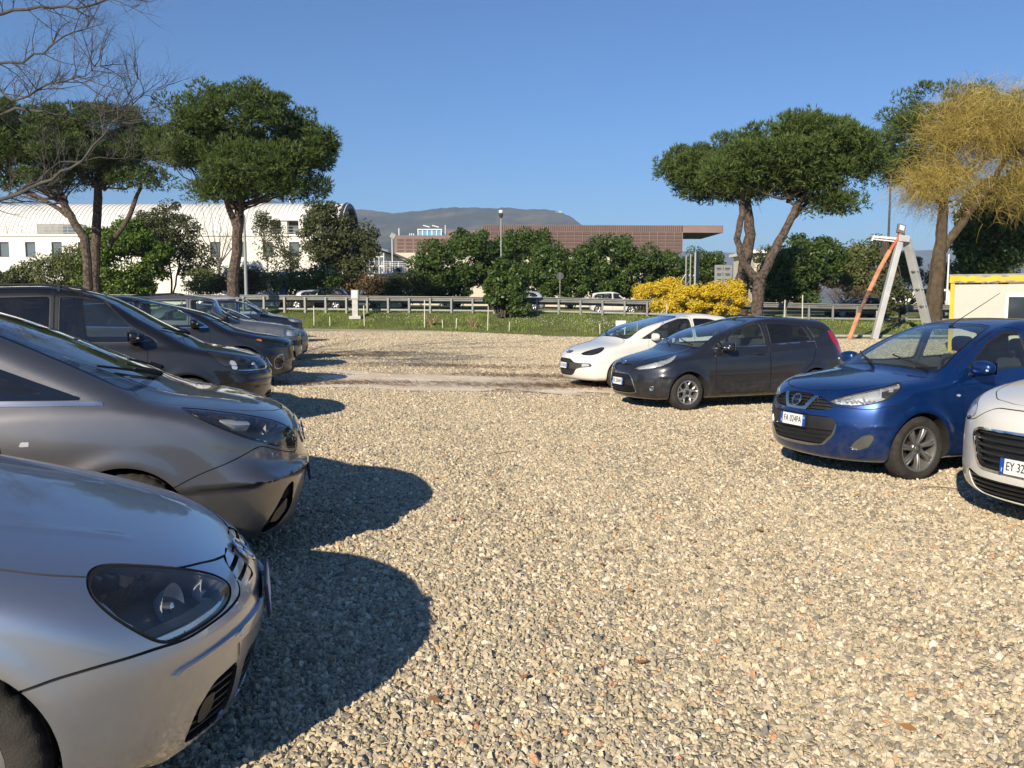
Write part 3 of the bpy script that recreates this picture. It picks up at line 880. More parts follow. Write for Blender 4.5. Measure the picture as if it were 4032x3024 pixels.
def build_car(name, q, loc, heading, label, cat='car', group=None, h=0.02, detail=2):
    root = empty(name, loc, R(heading)); tag(root, label, cat, group)
    C = Car(root, q, h)
    b = C.b; wb, wr, ar, W, H = q['wb'], q['wr'], q['ar'], q['W'], q['H']
    cx, cz = q['cowl']; pm = q['paint']
    # wheel arches
    well = []
    for xw in (0, -wb):
        w = lambda V, N, xw=xw: (V[:, 1] > 0.40) & (V[:, 2] < wr + ar + 0.06) & (np.abs(V[:, 0] - xw) < ar + 0.06)
        k = w(C.rest.V, C.rest.N); km = k[C.rest.T].all(1)
        a, other = C.rest.sub(km), C.rest.sub(~km)
        g = np.hypot(a.V[:, 0] - xw, a.V[:, 2] - wr) - ar
        i, o = split(a, g)
        E = boundary(i, False)
        on = (np.abs(np.hypot(i.V[E[:, 0], 0] - xw, i.V[E[:, 0], 2] - wr) - ar) < 1e-3) & (np.abs(np.hypot(i.V[E[:, 1], 0] - xw, i.V[E[:, 1], 2] - wr) - ar) < 1e-3) & (i.V[E[:, 0], 1] > 0.5) & (i.V[E[:, 1], 1] > 0.5)
        E = E[on]; m = len(E); ii = np.arange(m)
        A0, B0 = i.V[E[:, 0]], i.V[E[:, 1]]
        A1, B1 = A0.copy(), B0.copy()
        for X in (A1, B1): X[:, 1] = 0.42
        n = np.stack([-(A0[:, 0] - xw), 0 * A0[:, 0], -(A0[:, 2] - wr)], 1); n /= np.linalg.norm(n, axis=1, keepdims=True)
        T = np.concatenate([np.stack([ii, ii + m, ii + 3 * m], 1), np.stack([ii, ii + 3 * m, ii + 2 * m], 1)])
        Vw = np.concatenate([A0, B0, A1, B1])
        well.append(Patch(Vw, np.concatenate([n] * 4), T))
        ps = np.array([[xw, 0.425, wr]] + [[xw + ar * cos(t), 0.425, wr + ar * sin(t)] for t in np.linspace(-0.5, pi + 0.5, 25)])
        well.append(Patch(ps, np.tile([[0, 1.0, 0]], (len(ps), 1)), np.array([[0, j, j + 1] for j in range(1, 25)])))
        C.rest = joinp([o, other])
    wl = joinp(well)
    wf = np.cross(wl.V[wl.T[:, 1]] - wl.V[wl.T[:, 0]], wl.V[wl.T[:, 2]] - wl.V[wl.T[:, 0]])
    C.emit('wheel_well', Patch(wl.V, wl.N, np.where((wf * wl.N[wl.T[:, 0]]).sum(1)[:, None] < 0, wl.T[:, ::-1], wl.T)), 'rubber')
    lin = []
    # glass
    up = lambda V, N: (V[:, 2] > cz - 0.16) & (N[:, 0] > 0.15) & (V[:, 0] < cx + 0.35) & (V[:, 0] > cx - 1.7)
    poly = q['ws_poly']
    p, _ = C.cut('front', poly, up, sm=q.get('ws_sm', 0.05))
    gl, ring = C.inset(p, 'front', poly, 0.02, q.get('ws_sm', 0.05))
    C.emit('windscreen', gl.move(-0.003), 'windscreen_glass')
    C.emit('windscreen_seal', joinp([ring.move(-0.002), walls(ring, -0.002, -0.014)]), 'frit')
    hwid = W / 2; bz_ = q.get('belt', 0.95)
    poly = q.get('rw_poly', [(-0.6, bz_ + 0.10), (hwid - 0.26, bz_ + 0.12), (hwid - 0.36, H - 0.19), (-0.6, H - 0.15)])
    p, _ = C.cut('front', poly, lambda V, N: (V[:, 2] > bz_) & (N[:, 0] < -0.25) & (V[:, 0] < -wb + 0.5), sm=0.06)
    gl, ring = C.inset(p, 'front', poly, 0.025, 0.06)
    if len(gl):
        C.emit('rear_window', gl.move(-0.003), 'window_glass'); C.emit('rear_window_seal', joinp([ring.move(-0.002), walls(ring, -0.002, -0.012)]), 'frit')
    side = lambda V, N: (N[:, 1] > 0.22) & (V[:, 2] > 0.75) & (V[:, 1] > 0.3)
    wins = []
    for k, wspec in enumerate(q['windows']):
        poly = wspec['poly']
        p, _ = C.cut('side', poly, side, sm=wspec.get('sm', 0.05))
        bd = wspec.get('border', 0.014)
        gl, ring = C.inset(p, 'side', poly, bd, wspec.get('sm', 0.05))
        if len(gl):
            wins.append((gl.move(-0.006), wspec.get('glass', 'window_glass')))
            wins.append((joinp([ring.move(-0.004), walls(ring, -0.004, -0.02)]), wspec.get('ring', 'black_plastic')))
    win_parts = wins
    for nm, view, poly, wh, m, dd in q.get('trims', []):          # bright strips, black fillers
        p, _ = C.cut(view, poly, {'side': side, 'sidelow': lambda V, N: (N[:, 1] > 0.3) & (V[:, 1] > 0.3), 'nosefront': lambda V, N: V[:, 0] > 0.2}[wh], sm=0.015)
        if len(p): C.emit(nm, plate(p, dd, 0.004), m, sides='pair')
    # lamps
    front = lambda V, N: (V[:, 0] > -0.6) & (V[:, 2] > 0.15)
    for L_ in q.get('lamps', []):
        wh = front if L_.get('at', 'front') == 'front' else (lambda V, N: V[:, 0] < -wb)
        p, _ = C.cut(L_['view'], L_['poly'], wh, sm=L_.get('sm', 0.05))
        if not len(p): continue
        if L_.get('solid'):
            C.emit(L_['name'], joinp([p.move(0.002), walls(p, 0.002, -0.01)]), L_['solid'], sides='pair'); continue
        rim_w = L_.get('rim', 0.008)
        inn, ring = C.inset(p, L_['view'], L_['poly'], rim_w, L_.get('sm', 0.05))
        dep = L_.get('depth', 0.07)
        hs = C.emit(L_['name'], joinp([inn.move(-dep), walls(inn, 0, -dep)]), L_.get('house', 'lamp_dark'), sides='pair')
        C.emit('lens', inn, L_.get('lens', 'lamp_lens'), hs, sides='pair')
        C.emit('lamp_rim', joinp([ring.move(-0.003), walls(ring, -0.003, -0.012)]), L_.get('rimmat', 'gap_dark'), hs, sides='pair')
        for (view2, poly2, m2, dz) in L_.get('inlays', []):       # reflector plates inside the lamp, following its shape
            ip = split(inn, C.field(inn, view2, poly2, 0.02))[0]
            if len(ip):
                C.emit('reflector_plate', joinp([ip.move(-dz), walls(ip, -dz, -dep)]), m2, hs, sides='pair')
        for bw in L_.get('bowls', []):
            x, y, z, r, ax, m2 = bw
            for kk, sy in enumerate((1, -1)):
                pp, nn = b.hit(x + 0.6, y, z, '+x')
                c = pp - nn * (r * 0.85 + 0.008) - Vector((r * L_.get('bk', 0.75) * 0.6, 0, 0)); c.y *= sy
                a2 = Vector(ax); a2.y *= sy
                bowl(c, a2, r, r * 0.9, m2, hs[kk])
    # grilles and openings
    for G in q.get('openings', []):
        p, _ = C.cut(G['view'], G['poly'], front, sm=G.get('sm', 0.035))
        if not len(p): continue
        fr = G.get('frame', 0)
        inn = p
        if fr:
            inn, ring = C.inset(p, G['view'], G['poly'], fr, G.get('sm', 0.035))
            C.emit(G['name'] + '_frame', plate(ring, G.get('fout', 0.006), 0.02), G.get('fmat', 'chrome'), sides=G.get('sides', 'both'))
        dep = G.get('depth', 0.04)
        go = C.emit(G['name'], joinp([inn.move(-dep), walls(inn, 0, -dep)]), G.get('mat', 'black_plastic'), sides=G.get('sides', 'both'))
        u, v = b.views(inn.V)[G['view']]
        for (z0, step, th, m2, outw) in G.get('slats', []):       # horizontal bars, one mesh each
            zz = z0
            while zz < inn.V[:, 2].max():
                a, _ = split(inn, np.maximum(inn.V[:, 2] - (zz + th), zz - inn.V[:, 2])) if False else (None, None)
                a, _ = split(inn, inn.V[:, 2] - (zz + th))
                if len(a): _, a = split(a, a.V[:, 2] - zz)
                if a is not None and len(a): C.emit('slat', plate(a, -outw, dep * 0.9), m2, go[0] if len(go) == 1 else go, sides='both' if len(go) == 1 else 'pair')
                zz += step
        for (pl, m2, outw) in G.get('inlays', []):
            a = split(inn, C.field(inn, G['view'], pl, 0.01))[0]
            if len(a): C.emit('grille_insert', plate(a, -outw, dep * 0.9), m2, go[0] if len(go) == 1 else go, sides='both' if len(go) == 1 else 'pair')
        if G.get('mesh'):
            hx = hexmesh(b, G, C)
            if hx is not None: hx.parent = go[0]
    # shut panels
    for nm, view, poly, wh, sides in q['panels']:
        wf = {'bonnet': lambda V, N: (V[:, 2] > 0.5) & (N[:, 2] > 0.12) & (V[:, 0] > cx - 0.1),
              'bumper': lambda V, N: (V[:, 0] > -0.1) & (V[:, 2] > 0.1),
              'door': lambda V, N: (N[:, 1] > 0.2) & (V[:, 1] > 0.3) & (V[:, 2] > 0.2),
              'rear': lambda V, N: (V[:, 0] < -wb)}[wh]
        p = C.panel(view, poly, wf, gap=q.get('gap', 0.0035))
        if not len(p): continue
        mt = pm
        obs = C.emit(nm, p, mt, sides=sides)
        lin.append(p)
        if nm == 'door' and detail > 0:
            xs = p.V[:, 0]; hz = q.get('handle_z', 0.86); hx_ = xs.min() + 0.20
            for kk, sy in enumerate((1, -1)):
                pt, n = b.hit(hx_, 1.3, hz, '+y')
                hd = MB(); hd.tube([(hx_ - 0.09, pt.y + 0.004, hz), (hx_ - 0.07, pt.y + 0.026, hz + 0.004), (hx_, pt.y + 0.034, hz + 0.006), (hx_ + 0.07, pt.y + 0.026, hz + 0.004), (hx_ + 0.09, pt.y + 0.002, hz)], [0.012, 0.014, 0.015, 0.014, 0.01], n=8)
                hd.v = [(v[0], v[1] * sy, v[2]) for v in hd.v]
                hd.build('door_handle', q.get('handle_mat', pm), obs[kk], smooth=True, recalc=True)
    for p, m in win_parts:
        C.emit('side_window' if 'glass' in m else 'window_seal', p, m, sides='pair')
    gp = joinp([p for n_, p in C.parts])
    if len(gp): C.emit('shut_line', gp, 'gap_dark')
    C.emit('body', C.rest, pm)
    lin.append(C.rest)
    lp = joinp(lin)
    k = (lp.V[:, 2] > q.get('belt', 0.95) - 0.06)[lp.T].all(1)
    lp = lp.sub(k).move(-0.022).flip()
    if h < 0.038: C.emit('interior_lining', lp, q.get('lining', 'lining'))
    add_wheels(root, q)
    add_mirrors(root, q, b)
    add_cabin(root, q)
    if detail > 0:
        # wipers
        zt = q['ws_poly'][1][1] if False else cz + 0.03
        for (y0, y1, dz) in q.get('wipers', [(0.52, -0.02, 0.10), (-0.10, -0.60, 0.10)]):
            pts = []
            for t in np.linspace(0, 1, 7):
                y = y0 + (y1 - y0) * t; z = cz + 0.005 + dz * t
                p, n = b.hit(cx + 0.5, y, z, '+x'); pts.append(p + n * (0.016))
            wm = MB(); wm.tube(pts, 0.008, n=6); p0, n0 = b.hit(cx + 0.5, y0, cz - 0.0, '+x')
            wm.tube([p0 + n0 * 0.02, pts[0] + Vector((0, 0, 0.015)), pts[3] + Vector((0.004, 0, 0.012))], [0.013, 0.010, 0.006], n=6)
            wm.build('wiper', 'rubber', root, smooth=True)
    if q.get('antenna'):
        ax_, ang = q['antenna']; p, n = b.hit(ax_, 0, H + 0.3, '+z')
        am = MB(); am.tube([p - Vector((0, 0, 0.01)), p + Vector((-0.03, 0, 0.03))], [0.022, 0.012], n=8)
        dr = Vector((-cos(R(ang)), 0, sin(R(ang)))); am.tube([p + Vector((-0.02, 0, 0.02)), p + dr * q.get('ant_len', 0.42)], [0.005, 0.003], n=6)
        am.build('antenna', 'black_plastic', root, smooth=True)
    for nm, pts, m2, off in q.get('decals', []):                # small flat marks laid on the paint
        V = []
        for ph, z in pts:
            p, n = b.hit(q.get('ncx', -0.2) + 1.6, math.tan(R(ph)) * 1.0 * (q['fo'] + 0.1), z, '+x'); V.append(p + n * off)
        k = MB(); k.add(V + [sum(V, Vector()) / len(V) + Vector((0.001, 0, 0))], [(i, (i + 1) % len(V), len(V)) for i in range(len(V))]); k.v = [(v[0], -v[1], v[2]) for v in k.v]
        k.build(nm, m2, root)
    if q.get('rails'):
        for sy in (1, -1):
            xs_ = np.linspace(q['cowl'][0] - 1.15, -(q['wb'] + q['ro']) + 0.55, 9); pts = []
            for k, x in enumerate(xs_):
                yy = q['rails']; p, n = b.hit(x, yy, H + 0.3, '+z'); pts.append(Vector((x, yy * sy, p.z + (0.045 if 0 < k < 8 else 0.0))))
            k = MB(); k.tube(pts, 0.016, n=6)
            for j in (1, 4, 7): k.bar(pts[j] - Vector((0, 0, 0.06)), pts[j], 0.05, 0.03)
            k.build('roof_rail', 'black_plastic', root, smooth=True)
    for bd in q.get('badges', []): add_badge(root, b, q, *bd)
    if q.get('plate_txt') is not None:
        z = q['plate_z']; p, n = b.hit(q['fo'] + 0.3, 0, z, '+x')
        add_plate(root, q['plate_txt'], p + Vector((q.get('plate_out', 0.004), 0, 0)), Vector((1, 0, q.get('plate_tilt', 0.08))), dx=q.get('plate_dx', 0.0))
    return root, C

def hexmesh(b, G, C): return None
# ------------------------------------------------------------------ the cars
for _t in ('FA 024PA', 'EL 556NH', 'EY 32'): text_mesh(_t, 0.11 * 0.98)
text_mesh('I', 0.11 * 0.38); text_mesh('NISSAN', 0.02)
paint('paint_blue', (0.003, 0.033, 0.155), metal=0.55, rough=0.30, dust=0.04)
paint('paint_silver', (0.43, 0.45, 0.50), metal=0.85, rough=0.31, dust=0.05)
paint('paint_bronze_grey', (0.175, 0.170, 0.172), metal=0.82, rough=0.33, dust=0.05)
paint('paint_black_brown', (0.010, 0.0095, 0.0095), metal=0.3, rough=0.35, dust=0.03)
paint('paint_black', (0.008, 0.008, 0.010), metal=0.2, rough=0.35, dust=0.025)
paint('paint_grey', (0.20, 0.20, 0.205), metal=0.7, rough=0.36, dust=0.15)
paint('paint_navy', (0.008, 0.010, 0.022), metal=0.3, rough=0.35, dust=0.03)
paint('paint_white', (0.72, 0.70, 0.64), metal=0.0, rough=0.4, dust=0.06, flake=False)
paint('paint_charcoal', (0.031, 0.031, 0.038), metal=0.55, rough=0.33, dust=0.04)
paint('paint_silver_far', (0.50, 0.53, 0.56), metal=0.5, rough=0.36, dust=0.08)
paint('paint_slate', (0.04, 0.055, 0.08), metal=0.5, rough=0.33, dust=0.08)

def wsp(q, lo=0.0, yb=0.20, yt=0.35, top=0.07):
    hw = q['W'] / 2; H = q['H']; cz = q['cowl'][1]
    return [(-0.6, cz + 0.01 + lo), (0.25, cz + 0.005 + lo), (hw - yb - 0.02, cz - 0.03 + lo), (hw - yb + 0.01, cz + lo + 0.01), (hw - (yb + yt) / 2, (cz + H) / 2), (hw - yt, H - top - 0.06), (hw - yt - 0.06, H - top - 0.01), (0.25, H - top + 0.012), (-0.6, H - top + 0.015)]

def spec_blue():
    q = base_spec(fo=0.80, wb=2.45, ro=0.58, W=1.665, H=1.52, cowl=(-0.28, 1.03), belt=0.98, lip=0.86, roof_front=-1.28,
        nose=[(0.12, 0.62), (0.2, 0.72), (0.33, 0.785), (0.5, 0.80), (0.62, 0.785), (0.74, 0.75), (0.84, 0.68), (0.92, 0.52), (0.97, 0.2)],
        top=[(0.95, 0.68), (0.8, 0.80), (0.65, 0.875), (0.45, 0.93), (0.2, 0.975), (-0.1, 1.01), (-0.36, 1.03), (-0.7, 1.0), (-1.2, 0.98), (-2.4, 1.0), (-3.0, 1.0)],
        crown=[(0.8, 0.10), (0.4, 0.08), (-0.36, 0.06), (-0.9, 0.0), (-3, 0.0)],
        bow=(0.42, 2.3), wr=0.31, ar=0.35, rim=0.212, tr=1.45, tw=0.19, mirror=(-0.72, 1.05), style='blade7', rimmat='alloy_dark', paint='paint_blue', spin=0.4,
        plate_txt='FA 024PA', plate_z=0.535, antenna=(-1.22, 27), ant_len=0.78, handle_z=0.9, flare=0.02)
    q['roof'] = [(-0.3, 1.36), (-1.28, 1.49), (-1.8, 1.52), (-2.3, 1.49), (-2.8, 1.40)]
    q['ws_poly'] = wsp(q)
    q['windows'] = [dict(poly=[(-0.62, 1.05), (-1.0, 1.03), (-1.50, 1.045), (-1.50, 1.40), (-1.30, 1.40), (-1.02, 1.30), (-0.70, 1.10)]),
                    dict(poly=[(-1.58, 1.05), (-2.3, 1.08), (-2.42, 1.18), (-2.3, 1.34), (-2.0, 1.405), (-1.58, 1.405)])]
    q['lamps'] = [dict(name='headlight', view='nose', poly=[(21, 0.74), (25, 0.775), (34, 0.825), (44, 0.865), (54, 0.90), (62, 0.925), (66, 0.935), (64, 0.905), (59, 0.845), (53, 0.785), (46, 0.74), (37, 0.715), (28, 0.712)], house='lamp_bright', depth=0.08, rim=0.009,
                       bowls=[(0.55, 0.59, 0.80, 0.062, (0.95, 0.25, 0.1), 'chrome'), (0.66, 0.42, 0.755, 0.036, (1, 0.1, 0.05), 'chrome')],
                       inlays=[('nose', [(50, 0.87), (64, 0.93), (62, 0.89), (56, 0.83)], 'lamp_dark', 0.03), ('nose', [(24, 0.75), (34, 0.80), (34, 0.72), (26, 0.71)], 'lamp_bright', 0.05)]),
                  dict(name='fog_lamp', view='nose', poly=[(34, 0.30), (37, 0.38), (41, 0.45), (47, 0.475), (48, 0.42), (45, 0.33), (40, 0.295)], house='satin_chrome', lens='lamp_lens', depth=0.012, rim=0.008, rimmat='black_plastic', sm=0.04, bk=0.1, bowls=[(0.6, 0.60, 0.385, 0.036, (0.93, 0.35, 0.05), 'lamp_dark')]),
                  dict(name='indicator', view='side', poly=[(-0.42, 0.80), (-0.445, 0.815), (-0.475, 0.815), (-0.495, 0.80), (-0.475, 0.785), (-0.445, 0.785)], solid='lamp_bright', sm=0.015),
                  dict(name='tail_light', at='rear', view='side', poly=[(-2.86, 0.80), (-2.80, 1.02), (-2.9, 1.04), (-3.1, 0.9), (-3.1, 0.76)], solid='lamp_red')]
    q['openings'] = [dict(name='grille', view='front', poly=[(-0.3, 0.80), (0.10, 0.80), (0.28, 0.775), (0.42, 0.705), (0.40, 0.665), (0.22, 0.645), (-0.3, 0.64)], depth=0.035, slats=[(0.665, 0.032, 0.009, 'black_plastic', 0.012)], inlays=[([(0.205, 0.81), (0.262, 0.81), (0.135, 0.640), (-0.2, 0.640), (-0.2, 0.668), (0.105, 0.668)], 'satin_chrome', -0.004)]),
                     dict(name='lower_grille', view='front', poly=[(-0.3, 0.605), (0.42, 0.600), (0.475, 0.55), (0.46, 0.44), (0.36, 0.325), (0.2, 0.30), (-0.3, 0.295)], depth=0.03, slats=[(0.335, 0.045, 0.012, 'black_plastic', 0.01), (0.47, 0.5, 0.125, 'black_plastic', 0.004)], inlays=[([(-0.3, 0.322), (0.33, 0.328), (0.435, 0.44), (0.465, 0.54), (0.50, 0.54), (0.48, 0.42), (0.37, 0.30), (0.2, 0.28), (-0.3, 0.28)], 'satin_chrome', -0.003)])]
    q['panels'] = [('bonnet', 'top', [(0.68, -0.5), (0.67, 0.12), (0.60, 0.34), (0.47, 0.49), (0.2, 0.60), (-0.1, 0.67), (-0.33, 0.70), (-0.40, 0.62), (-0.41, -0.5)], 'bonnet', 'both'),
                   ('front_bumper', 'nose', [(-40, 0.0), (-40, 0.845), (18, 0.83), (23, 0.70), (45, 0.69), (57, 0.74), (66, 0.62), (70, 0.4), (72, 0.0)], 'bumper', 'both'),
                   ('door', 'side', [(-0.50, 1.05), (-0.52, 0.5), (-0.62, 0.27), (-1.48, 0.25), (-1.54, 0.40), (-1.545, 1.42), (-1.30, 1.435), (-0.95, 1.30)], 'door', 'pair'),
                   ('rear_door', 'side', [(-1.556, 0.4), (-1.60, 0.25), (-2.0, 0.27), (-2.16, 0.55), (-2.36, 0.72), (-2.46, 1.05), (-2.42, 1.32), (-2.0, 1.43), (-1.556, 1.42)], 'door', 'pair')]
    q['badges'] = [('bar', 0.725, 0.058, 0.012)]
    return q

def win4(cx, bz, H, xb, xr, fr=0.0, glass2='window_glass', rise=0.03, top=0.115, ring='black_plastic'):
    """front and rear side window outlines; cx cowl, xb B-pillar, xr rear end"""
    f = cx - 0.28 + fr; t = H - top
    return [dict(poly=[(f, bz + 0.035), (f - 0.4, bz + 0.03), (xb + 0.04, bz + 0.035), (xb + 0.04, t), (xb + 0.28, t - 0.012), (xb + 0.55, t - 0.065), (f - 0.33, bz + 0.24), (f - 0.06, bz + 0.075)], ring=ring),
            dict(poly=[(xb - 0.04, bz + 0.038), (xr + 0.12, bz + 0.04 + rise), (xr, bz + 0.10 + rise), (xr + 0.03, bz + 0.16), (xr + 0.22, t - 0.10), (xr + 0.42, t - 0.035), (xb - 0.04, t)], glass=glass2, ring=ring)]
def doors(cx, bz, H, xb, xr, wb, ar, x0=None, top=0.085):
    f = (cx - 0.18) if x0 is None else x0; t = H - top
    return [('door', 'side', [(f, bz + 0.03), (f - 0.02, 0.5), (f - 0.06, 0.27), (xb + 0.03, 0.25), (xb + 0.004, 0.35), (xb + 0.004, t), (xb + 0.28, t - 0.01), (xb + 0.6, t - 0.075), (f - 0.35, bz + 0.26)], 'door', 'pair'),
            ('rear_door', 'side', [(xb - 0.004, 0.35), (xb - 0.03, 0.25), (-wb + ar + 0.06, 0.28), (-wb + ar - 0.03, 0.52), (-wb + 0.22, 0.70), (-wb + 0.10, bz + 0.05), (xr + 0.1, bz + 0.16), (xr + 0.24, t - 0.07), (xr + 0.45, t - 0.01), (xb - 0.004, t)], 'door', 'pair')]

def spec_silver():      # nearest car on the left: rounded hatchback nose
    q = base_spec(fo=0.90, wb=2.58, ro=0.77, W=1.76, H=1.55, cowl=(-0.50, 1.125), belt=1.0, lip=0.78, roof_front=-1.45, fine_to=-0.7,
        nose=[(0.12, 0.74), (0.18, 0.815), (0.28, 0.87), (0.40, 0.895), (0.52, 0.90), (0.60, 0.875), (0.67, 0.84), (0.735, 0.78), (0.80, 0.67), (0.87, 0.45), (0.96, 0.1)],
        top=[(1.05, 0.50), (0.90, 0.63), (0.78, 0.715), (0.62, 0.80), (0.38, 0.895), (0.05, 1.0), (-0.25, 1.075), (-0.5, 1.115), (-0.85, 1.04), (-1.3, 0.94), (-2.6, 0.97), (-3.3, 0.97)],
        crown=[(0.86, 0.06), (0.4, 0.075), (-0.5, 0.065), (-1.0, 0.0), (-3.3, 0.0)], crown_p=2.6,
        bow=(0.42, 2.5), wr=0.315, ar=0.352, rim=0.205, tr=1.54, tw=0.205, paint='paint_silver', plate_txt='', plate_z=0.50, plate_out=0.012, flare=0.016, r_ts=0.12, ncx=-0.2, gap=0.0045)
    q['ws_poly'] = wsp(q)
    q['windows'] = win4(-0.5, 1.0, 1.55, -1.55, -2.75)
    q['panels'] = [('bonnet', 'top', [(0.80, -0.5), (0.795, 0.12), (0.74, 0.30), (0.66, 0.45), (0.54, 0.60), (0.42, 0.685), (0.30, 0.725), (0.0, 0.75), (-0.45, 0.765), (-0.52, 0.62), (-0.56, -0.5)], 'bonnet', 'both'),
                   ('front_bumper', 'nose', [(-40, 0.0), (-40, 0.70), (15, 0.69), (18, 0.60), (25, 0.585), (38, 0.57), (44, 0.585), (52, 0.585), (60, 0.565), (68, 0.52), (70, 0.40), (70, 0.0)], 'bumper', 'both')] + doors(-0.5, 1.0, 1.55, -1.55, -2.75, 2.58, 0.352)
    q['lamps'] = [dict(name='headlight', view='nose', poly=[(20.5, 0.65), (22.5, 0.69), (27, 0.73), (33, 0.768), (40, 0.802), (45, 0.815), (49, 0.805), (51, 0.77), (49.5, 0.71), (46.5, 0.65), (43.5, 0.60), (41, 0.578), (35, 0.578), (28, 0.588), (23.5, 0.605), (21, 0.63)], sm=0.045, depth=0.10, rim=0.010, house='lamp_dark',
                       bowls=[(0.6, 0.555, 0.675, 0.075, (0.93, 0.32, 0.12), 'lamp_bright'), (0.7, 0.41, 0.665, 0.05, (0.97, 0.2, 0.1), 'lamp_bright')], bk=0.55,
                       inlays=[('nose', [(21, 0.618), (28, 0.598), (35, 0.589), (42, 0.589), (44, 0.608), (36, 0.606), (28, 0.616), (21, 0.635)], 'satin_chrome', 0.012), ('nose', [(49, 0.77), (51, 0.745), (49, 0.70), (46, 0.65), (44.5, 0.655), (47, 0.70), (48, 0.75)], 'lamp_bright', 0.03), ('nose', [(24, 0.61), (43, 0.61), (44, 0.64), (34, 0.64), (25, 0.65)], 'grey_plastic', 0.045)])]
    q['openings'] = [dict(name='grille', view='front', poly=[(0.085, 0.700), (0.17, 0.696), (0.25, 0.680), (0.30, 0.655), (0.302, 0.628), (0.268, 0.602), (0.11, 0.588), (0.085, 0.60)], depth=0.03, sides='pair', sm=0.02, slats=[(0.598, 0.036, 0.022, 'paint_silver', 0.003)]),
                     dict(name='lower_grille', view='front', poly=[(-0.4, 0.40), (0.36, 0.395), (0.40, 0.36), (0.40, 0.25), (0.36, 0.215), (-0.4, 0.205)], depth=0.05, slats=[(0.23, 0.032, 0.010, 'black_plastic', 0.01)]),
                     dict(name='side_grille', view='front', poly=[(0.45, 0.40), (0.58, 0.385), (0.64, 0.32), (0.65, 0.235), (0.62, 0.205), (0.45, 0.205)], depth=0.045, sides='pair', sm=0.03, slats=[(0.23, 0.03, 0.008, 'black_plastic', 0.012)], inlays=[([(0.555, 0.34), (0.60, 0.335), (0.615, 0.30), (0.605, 0.255), (0.565, 0.25), (0.55, 0.29)], 'lamp_dark', 0.008)])]
    q['bulges'] = [('front', [(-0.5, 0.20), (0.70, 0.20), (0.68, 0.16), (-0.5, 0.15)], 0.014, 0.006)]
    q['creases'] = [('top', [(0.45, 0.36), (0.0, 0.50), (-0.5, 0.58)], 0.004, 0.03)]
    q['trims'] = [('bumper_strip', 'nose', [(8.5, 0.485), (16, 0.478), (28, 0.468), (38, 0.462), (40.5, 0.470), (41, 0.482), (39, 0.492), (28, 0.507), (16, 0.516), (8.5, 0.520)], 'nosefront', 'paint_silver', 0.016)]
    q['badges'] = [('vw', 0.652, 0.056, 0.006)]
    q['decals'] = [('paint_chip', [(23.6, 0.506), (24.4, 0.511), (25.4, 0.506), (26.6, 0.505), (26.0, 0.496), (25.0, 0.494), (24.6, 0.484), (23.9, 0.492)], 'plate_white', 0.019), ('paint_crack', [(24.0, 0.465), (24.3, 0.465), (24.2, 0.41), (24.0, 0.41)], 'gap_dark', 0.0025)]
    return q

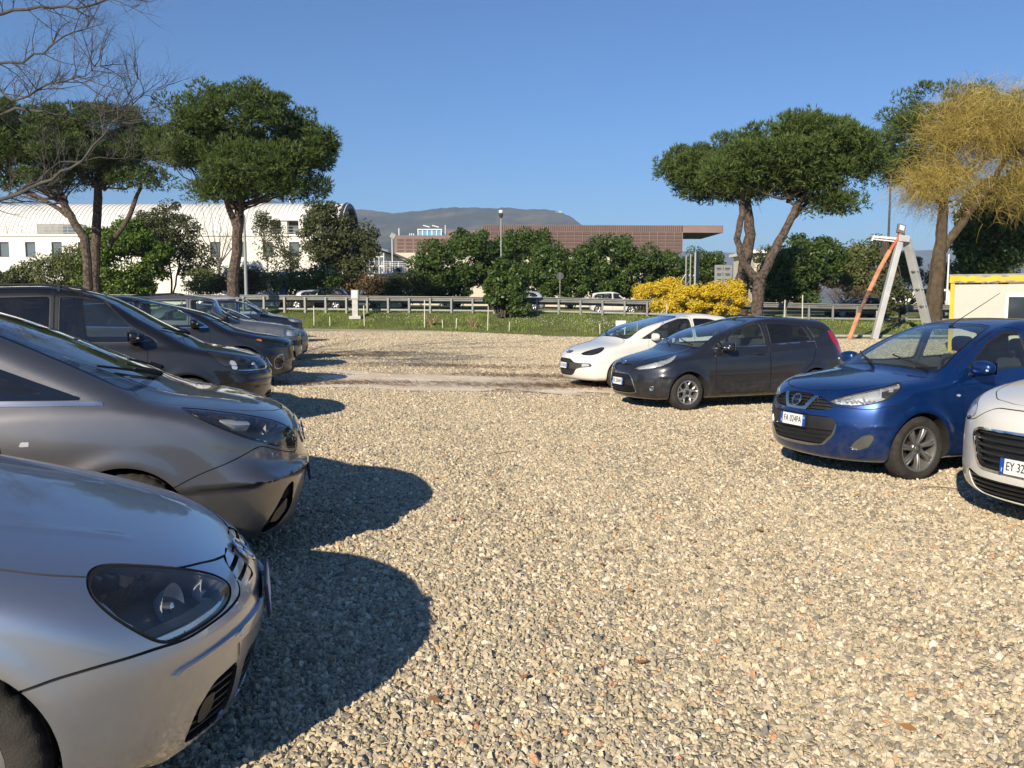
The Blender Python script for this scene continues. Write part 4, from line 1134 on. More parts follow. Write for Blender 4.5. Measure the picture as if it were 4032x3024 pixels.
def spec_bronze():      # grey MPV, second on the left
    q = base_spec(fo=1.04, wb=2.76, ro=0.95, W=1.88, H=1.70, fine_to=-1.2, cowl=(0.14, 1.12), belt=1.04, lip=0.86, roof_front=-1.55,
        nose=[(0.12, 0.87), (0.18, 0.95), (0.28, 1.01), (0.40, 1.035), (0.52, 1.04), (0.64, 1.025), (0.78, 1.0), (0.88, 0.945), (0.95, 0.84), (1.01, 0.66), (1.06, 0.34)],
        top=[(1.2, 0.66), (1.04, 0.83), (0.91, 0.915), (0.74, 0.98), (0.55, 1.03), (0.33, 1.078), (0.14, 1.115), (-0.25, 1.08), (-1.0, 1.03), (-2.8, 1.06), (-3.7, 1.06)],
        crown=[(1.04, 0.10), (0.6, 0.10), (0.14, 0.08), (-0.45, 0.0), (-3.7, 0.0)],
        bow=(0.38, 2.7), wr=0.325, ar=0.365, rim=0.215, tr=1.62, tw=0.215, paint='paint_bronze_grey', plate_txt='', plate_z=0.47, plate_out=0.012, flare=0.014, mirror=(-1.0, 1.14), gap=0.003)
    q['sec'] = [(0.15, -0.10), (0.24, -0.035), (0.36, -0.012), (0.55, 0.0), (0.78, -0.002), (0.95, -0.03), (1.08, -0.075), (1.2, -0.13)]
    q['ws'] = [(0.95, 0.42), (1.12, 0.14), (1.3, -0.24), (1.5, -0.72), (1.62, -1.08), (1.70, -1.5)]
    q['gw'] = [(0.85, 0.90), (1.04, 0.868), (1.3, 0.77), (1.55, 0.67), (1.67, 0.60)]
    q['roof'] = [(0.0, 1.44), (-0.9, 1.63), (-1.7, 1.69), (-2.4, 1.70), (-3.2, 1.65), (-3.7, 1.57)]
    q['rw'] = [(0.95, -3.66), (1.2, -3.58), (1.45, -3.42), (1.67, -3.15)]
    q['ws_poly'] = wsp(q, yb=0.185, yt=0.36)
    q['windows'] = [dict(poly=[(-0.16, 1.065), (-0.95, 1.08), (-0.95, 1.36), (-0.88, 1.355), (-0.40, 1.16)], border=0.035, sm=0.05, ring='gloss_black'),
                    dict(poly=[(-1.01, 1.085), (-1.82, 1.095), (-1.82, 1.55), (-1.50, 1.545), (-1.22, 1.49), (-1.01, 1.41)]),
                    dict(poly=[(-1.90, 1.095), (-2.85, 1.11), (-2.88, 1.47), (-2.4, 1.53), (-1.90, 1.53)], glass='privacy_glass'),
                    dict(poly=[(-2.95, 1.12), (-3.42, 1.16), (-3.30, 1.38), (-2.95, 1.46)], glass='privacy_glass')]
    q['trims'] = [('belt_strip', 'side', [(-0.06, 1.030), (-0.10, 1.056), (-1.0, 1.074), (-2.9, 1.095), (-2.9, 1.078), (-1.0, 1.052)], 'side', 'satin_chrome', 0.006)]
    q['panels'] = [('bonnet', 'top', [(0.89, -0.6), (0.885, 0.15), (0.83, 0.36), (0.70, 0.56), (0.54, 0.68), (0.30, 0.75), (0.10, 0.785), (0.04, 0.70), (0.02, -0.6)], 'bonnet', 'both'),
                   ('front_bumper', 'nose', [(-40, 0.0), (-40, 0.80), (16, 0.79), (22, 0.65), (32, 0.70), (41, 0.765), (56, 0.64), (70, 0.50), (73, 0.36), (74, 0.0)], 'bumper', 'both'),
                   ('door', 'side', [(-0.62, 1.03), (-0.56, 0.6), (-0.60, 0.30), (-1.8, 0.27), (-1.86, 0.4), (-1.86, 1.565), (-1.5, 1.575), (-1.2, 1.525), (-0.98, 1.44), (-0.98, 1.03)], 'door', 'pair'),
                   ('rear_door', 'side', [(-1.868, 0.4), (-1.9, 0.27), (-2.35, 0.30), (-2.42, 0.55), (-2.75, 0.74), (-2.92, 1.05), (-2.92, 1.50), (-2.4, 1.57), (-1.868, 1.565)], 'door', 'pair')]
    q['lamps'] = [dict(name='headlight', view='nose', poly=[(58, 1.005), (50, 0.985), (42, 0.955), (34, 0.915), (27, 0.868), (22, 0.815), (18.8, 0.75), (19, 0.68), (24, 0.685), (31, 0.715), (38, 0.76), (45, 0.815), (51, 0.885), (55.5, 0.95)], sm=0.04, depth=0.07, rim=0.012, house='lamp_dark', rimmat='gloss_black',
                       bowls=[(0.7, 0.58, 0.85, 0.055, (0.95, 0.25, 0.1), 'lamp_bright'), (0.8, 0.43, 0.785, 0.045, (0.97, 0.15, 0.1), 'lamp_bright')], bk=0.6,
                       inlays=[('nose', [(47, 0.955), (38, 0.918), (38, 0.895), (44, 0.905), (48, 0.93)], 'lamp_bright', 0.025), ('nose', [(36, 0.90), (24, 0.825), (24, 0.832), (36, 0.907)], 'chrome', 0.012), ('nose', [(43, 0.81), (36, 0.765), (28, 0.715), (28, 0.722), (36, 0.774), (42, 0.815)], 'chrome', 0.02),
                               ('nose', [(56.5, 0.985), (51, 0.968), (47, 0.85), (51, 0.90), (55, 0.955)], 'gloss_black', 0.01)]),
                  dict(name='indicator', view='side', poly=[(-0.38, 0.845), (-0.47, 0.855), (-0.52, 0.85), (-0.525, 0.832), (-0.47, 0.828), (-0.41, 0.835)], solid='lamp_bright', sm=0.015)]
    q['openings'] = [dict(name='grille', view='front', poly=[(-0.4, 0.835), (0.20, 0.825), (0.30, 0.79), (0.27, 0.72), (0.18, 0.665), (-0.4, 0.655)], depth=0.03, frame=0.028, fmat='chrome', fout=0.010, slats=[(0.685, 0.035, 0.012, 'black_plastic', 0.006)]),
                     dict(name='lower_grille', view='front', poly=[(-0.4, 0.40), (0.36, 0.395), (0.42, 0.35), (0.36, 0.25), (0.25, 0.225), (-0.4, 0.22)], depth=0.05, slats=[(0.25, 0.035, 0.010, 'black_plastic', 0.01)]),
                     dict(name='fog_recess', view='nose', poly=[(26, 0.50), (31, 0.47), (36, 0.36), (41, 0.25), (40, 0.22), (33, 0.235), (27, 0.33)], depth=0.04, sides='pair', sm=0.04, mat='gloss_black', inlays=[([(29, 0.40), (35, 0.33), (37, 0.27), (33, 0.26), (29, 0.32)], 'lamp_dark', 0.012)])]
    q['trims'] += [('lower_strip', 'front', [(-0.5, 0.212), (0.26, 0.215), (0.385, 0.25), (0.435, 0.33), (0.445, 0.325), (0.40, 0.235), (0.27, 0.198), (-0.5, 0.195)], 'nosefront', 'chrome', 0.008)]
    q['badges'] = [('bolt', 0.725, 0.062, 0.012)]
    q['creases'] = [('side', [(-0.2, 0.60), (-1.2, 0.64), (-2.4, 0.70)], -0.008, 0.04), ('top', [(0.6, 0.40), (0.0, 0.58), (-0.3, 0.64)], 0.006, 0.035)]
    return q

def spec_touran():      # black-brown MPV with split square lamps
    q = base_spec(fo=0.98, wb=2.78, ro=0.90, W=1.86, H=1.73, fine_to=-1.6, cowl=(-0.02, 1.10), belt=1.02, lip=0.86, roof_front=-1.12,
        nose=[(0.12, 0.84), (0.2, 0.93), (0.32, 0.97), (0.48, 0.98), (0.60, 0.975), (0.72, 0.95), (0.82, 0.88), (0.89, 0.74), (0.95, 0.5), (1.0, 0.2)],
        top=[(1.11, 0.68), (0.98, 0.78), (0.86, 0.86), (0.68, 0.93), (0.45, 1.0), (0.2, 1.055), (-0.02, 1.085), (-0.4, 1.05), (-1.0, 1.02), (-2.7, 1.04), (-3.5, 1.04)],
        crown=[(0.92, 0.08), (0.4, 0.07), (-0.28, 0.06), (-0.8, 0.0), (-3.5, 0.0)],
        bow=(0.34, 2.8), wr=0.315, ar=0.352, rim=0.205, tr=1.56, tw=0.205, paint='paint_black_brown', plate_txt='', plate_z=0.50, plate_out=0.012, mirror=(-0.62, 1.12), mirror_mat='paint_black', rails=0.58)
    q['ws_poly'] = wsp(q)
    q['gw'] = [(0.85, 0.86), (1.02, 0.835), (1.3, 0.76), (1.56, 0.67), (1.73, 0.60)]
    q['windows'] = win4(-0.02, 1.02, 1.73, -1.45, -3.2, glass2='privacy_glass')
    q['panels'] = [('bonnet', 'top', [(0.86, -0.6), (0.855, 0.30), (0.81, 0.48), (0.68, 0.62), (0.40, 0.71), (0.0, 0.77), (-0.06, 0.62), (-0.09, -0.6)], 'bonnet', 'both'),
                   ('front_bumper', 'nose', [(-40, 0.0), (-40, 0.67), (20, 0.66), (40, 0.655), (54, 0.66), (62, 0.64), (70, 0.56), (73, 0.36), (74, 0.0)], 'bumper', 'both')] + doors(-0.25, 1.02, 1.73, -1.45, -3.2, 2.78, 0.352)
    q['lamps'] = [dict(name='headlight', view='nose', poly=[(19, 0.82), (28, 0.835), (38, 0.86), (50, 0.90), (62, 0.945), (64, 0.925), (60, 0.82), (55, 0.735), (48, 0.69), (36, 0.675), (20, 0.675)], sm=0.03, depth=0.06, rim=0.008, house='lamp_dark',
                       inlays=[('nose', [(49, 0.83), (52, 0.84), (52, 0.72), (49, 0.71)], 'lamp_bright', 0.015), ('nose', [(33, 0.80), (35.5, 0.80), (35.5, 0.71), (33, 0.71)], 'lamp_bright', 0.015), ('nose', [(20, 0.70), (53, 0.715), (52, 0.695), (20, 0.683)], 'satin_chrome', 0.015)])]
    q['openings'] = [dict(name='grille', view='front', poly=[(-0.5, 0.80), (0.33, 0.795), (0.345, 0.775), (0.335, 0.69), (0.32, 0.675), (-0.5, 0.675)], depth=0.035, sm=0.015, slats=[(0.69, 0.026, 0.009, 'satin_chrome', 0.002)]),
                     dict(name='lower_grille', view='front', poly=[(-0.5, 0.42), (0.50, 0.41), (0.60, 0.36), (0.58, 0.27), (0.45, 0.235), (-0.5, 0.23)], depth=0.05, slats=[(0.26, 0.04, 0.012, 'black_plastic', 0.01)])]
    q['bulges'] = [('front', [(-0.5, 0.655), (0.9, 0.645), (0.9, 0.60), (-0.5, 0.60)], 0.010, 0.006)]
    q['badges'] = [('vw', 0.735, 0.065, 0.008)]
    return q

def spec_crossover():   # black car with bright window surround
    q = base_spec(fo=0.95, wb=2.75, ro=0.96, W=1.87, H=1.65, cowl=(-0.22, 1.13), belt=1.05, lip=0.88, roof_front=-1.55,
        bow=(0.46, 2.3), wr=0.36, ar=0.405, rim=0.24, tr=1.62, tw=0.225, zb=0.22, paint='paint_black', plate_txt='', plate_z=0.56, mirror=(-0.80, 1.16), handle_z=0.93)
    q['ws_poly'] = wsp(q)
    q['gw'] = [(0.85, 0.90), (1.05, 0.86), (1.3, 0.77), (1.52, 0.68), (1.65, 0.60)]
    q['windows'] = win4(-0.22, 1.05, 1.65, -1.70, -3.1, glass2='privacy_glass', ring='chrome')
    for w in q['windows']: w['border'] = 0.017
    q['panels'] = [('bonnet', 'top', [(0.79, -0.6), (0.78, 0.20), (0.70, 0.42), (0.50, 0.60), (0.2, 0.70), (-0.16, 0.77), (-0.25, 0.62), (-0.28, -0.6)], 'bonnet', 'both'),
                   ('front_bumper', 'nose', [(-40, 0.0), (-40, 0.80), (16, 0.79), (22, 0.70), (45, 0.74), (60, 0.72), (72, 0.64), (74, 0.40), (74, 0.0)], 'bumper', 'both')] + doors(-0.32, 1.05, 1.65, -1.70, -3.1, 2.75, 0.405)
    q['lamps'] = [dict(name='headlight', view='nose', poly=[(22, 0.745), (28, 0.80), (40, 0.85), (54, 0.885), (66, 0.905), (64, 0.86), (52, 0.785), (40, 0.74), (28, 0.72)], sm=0.03, depth=0.06, bowls=[(0.7, 0.58, 0.82, 0.045, (0.95, 0.25, 0.1), 'chrome'), (0.75, 0.48, 0.79, 0.04, (0.97, 0.15, 0.1), 'chrome')], bk=0.5,
                       inlays=[('nose', [(65, 0.90), (58, 0.885), (56, 0.825), (61, 0.85)], 'lamp_orange', 0.012)]),
                  dict(name='fog_lamp', view='nose', poly=[(36, 0.60), (44, 0.58), (49, 0.50), (48, 0.34), (38, 0.34), (36, 0.44)], sm=0.03, depth=0.05, rim=0.012, rimmat='satin_chrome', house='gloss_black', bowls=[(0.8, 0.60, 0.50, 0.05, (0.97, 0.2, 0.0), 'chrome')], bk=0.5)]
    q['openings'] = [dict(name='grille', view='front', poly=[(-0.4, 0.775), (0.26, 0.77), (0.34, 0.74), (0.26, 0.70), (-0.4, 0.69)], depth=0.03, frame=0.010, fmat='satin_chrome'),
                     dict(name='lower_grille', view='front', poly=[(-0.5, 0.46), (0.40, 0.455), (0.44, 0.40), (0.38, 0.30), (-0.5, 0.28)], depth=0.05, slats=[(0.30, 0.04, 0.012, 'black_plastic', 0.01)])]
    return q

def spec_suv():         # grey estate-like off-roader with roof rails and upright screen
    q = base_spec(fo=0.84, wb=2.65, ro=0.95, W=1.79, H=1.70, cowl=(-0.55, 1.15), belt=1.08, lip=0.95, roof_front=-1.20,
        bow=(0.20, 3.0), wr=0.35, ar=0.40, rim=0.22, tr=1.55, zb=0.26, paint='paint_grey', plate_txt='', plate_z=0.58, mirror=(-0.85, 1.2), mirror_mat='black_plastic', handle_z=0.96, rails=0.56)
    q['ws_poly'] = wsp(q)
    q['gw'] = [(0.85, 0.85), (1.08, 0.82), (1.4, 0.74), (1.6, 0.68), (1.70, 0.63)]
    q['windows'] = win4(-0.55, 1.08, 1.70, -1.60, -3.2)
    q['panels'] = [('bonnet', 'top', [(0.70, -0.6), (0.69, 0.40), (0.55, 0.62), (0.2, 0.70), (-0.46, 0.73), (-0.56, 0.62), (-0.60, -0.6)], 'bonnet', 'both'),
                   ('front_bumper', 'nose', [(-40, 0.0), (-40, 0.70), (40, 0.70), (60, 0.70), (72, 0.64), (74, 0.40), (74, 0.0)], 'bumper', 'both')] + doors(-0.55, 1.08, 1.70, -1.60, -3.2, 2.65, 0.40)
    q['lamps'] = [dict(name='headlight', view='nose', poly=[(27, 0.89), (40, 0.90), (52, 0.91), (54, 0.89), (54, 0.77), (50, 0.75), (27, 0.75)], sm=0.03, depth=0.06, house='lamp_bright', bowls=[(0.6, 0.55, 0.83, 0.06, (1, 0.1, 0), 'chrome')], bk=0.4)]
    q['openings'] = [dict(name='grille', view='front', poly=[(-0.5, 0.89), (0.40, 0.885), (0.40, 0.76), (-0.5, 0.76)], depth=0.03, slats=[(0.78, 0.035, 0.014, 'paint_grey', 0.002)]),
                     dict(name='lower_grille', view='front', poly=[(-0.5, 0.68), (0.9, 0.66), (0.9, 0.54), (-0.5, 0.50)], depth=0.012, mat='black_plastic')]
    return q

def spec_hatch(paintm, **k):
    a = dict(fo=0.86, wb=2.58, ro=0.78, W=1.76, H=1.50, cowl=(-0.45, 1.02), belt=0.96, lip=0.80, roof_front=-1.4, paint=paintm, wr=0.31, ar=0.35, rim=0.205, tr=1.54)
    a.update(k); q = base_spec(**a)
    cx = q['cowl'][0]; bz = q['belt']; H = q['H']; xb = k.get('xb', cx - 1.08); xr = k.get('xr', -(q['wb'] + q['ro']) + 0.55); lip = q['lip']
    q['ws_poly'] = wsp(q)
    q['windows'] = win4(cx, bz, H, xb, xr, ring=k.get('ring', 'black_plastic'))
    q['panels'] = [('bonnet', 'top', [(q['fo'] - 0.14, -0.6), (q['fo'] - 0.16, 0.25), (q['fo'] - 0.26, 0.46), (0.3, 0.64), (cx + 0.06, 0.72), (cx - 0.03, 0.6), (cx - 0.06, -0.6)], 'bonnet', 'both'),
                   ('front_bumper', 'nose', [(-40, 0.0), (-40, lip - 0.1), (20, lip - 0.11), (24, lip - 0.17), (50, lip - 0.15), (62, lip - 0.12), (72, lip - 0.18), (74, 0.40), (74, 0.0)], 'bumper', 'both')] + doors(cx, bz, H, xb, xr, q['wb'], q['ar'])
    l = lip - 0.76
    q['lamps'] = [dict(name='headlight', view='nose', poly=[(22, 0.64 + l), (26, 0.69 + l), (40, 0.745 + l), (54, 0.79 + l), (62, 0.80 + l), (60, 0.73 + l), (52, 0.65 + l), (40, 0.615 + l), (26, 0.61 + l)], depth=0.06, house=k.get('lamp', 'lamp_bright'), bowls=[(0.6, 0.55, 0.69 + l, 0.05, (0.95, 0.25, 0.1), 'chrome')], bk=0.6),
                  dict(name='tail_light', at='rear', view='side', poly=[(-(q['wb'] + q['ro']) + 0.28, 0.72), (-(q['wb'] + q['ro']) + 0.30, 1.0), (-(q['wb'] + q['ro']) + 0.2, 1.1), (-(q['wb'] + q['ro']) - 0.2, 1.1), (-(q['wb'] + q['ro']) - 0.2, 0.7)], solid='lamp_red')]
    q['openings'] = [dict(name='grille', view='front', poly=[(-0.4, 0.70 + l), (0.26, 0.695 + l), (0.32, 0.66 + l), (0.24, 0.61 + l), (-0.4, 0.60 + l)], depth=0.03, slats=[(0.62 + l, 0.03, 0.01, 'satin_chrome', 0.004)]),
                     dict(name='lower_grille', view='front', poly=[(-0.5, 0.42), (0.42, 0.41), (0.50, 0.36), (0.42, 0.25), (-0.5, 0.24)], depth=0.05, slats=[(0.26, 0.04, 0.012, 'black_plastic', 0.01)])]
    return q

def spec_charcoal():    # dark grey hatchback in the right row
    q = base_spec(fo=0.80, wb=2.49, ro=0.82, W=1.72, H=1.48, cowl=(-0.20, 1.00), belt=0.95, lip=0.80, roof_front=-1.36,
        nose=[(0.12, 0.64), (0.19, 0.73), (0.30, 0.785), (0.42, 0.80), (0.55, 0.79), (0.66, 0.765), (0.75, 0.70), (0.82, 0.58), (0.88, 0.35), (0.93, 0.0)],
        top=[(0.95, 0.60), (0.8, 0.70), (0.68, 0.765), (0.5, 0.825), (0.25, 0.885), (0.0, 0.95), (-0.20, 0.99), (-0.6, 0.96), (-1.2, 0.95), (-2.4, 1.02), (-3.3, 1.05)],
        crown=[(0.8, 0.10), (0.4, 0.09), (-0.36, 0.06), (-0.9, 0.0), (-3.1, 0.0)],
        bow=(0.44, 2.3), wr=0.292, ar=0.335, rim=0.19, tr=1.49, tw=0.195, style='y5', rimmat='alloy', paint='paint_charcoal', spin=0.0, antenna=(-1.42, 30), ant_len=0.30,
        plate_txt='EL 556NH', plate_z=0.44, mirror=(-0.72, 1.00), handle_z=0.88, flare=0.022, mirror_mat='paint_charcoal', lining='lining_pale')
    q['roof'] = [(-0.3, 1.34), (-1.36, 1.46), (-1.8, 1.48), (-2.4, 1.455), (-3.1, 1.385)]
    q['rw'] = [(0.85, -3.28), (1.1, -3.18), (1.3, -3.06), (1.48, -2.92)]
    q['ws_poly'] = wsp(q)
    q['windows'] = [dict(poly=[(-0.40, 0.985), (-0.74, 0.992), (-0.74, 1.15), (-0.70, 1.14)], border=0.012, sm=0.02),
                    dict(poly=[(-0.79, 0.995), (-1.52, 1.02), (-1.50, 1.375), (-1.34, 1.37), (-1.05, 1.29), (-0.79, 1.165)]),
                    dict(poly=[(-1.60, 1.025), (-2.50, 1.07), (-2.44, 1.18), (-2.36, 1.325), (-2.0, 1.37), (-1.59, 1.38)], glass='privacy_glass'),
                    dict(poly=[(-2.56, 1.08), (-2.84, 1.22), (-2.82, 1.27), (-2.43, 1.32), (-2.50, 1.18)], glass='privacy_glass', sm=0.02, border=0.012)]
    q['trims'] = [('belt_strip', 'side', [(-0.46, 0.968), (-0.80, 0.981), (-1.5, 1.004), (-2.54, 1.052), (-2.54, 1.070), (-1.5, 1.021), (-0.80, 0.998), (-0.46, 0.984)], 'side', 'satin_chrome', 0.005)]
    q['panels'] = [('bonnet', 'top', [(0.66, -0.5), (0.65, 0.12), (0.58, 0.32), (0.45, 0.50), (0.15, 0.64), (-0.1, 0.69), (-0.20, 0.72), (-0.25, 0.62), (-0.27, -0.5)], 'bonnet', 'both'),
                   ('front_bumper', 'nose', [(-40, 0.0), (-40, 0.735), (16, 0.72), (20, 0.63), (36, 0.66), (54, 0.74), (64, 0.66), (70, 0.5), (73, 0.3), (74, 0.0)], 'bumper', 'both'),
                   ('door', 'side', [(-0.52, 0.95), (-0.50, 0.5), (-0.56, 0.27), (-1.50, 0.25), (-1.555, 0.35), (-1.555, 1.41), (-1.34, 1.405), (-1.03, 1.325), (-0.70, 1.15), (-0.52, 1.02)], 'door', 'pair'),
                   ('rear_door', 'side', [(-1.565, 0.35), (-1.60, 0.25), (-2.06, 0.28), (-2.16, 0.52), (-2.42, 0.72), (-2.56, 1.04), (-2.50, 1.20), (-2.40, 1.35), (-2.0, 1.405), (-1.565, 1.412)], 'door', 'pair')]
    q['lamps'] = [dict(name='headlight', view='nose', poly=[(20, 0.655), (26, 0.70), (38, 0.755), (50, 0.81), (60, 0.86), (67, 0.905), (65, 0.86), (58, 0.775), (49, 0.71), (38, 0.665), (28, 0.645)], sm=0.02, depth=0.055, rim=0.008, house='lamp_bright', rimmat='satin_chrome',
                       bowls=[(0.5, 0.60, 0.755, 0.05, (0.95, 0.25, 0.1), 'chrome'), (0.6, 0.45, 0.70, 0.035, (0.97, 0.15, 0.1), 'chrome')], bk=0.5),
                  dict(name='fog_lamp', view='nose', poly=arc_pts((41, 0.36), 1, 0, 360, 3)[:0] or [(38.5, 0.36), (39.2, 0.39), (41, 0.405), (42.8, 0.39), (43.5, 0.36), (42.8, 0.33), (41, 0.315), (39.2, 0.33)], sm=0.02, depth=0.03, rim=0.006, house='chrome', rimmat='satin_chrome'),
                  dict(name='tail_light', at='rear', view='side', poly=[(-2.88, 1.24), (-2.97, 1.23), (-3.16, 1.0), (-3.45, 0.86), (-3.45, 0.74), (-3.16, 0.76), (-3.03, 0.90), (-2.93, 1.08)], solid='lamp_red', sm=0.02)]
    q['openings'] = [dict(name='upper_grille', view='front', poly=[(-0.4, 0.735), (0.22, 0.725), (0.30, 0.695), (0.26, 0.680), (-0.4, 0.685)], depth=0.02, sm=0.01),
                     dict(name='lower_grille', view='front', poly=[(-0.5, 0.585), (0.26, 0.58), (0.33, 0.54), (0.43, 0.30), (0.40, 0.27), (0.30, 0.255), (-0.5, 0.25)], depth=0.035, frame=0.012, fmat='satin_chrome', fout=0.004, slats=[(0.285, 0.03, 0.01, 'black_plastic', 0.008), (0.39, 0.5, 0.10, 'black_plastic', 0.004), (0.52, 0.03, 0.01, 'black_plastic', 0.01)])]
    q['badges'] = [('oval', 0.735, 0.062, 0.004)]
    q['creases'] = [('side', [(0.1, 0.80), (-0.8, 0.84), (-2.0, 0.93), (-2.9, 1.0)], 0.007, 0.035), ('side', [(-0.5, 0.42), (-1.9, 0.48)], -0.008, 0.06), ('top', [(0.5, 0.36), (0.0, 0.48), (-0.4, 0.55)], 0.006, 0.03)]
    return q

def spec_white():       # cream-white hatchback in the right row
    q = base_spec(fo=0.87, wb=2.51, ro=0.69, W=1.69, H=1.49, cowl=(-0.12, 1.01), belt=0.95, lip=0.80, roof_front=-1.42,
        nose=[(0.12, 0.70), (0.19, 0.79), (0.30, 0.85), (0.42, 0.87), (0.55, 0.865), (0.66, 0.84), (0.75, 0.77), (0.82, 0.64), (0.88, 0.40), (0.94, 0.0)],
        top=[(1.0, 0.60), (0.87, 0.69), (0.74, 0.765), (0.55, 0.825), (0.30, 0.905), (0.05, 0.965), (-0.12, 1.0), (-0.55, 0.97), (-1.2, 0.95), (-2.5, 0.99), (-3.2, 1.0)],
        bow=(0.46, 2.2), wr=0.295, ar=0.335, rim=0.19, tr=1.46, tw=0.185, paint='paint_white', plate_txt='|', plate_z=0.46, mirror=(-0.74, 1.02), handle_z=0.88, flare=0.02, plate_out=0.01)
    q['ws_poly'] = wsp(q)
    q['windows'] = [dict(poly=[(-0.42, 0.985), (-1.65, 1.0), (-1.64, 1.385), (-1.42, 1.385), (-1.06, 1.29), (-0.75, 1.15)]),
                    dict(poly=[(-1.72, 1.0), (-2.5, 1.05), (-2.62, 1.14), (-2.45, 1.30), (-2.1, 1.375), (-1.72, 1.385)], glass='privacy_glass')]
    q['panels'] = [('bonnet', 'top', [(0.72, -0.5), (0.71, 0.12), (0.62, 0.32), (0.47, 0.46), (0.2, 0.60), (0.0, 0.66), (-0.10, 0.69), (-0.16, 0.60), (-0.19, -0.5)], 'bonnet', 'both'),
                   ('door', 'side', [(-0.60, 0.95), (-0.56, 0.5), (-0.62, 0.27), (-1.62, 0.25), (-1.68, 0.35), (-1.68, 1.415), (-1.42, 1.415), (-1.08, 1.325), (-0.75, 1.12)], 'door', 'pair')]
    q['lamps'] = [dict(name='headlight', view='nose', poly=[(24, 0.70), (29, 0.75), (37, 0.79), (45, 0.825), (51, 0.835), (53, 0.81), (51, 0.755), (46, 0.705), (39, 0.675), (30, 0.675)], sm=0.035, depth=0.06, house='lamp_dark', rim=0.012, rimmat='frit',
                       bowls=[(0.6, 0.56, 0.755, 0.05, (0.95, 0.25, 0.1), 'lamp_bright'), (0.66, 0.44, 0.72, 0.04, (0.97, 0.15, 0.1), 'lamp_bright')], bk=0.5)]
    q['openings'] = [dict(name='emblem_grille', view='front', poly=[(-0.2, 0.755), (0.12, 0.75), (0.15, 0.725), (0.10, 0.70), (-0.2, 0.695)], depth=0.012, mat='satin_chrome', sm=0.02),
                     dict(name='lower_grille', view='nose', poly=[(-20, 0.61), (12, 0.60), (18, 0.53), (26, 0.52), (38, 0.525), (41, 0.50), (40, 0.455), (27, 0.43), (21, 0.40), (17, 0.30), (12, 0.265), (-20, 0.26)], depth=0.035, sm=0.03, mat='black_plastic', slats=[(0.29, 0.032, 0.010, 'grey_plastic', 0.01), (0.40, 0.9, 0.12, 'grey_plastic', 0.012)], inlays=[([(28, 0.51), (38, 0.512), (37, 0.465), (28, 0.45)], 'lamp_bright', 0.008)])]
    q['badges'] = [('oval', 0.725, 0.05, 0.004)]
    return q

def spec_cream():       # white car cropped by the right edge: big trapezoid grille
    q = base_spec(fine_to=-0.9, fo=0.88, wb=2.54, ro=0.60, W=1.74, H=1.68, cowl=(-0.30, 1.16), belt=1.05, lip=0.86, roof_front=-1.3,
        nose=[(0.12, 0.70), (0.19, 0.80), (0.28, 0.86), (0.40, 0.88), (0.64, 0.875), (0.79, 0.85), (0.90, 0.78), (0.98, 0.62), (1.04, 0.35), (1.08, 0.0)],
        top=[(1.05, 0.74), (0.88, 0.855), (0.74, 0.93), (0.55, 0.995), (0.25, 1.07), (-0.1, 1.13), (-0.35, 1.155), (-0.7, 1.08), (-1.2, 1.05), (-2.5, 1.03), (-3.2, 1.03)],
        bow=(0.40, 2.5), wr=0.30, ar=0.34, rim=0.195, tr=1.5, paint='paint_white', plate_txt='EY 32', plate_dx=-0.058, plate_z=0.475, plate_out=0.0, flare=0.018, mirror=(-0.7, 1.08))
    q['ws_poly'] = wsp(q)
    q['windows'] = win4(-0.30, 1.05, 1.68, -1.5, -2.7)
    q['panels'] = [('bonnet', 'top', [(0.73, -0.5), (0.72, 0.22), (0.64, 0.44), (0.46, 0.60), (0.15, 0.68), (-0.3, 0.73), (-0.38, 0.62), (-0.41, -0.5)], 'bonnet', 'both'),
                   ('front_bumper', 'nose', [(-40, 0.0), (-40, 0.88), (20, 0.87), (30, 0.76), (42, 0.73), (52, 0.755), (60, 0.79), (70, 0.70), (74, 0.4), (74, 0.0)], 'bumper', 'both')] + doors(-0.30, 1.05, 1.68, -1.5, -2.7, 2.54, 0.34)
    q['lamps'] = [dict(name='headlight', view='nose', poly=[(30, 0.80), (33, 0.85), (44, 0.92), (56, 0.985), (64, 1.01), (63, 0.95), (57, 0.85), (50, 0.77), (44, 0.735), (36, 0.745)], sm=0.03, depth=0.07, house='lamp_bright', bowls=[(0.6, 0.62, 0.85, 0.055, (0.95, 0.25, 0.1), 'chrome')], bk=0.5)]
    q['openings'] = [dict(name='grille', view='front', poly=[(-0.5, 0.735), (0.44, 0.72), (0.52, 0.685), (0.52, 0.63), (0.44, 0.45), (0.38, 0.41), (-0.5, 0.40)], depth=0.045, frame=0.018, fmat='chrome', fout=0.008, sm=0.04, mat='black_plastic', slats=[(0.43, 0.05, 0.018, 'black_plastic', 0.012)]),
                     dict(name='lower_grille', view='front', poly=[(-0.5, 0.345), (0.42, 0.35), (0.56, 0.385), (0.58, 0.36), (0.52, 0.24), (0.44, 0.205), (-0.5, 0.20)], depth=0.045, sm=0.02, slats=[(0.225, 0.036, 0.014, 'black_plastic', 0.01)])]
    return q
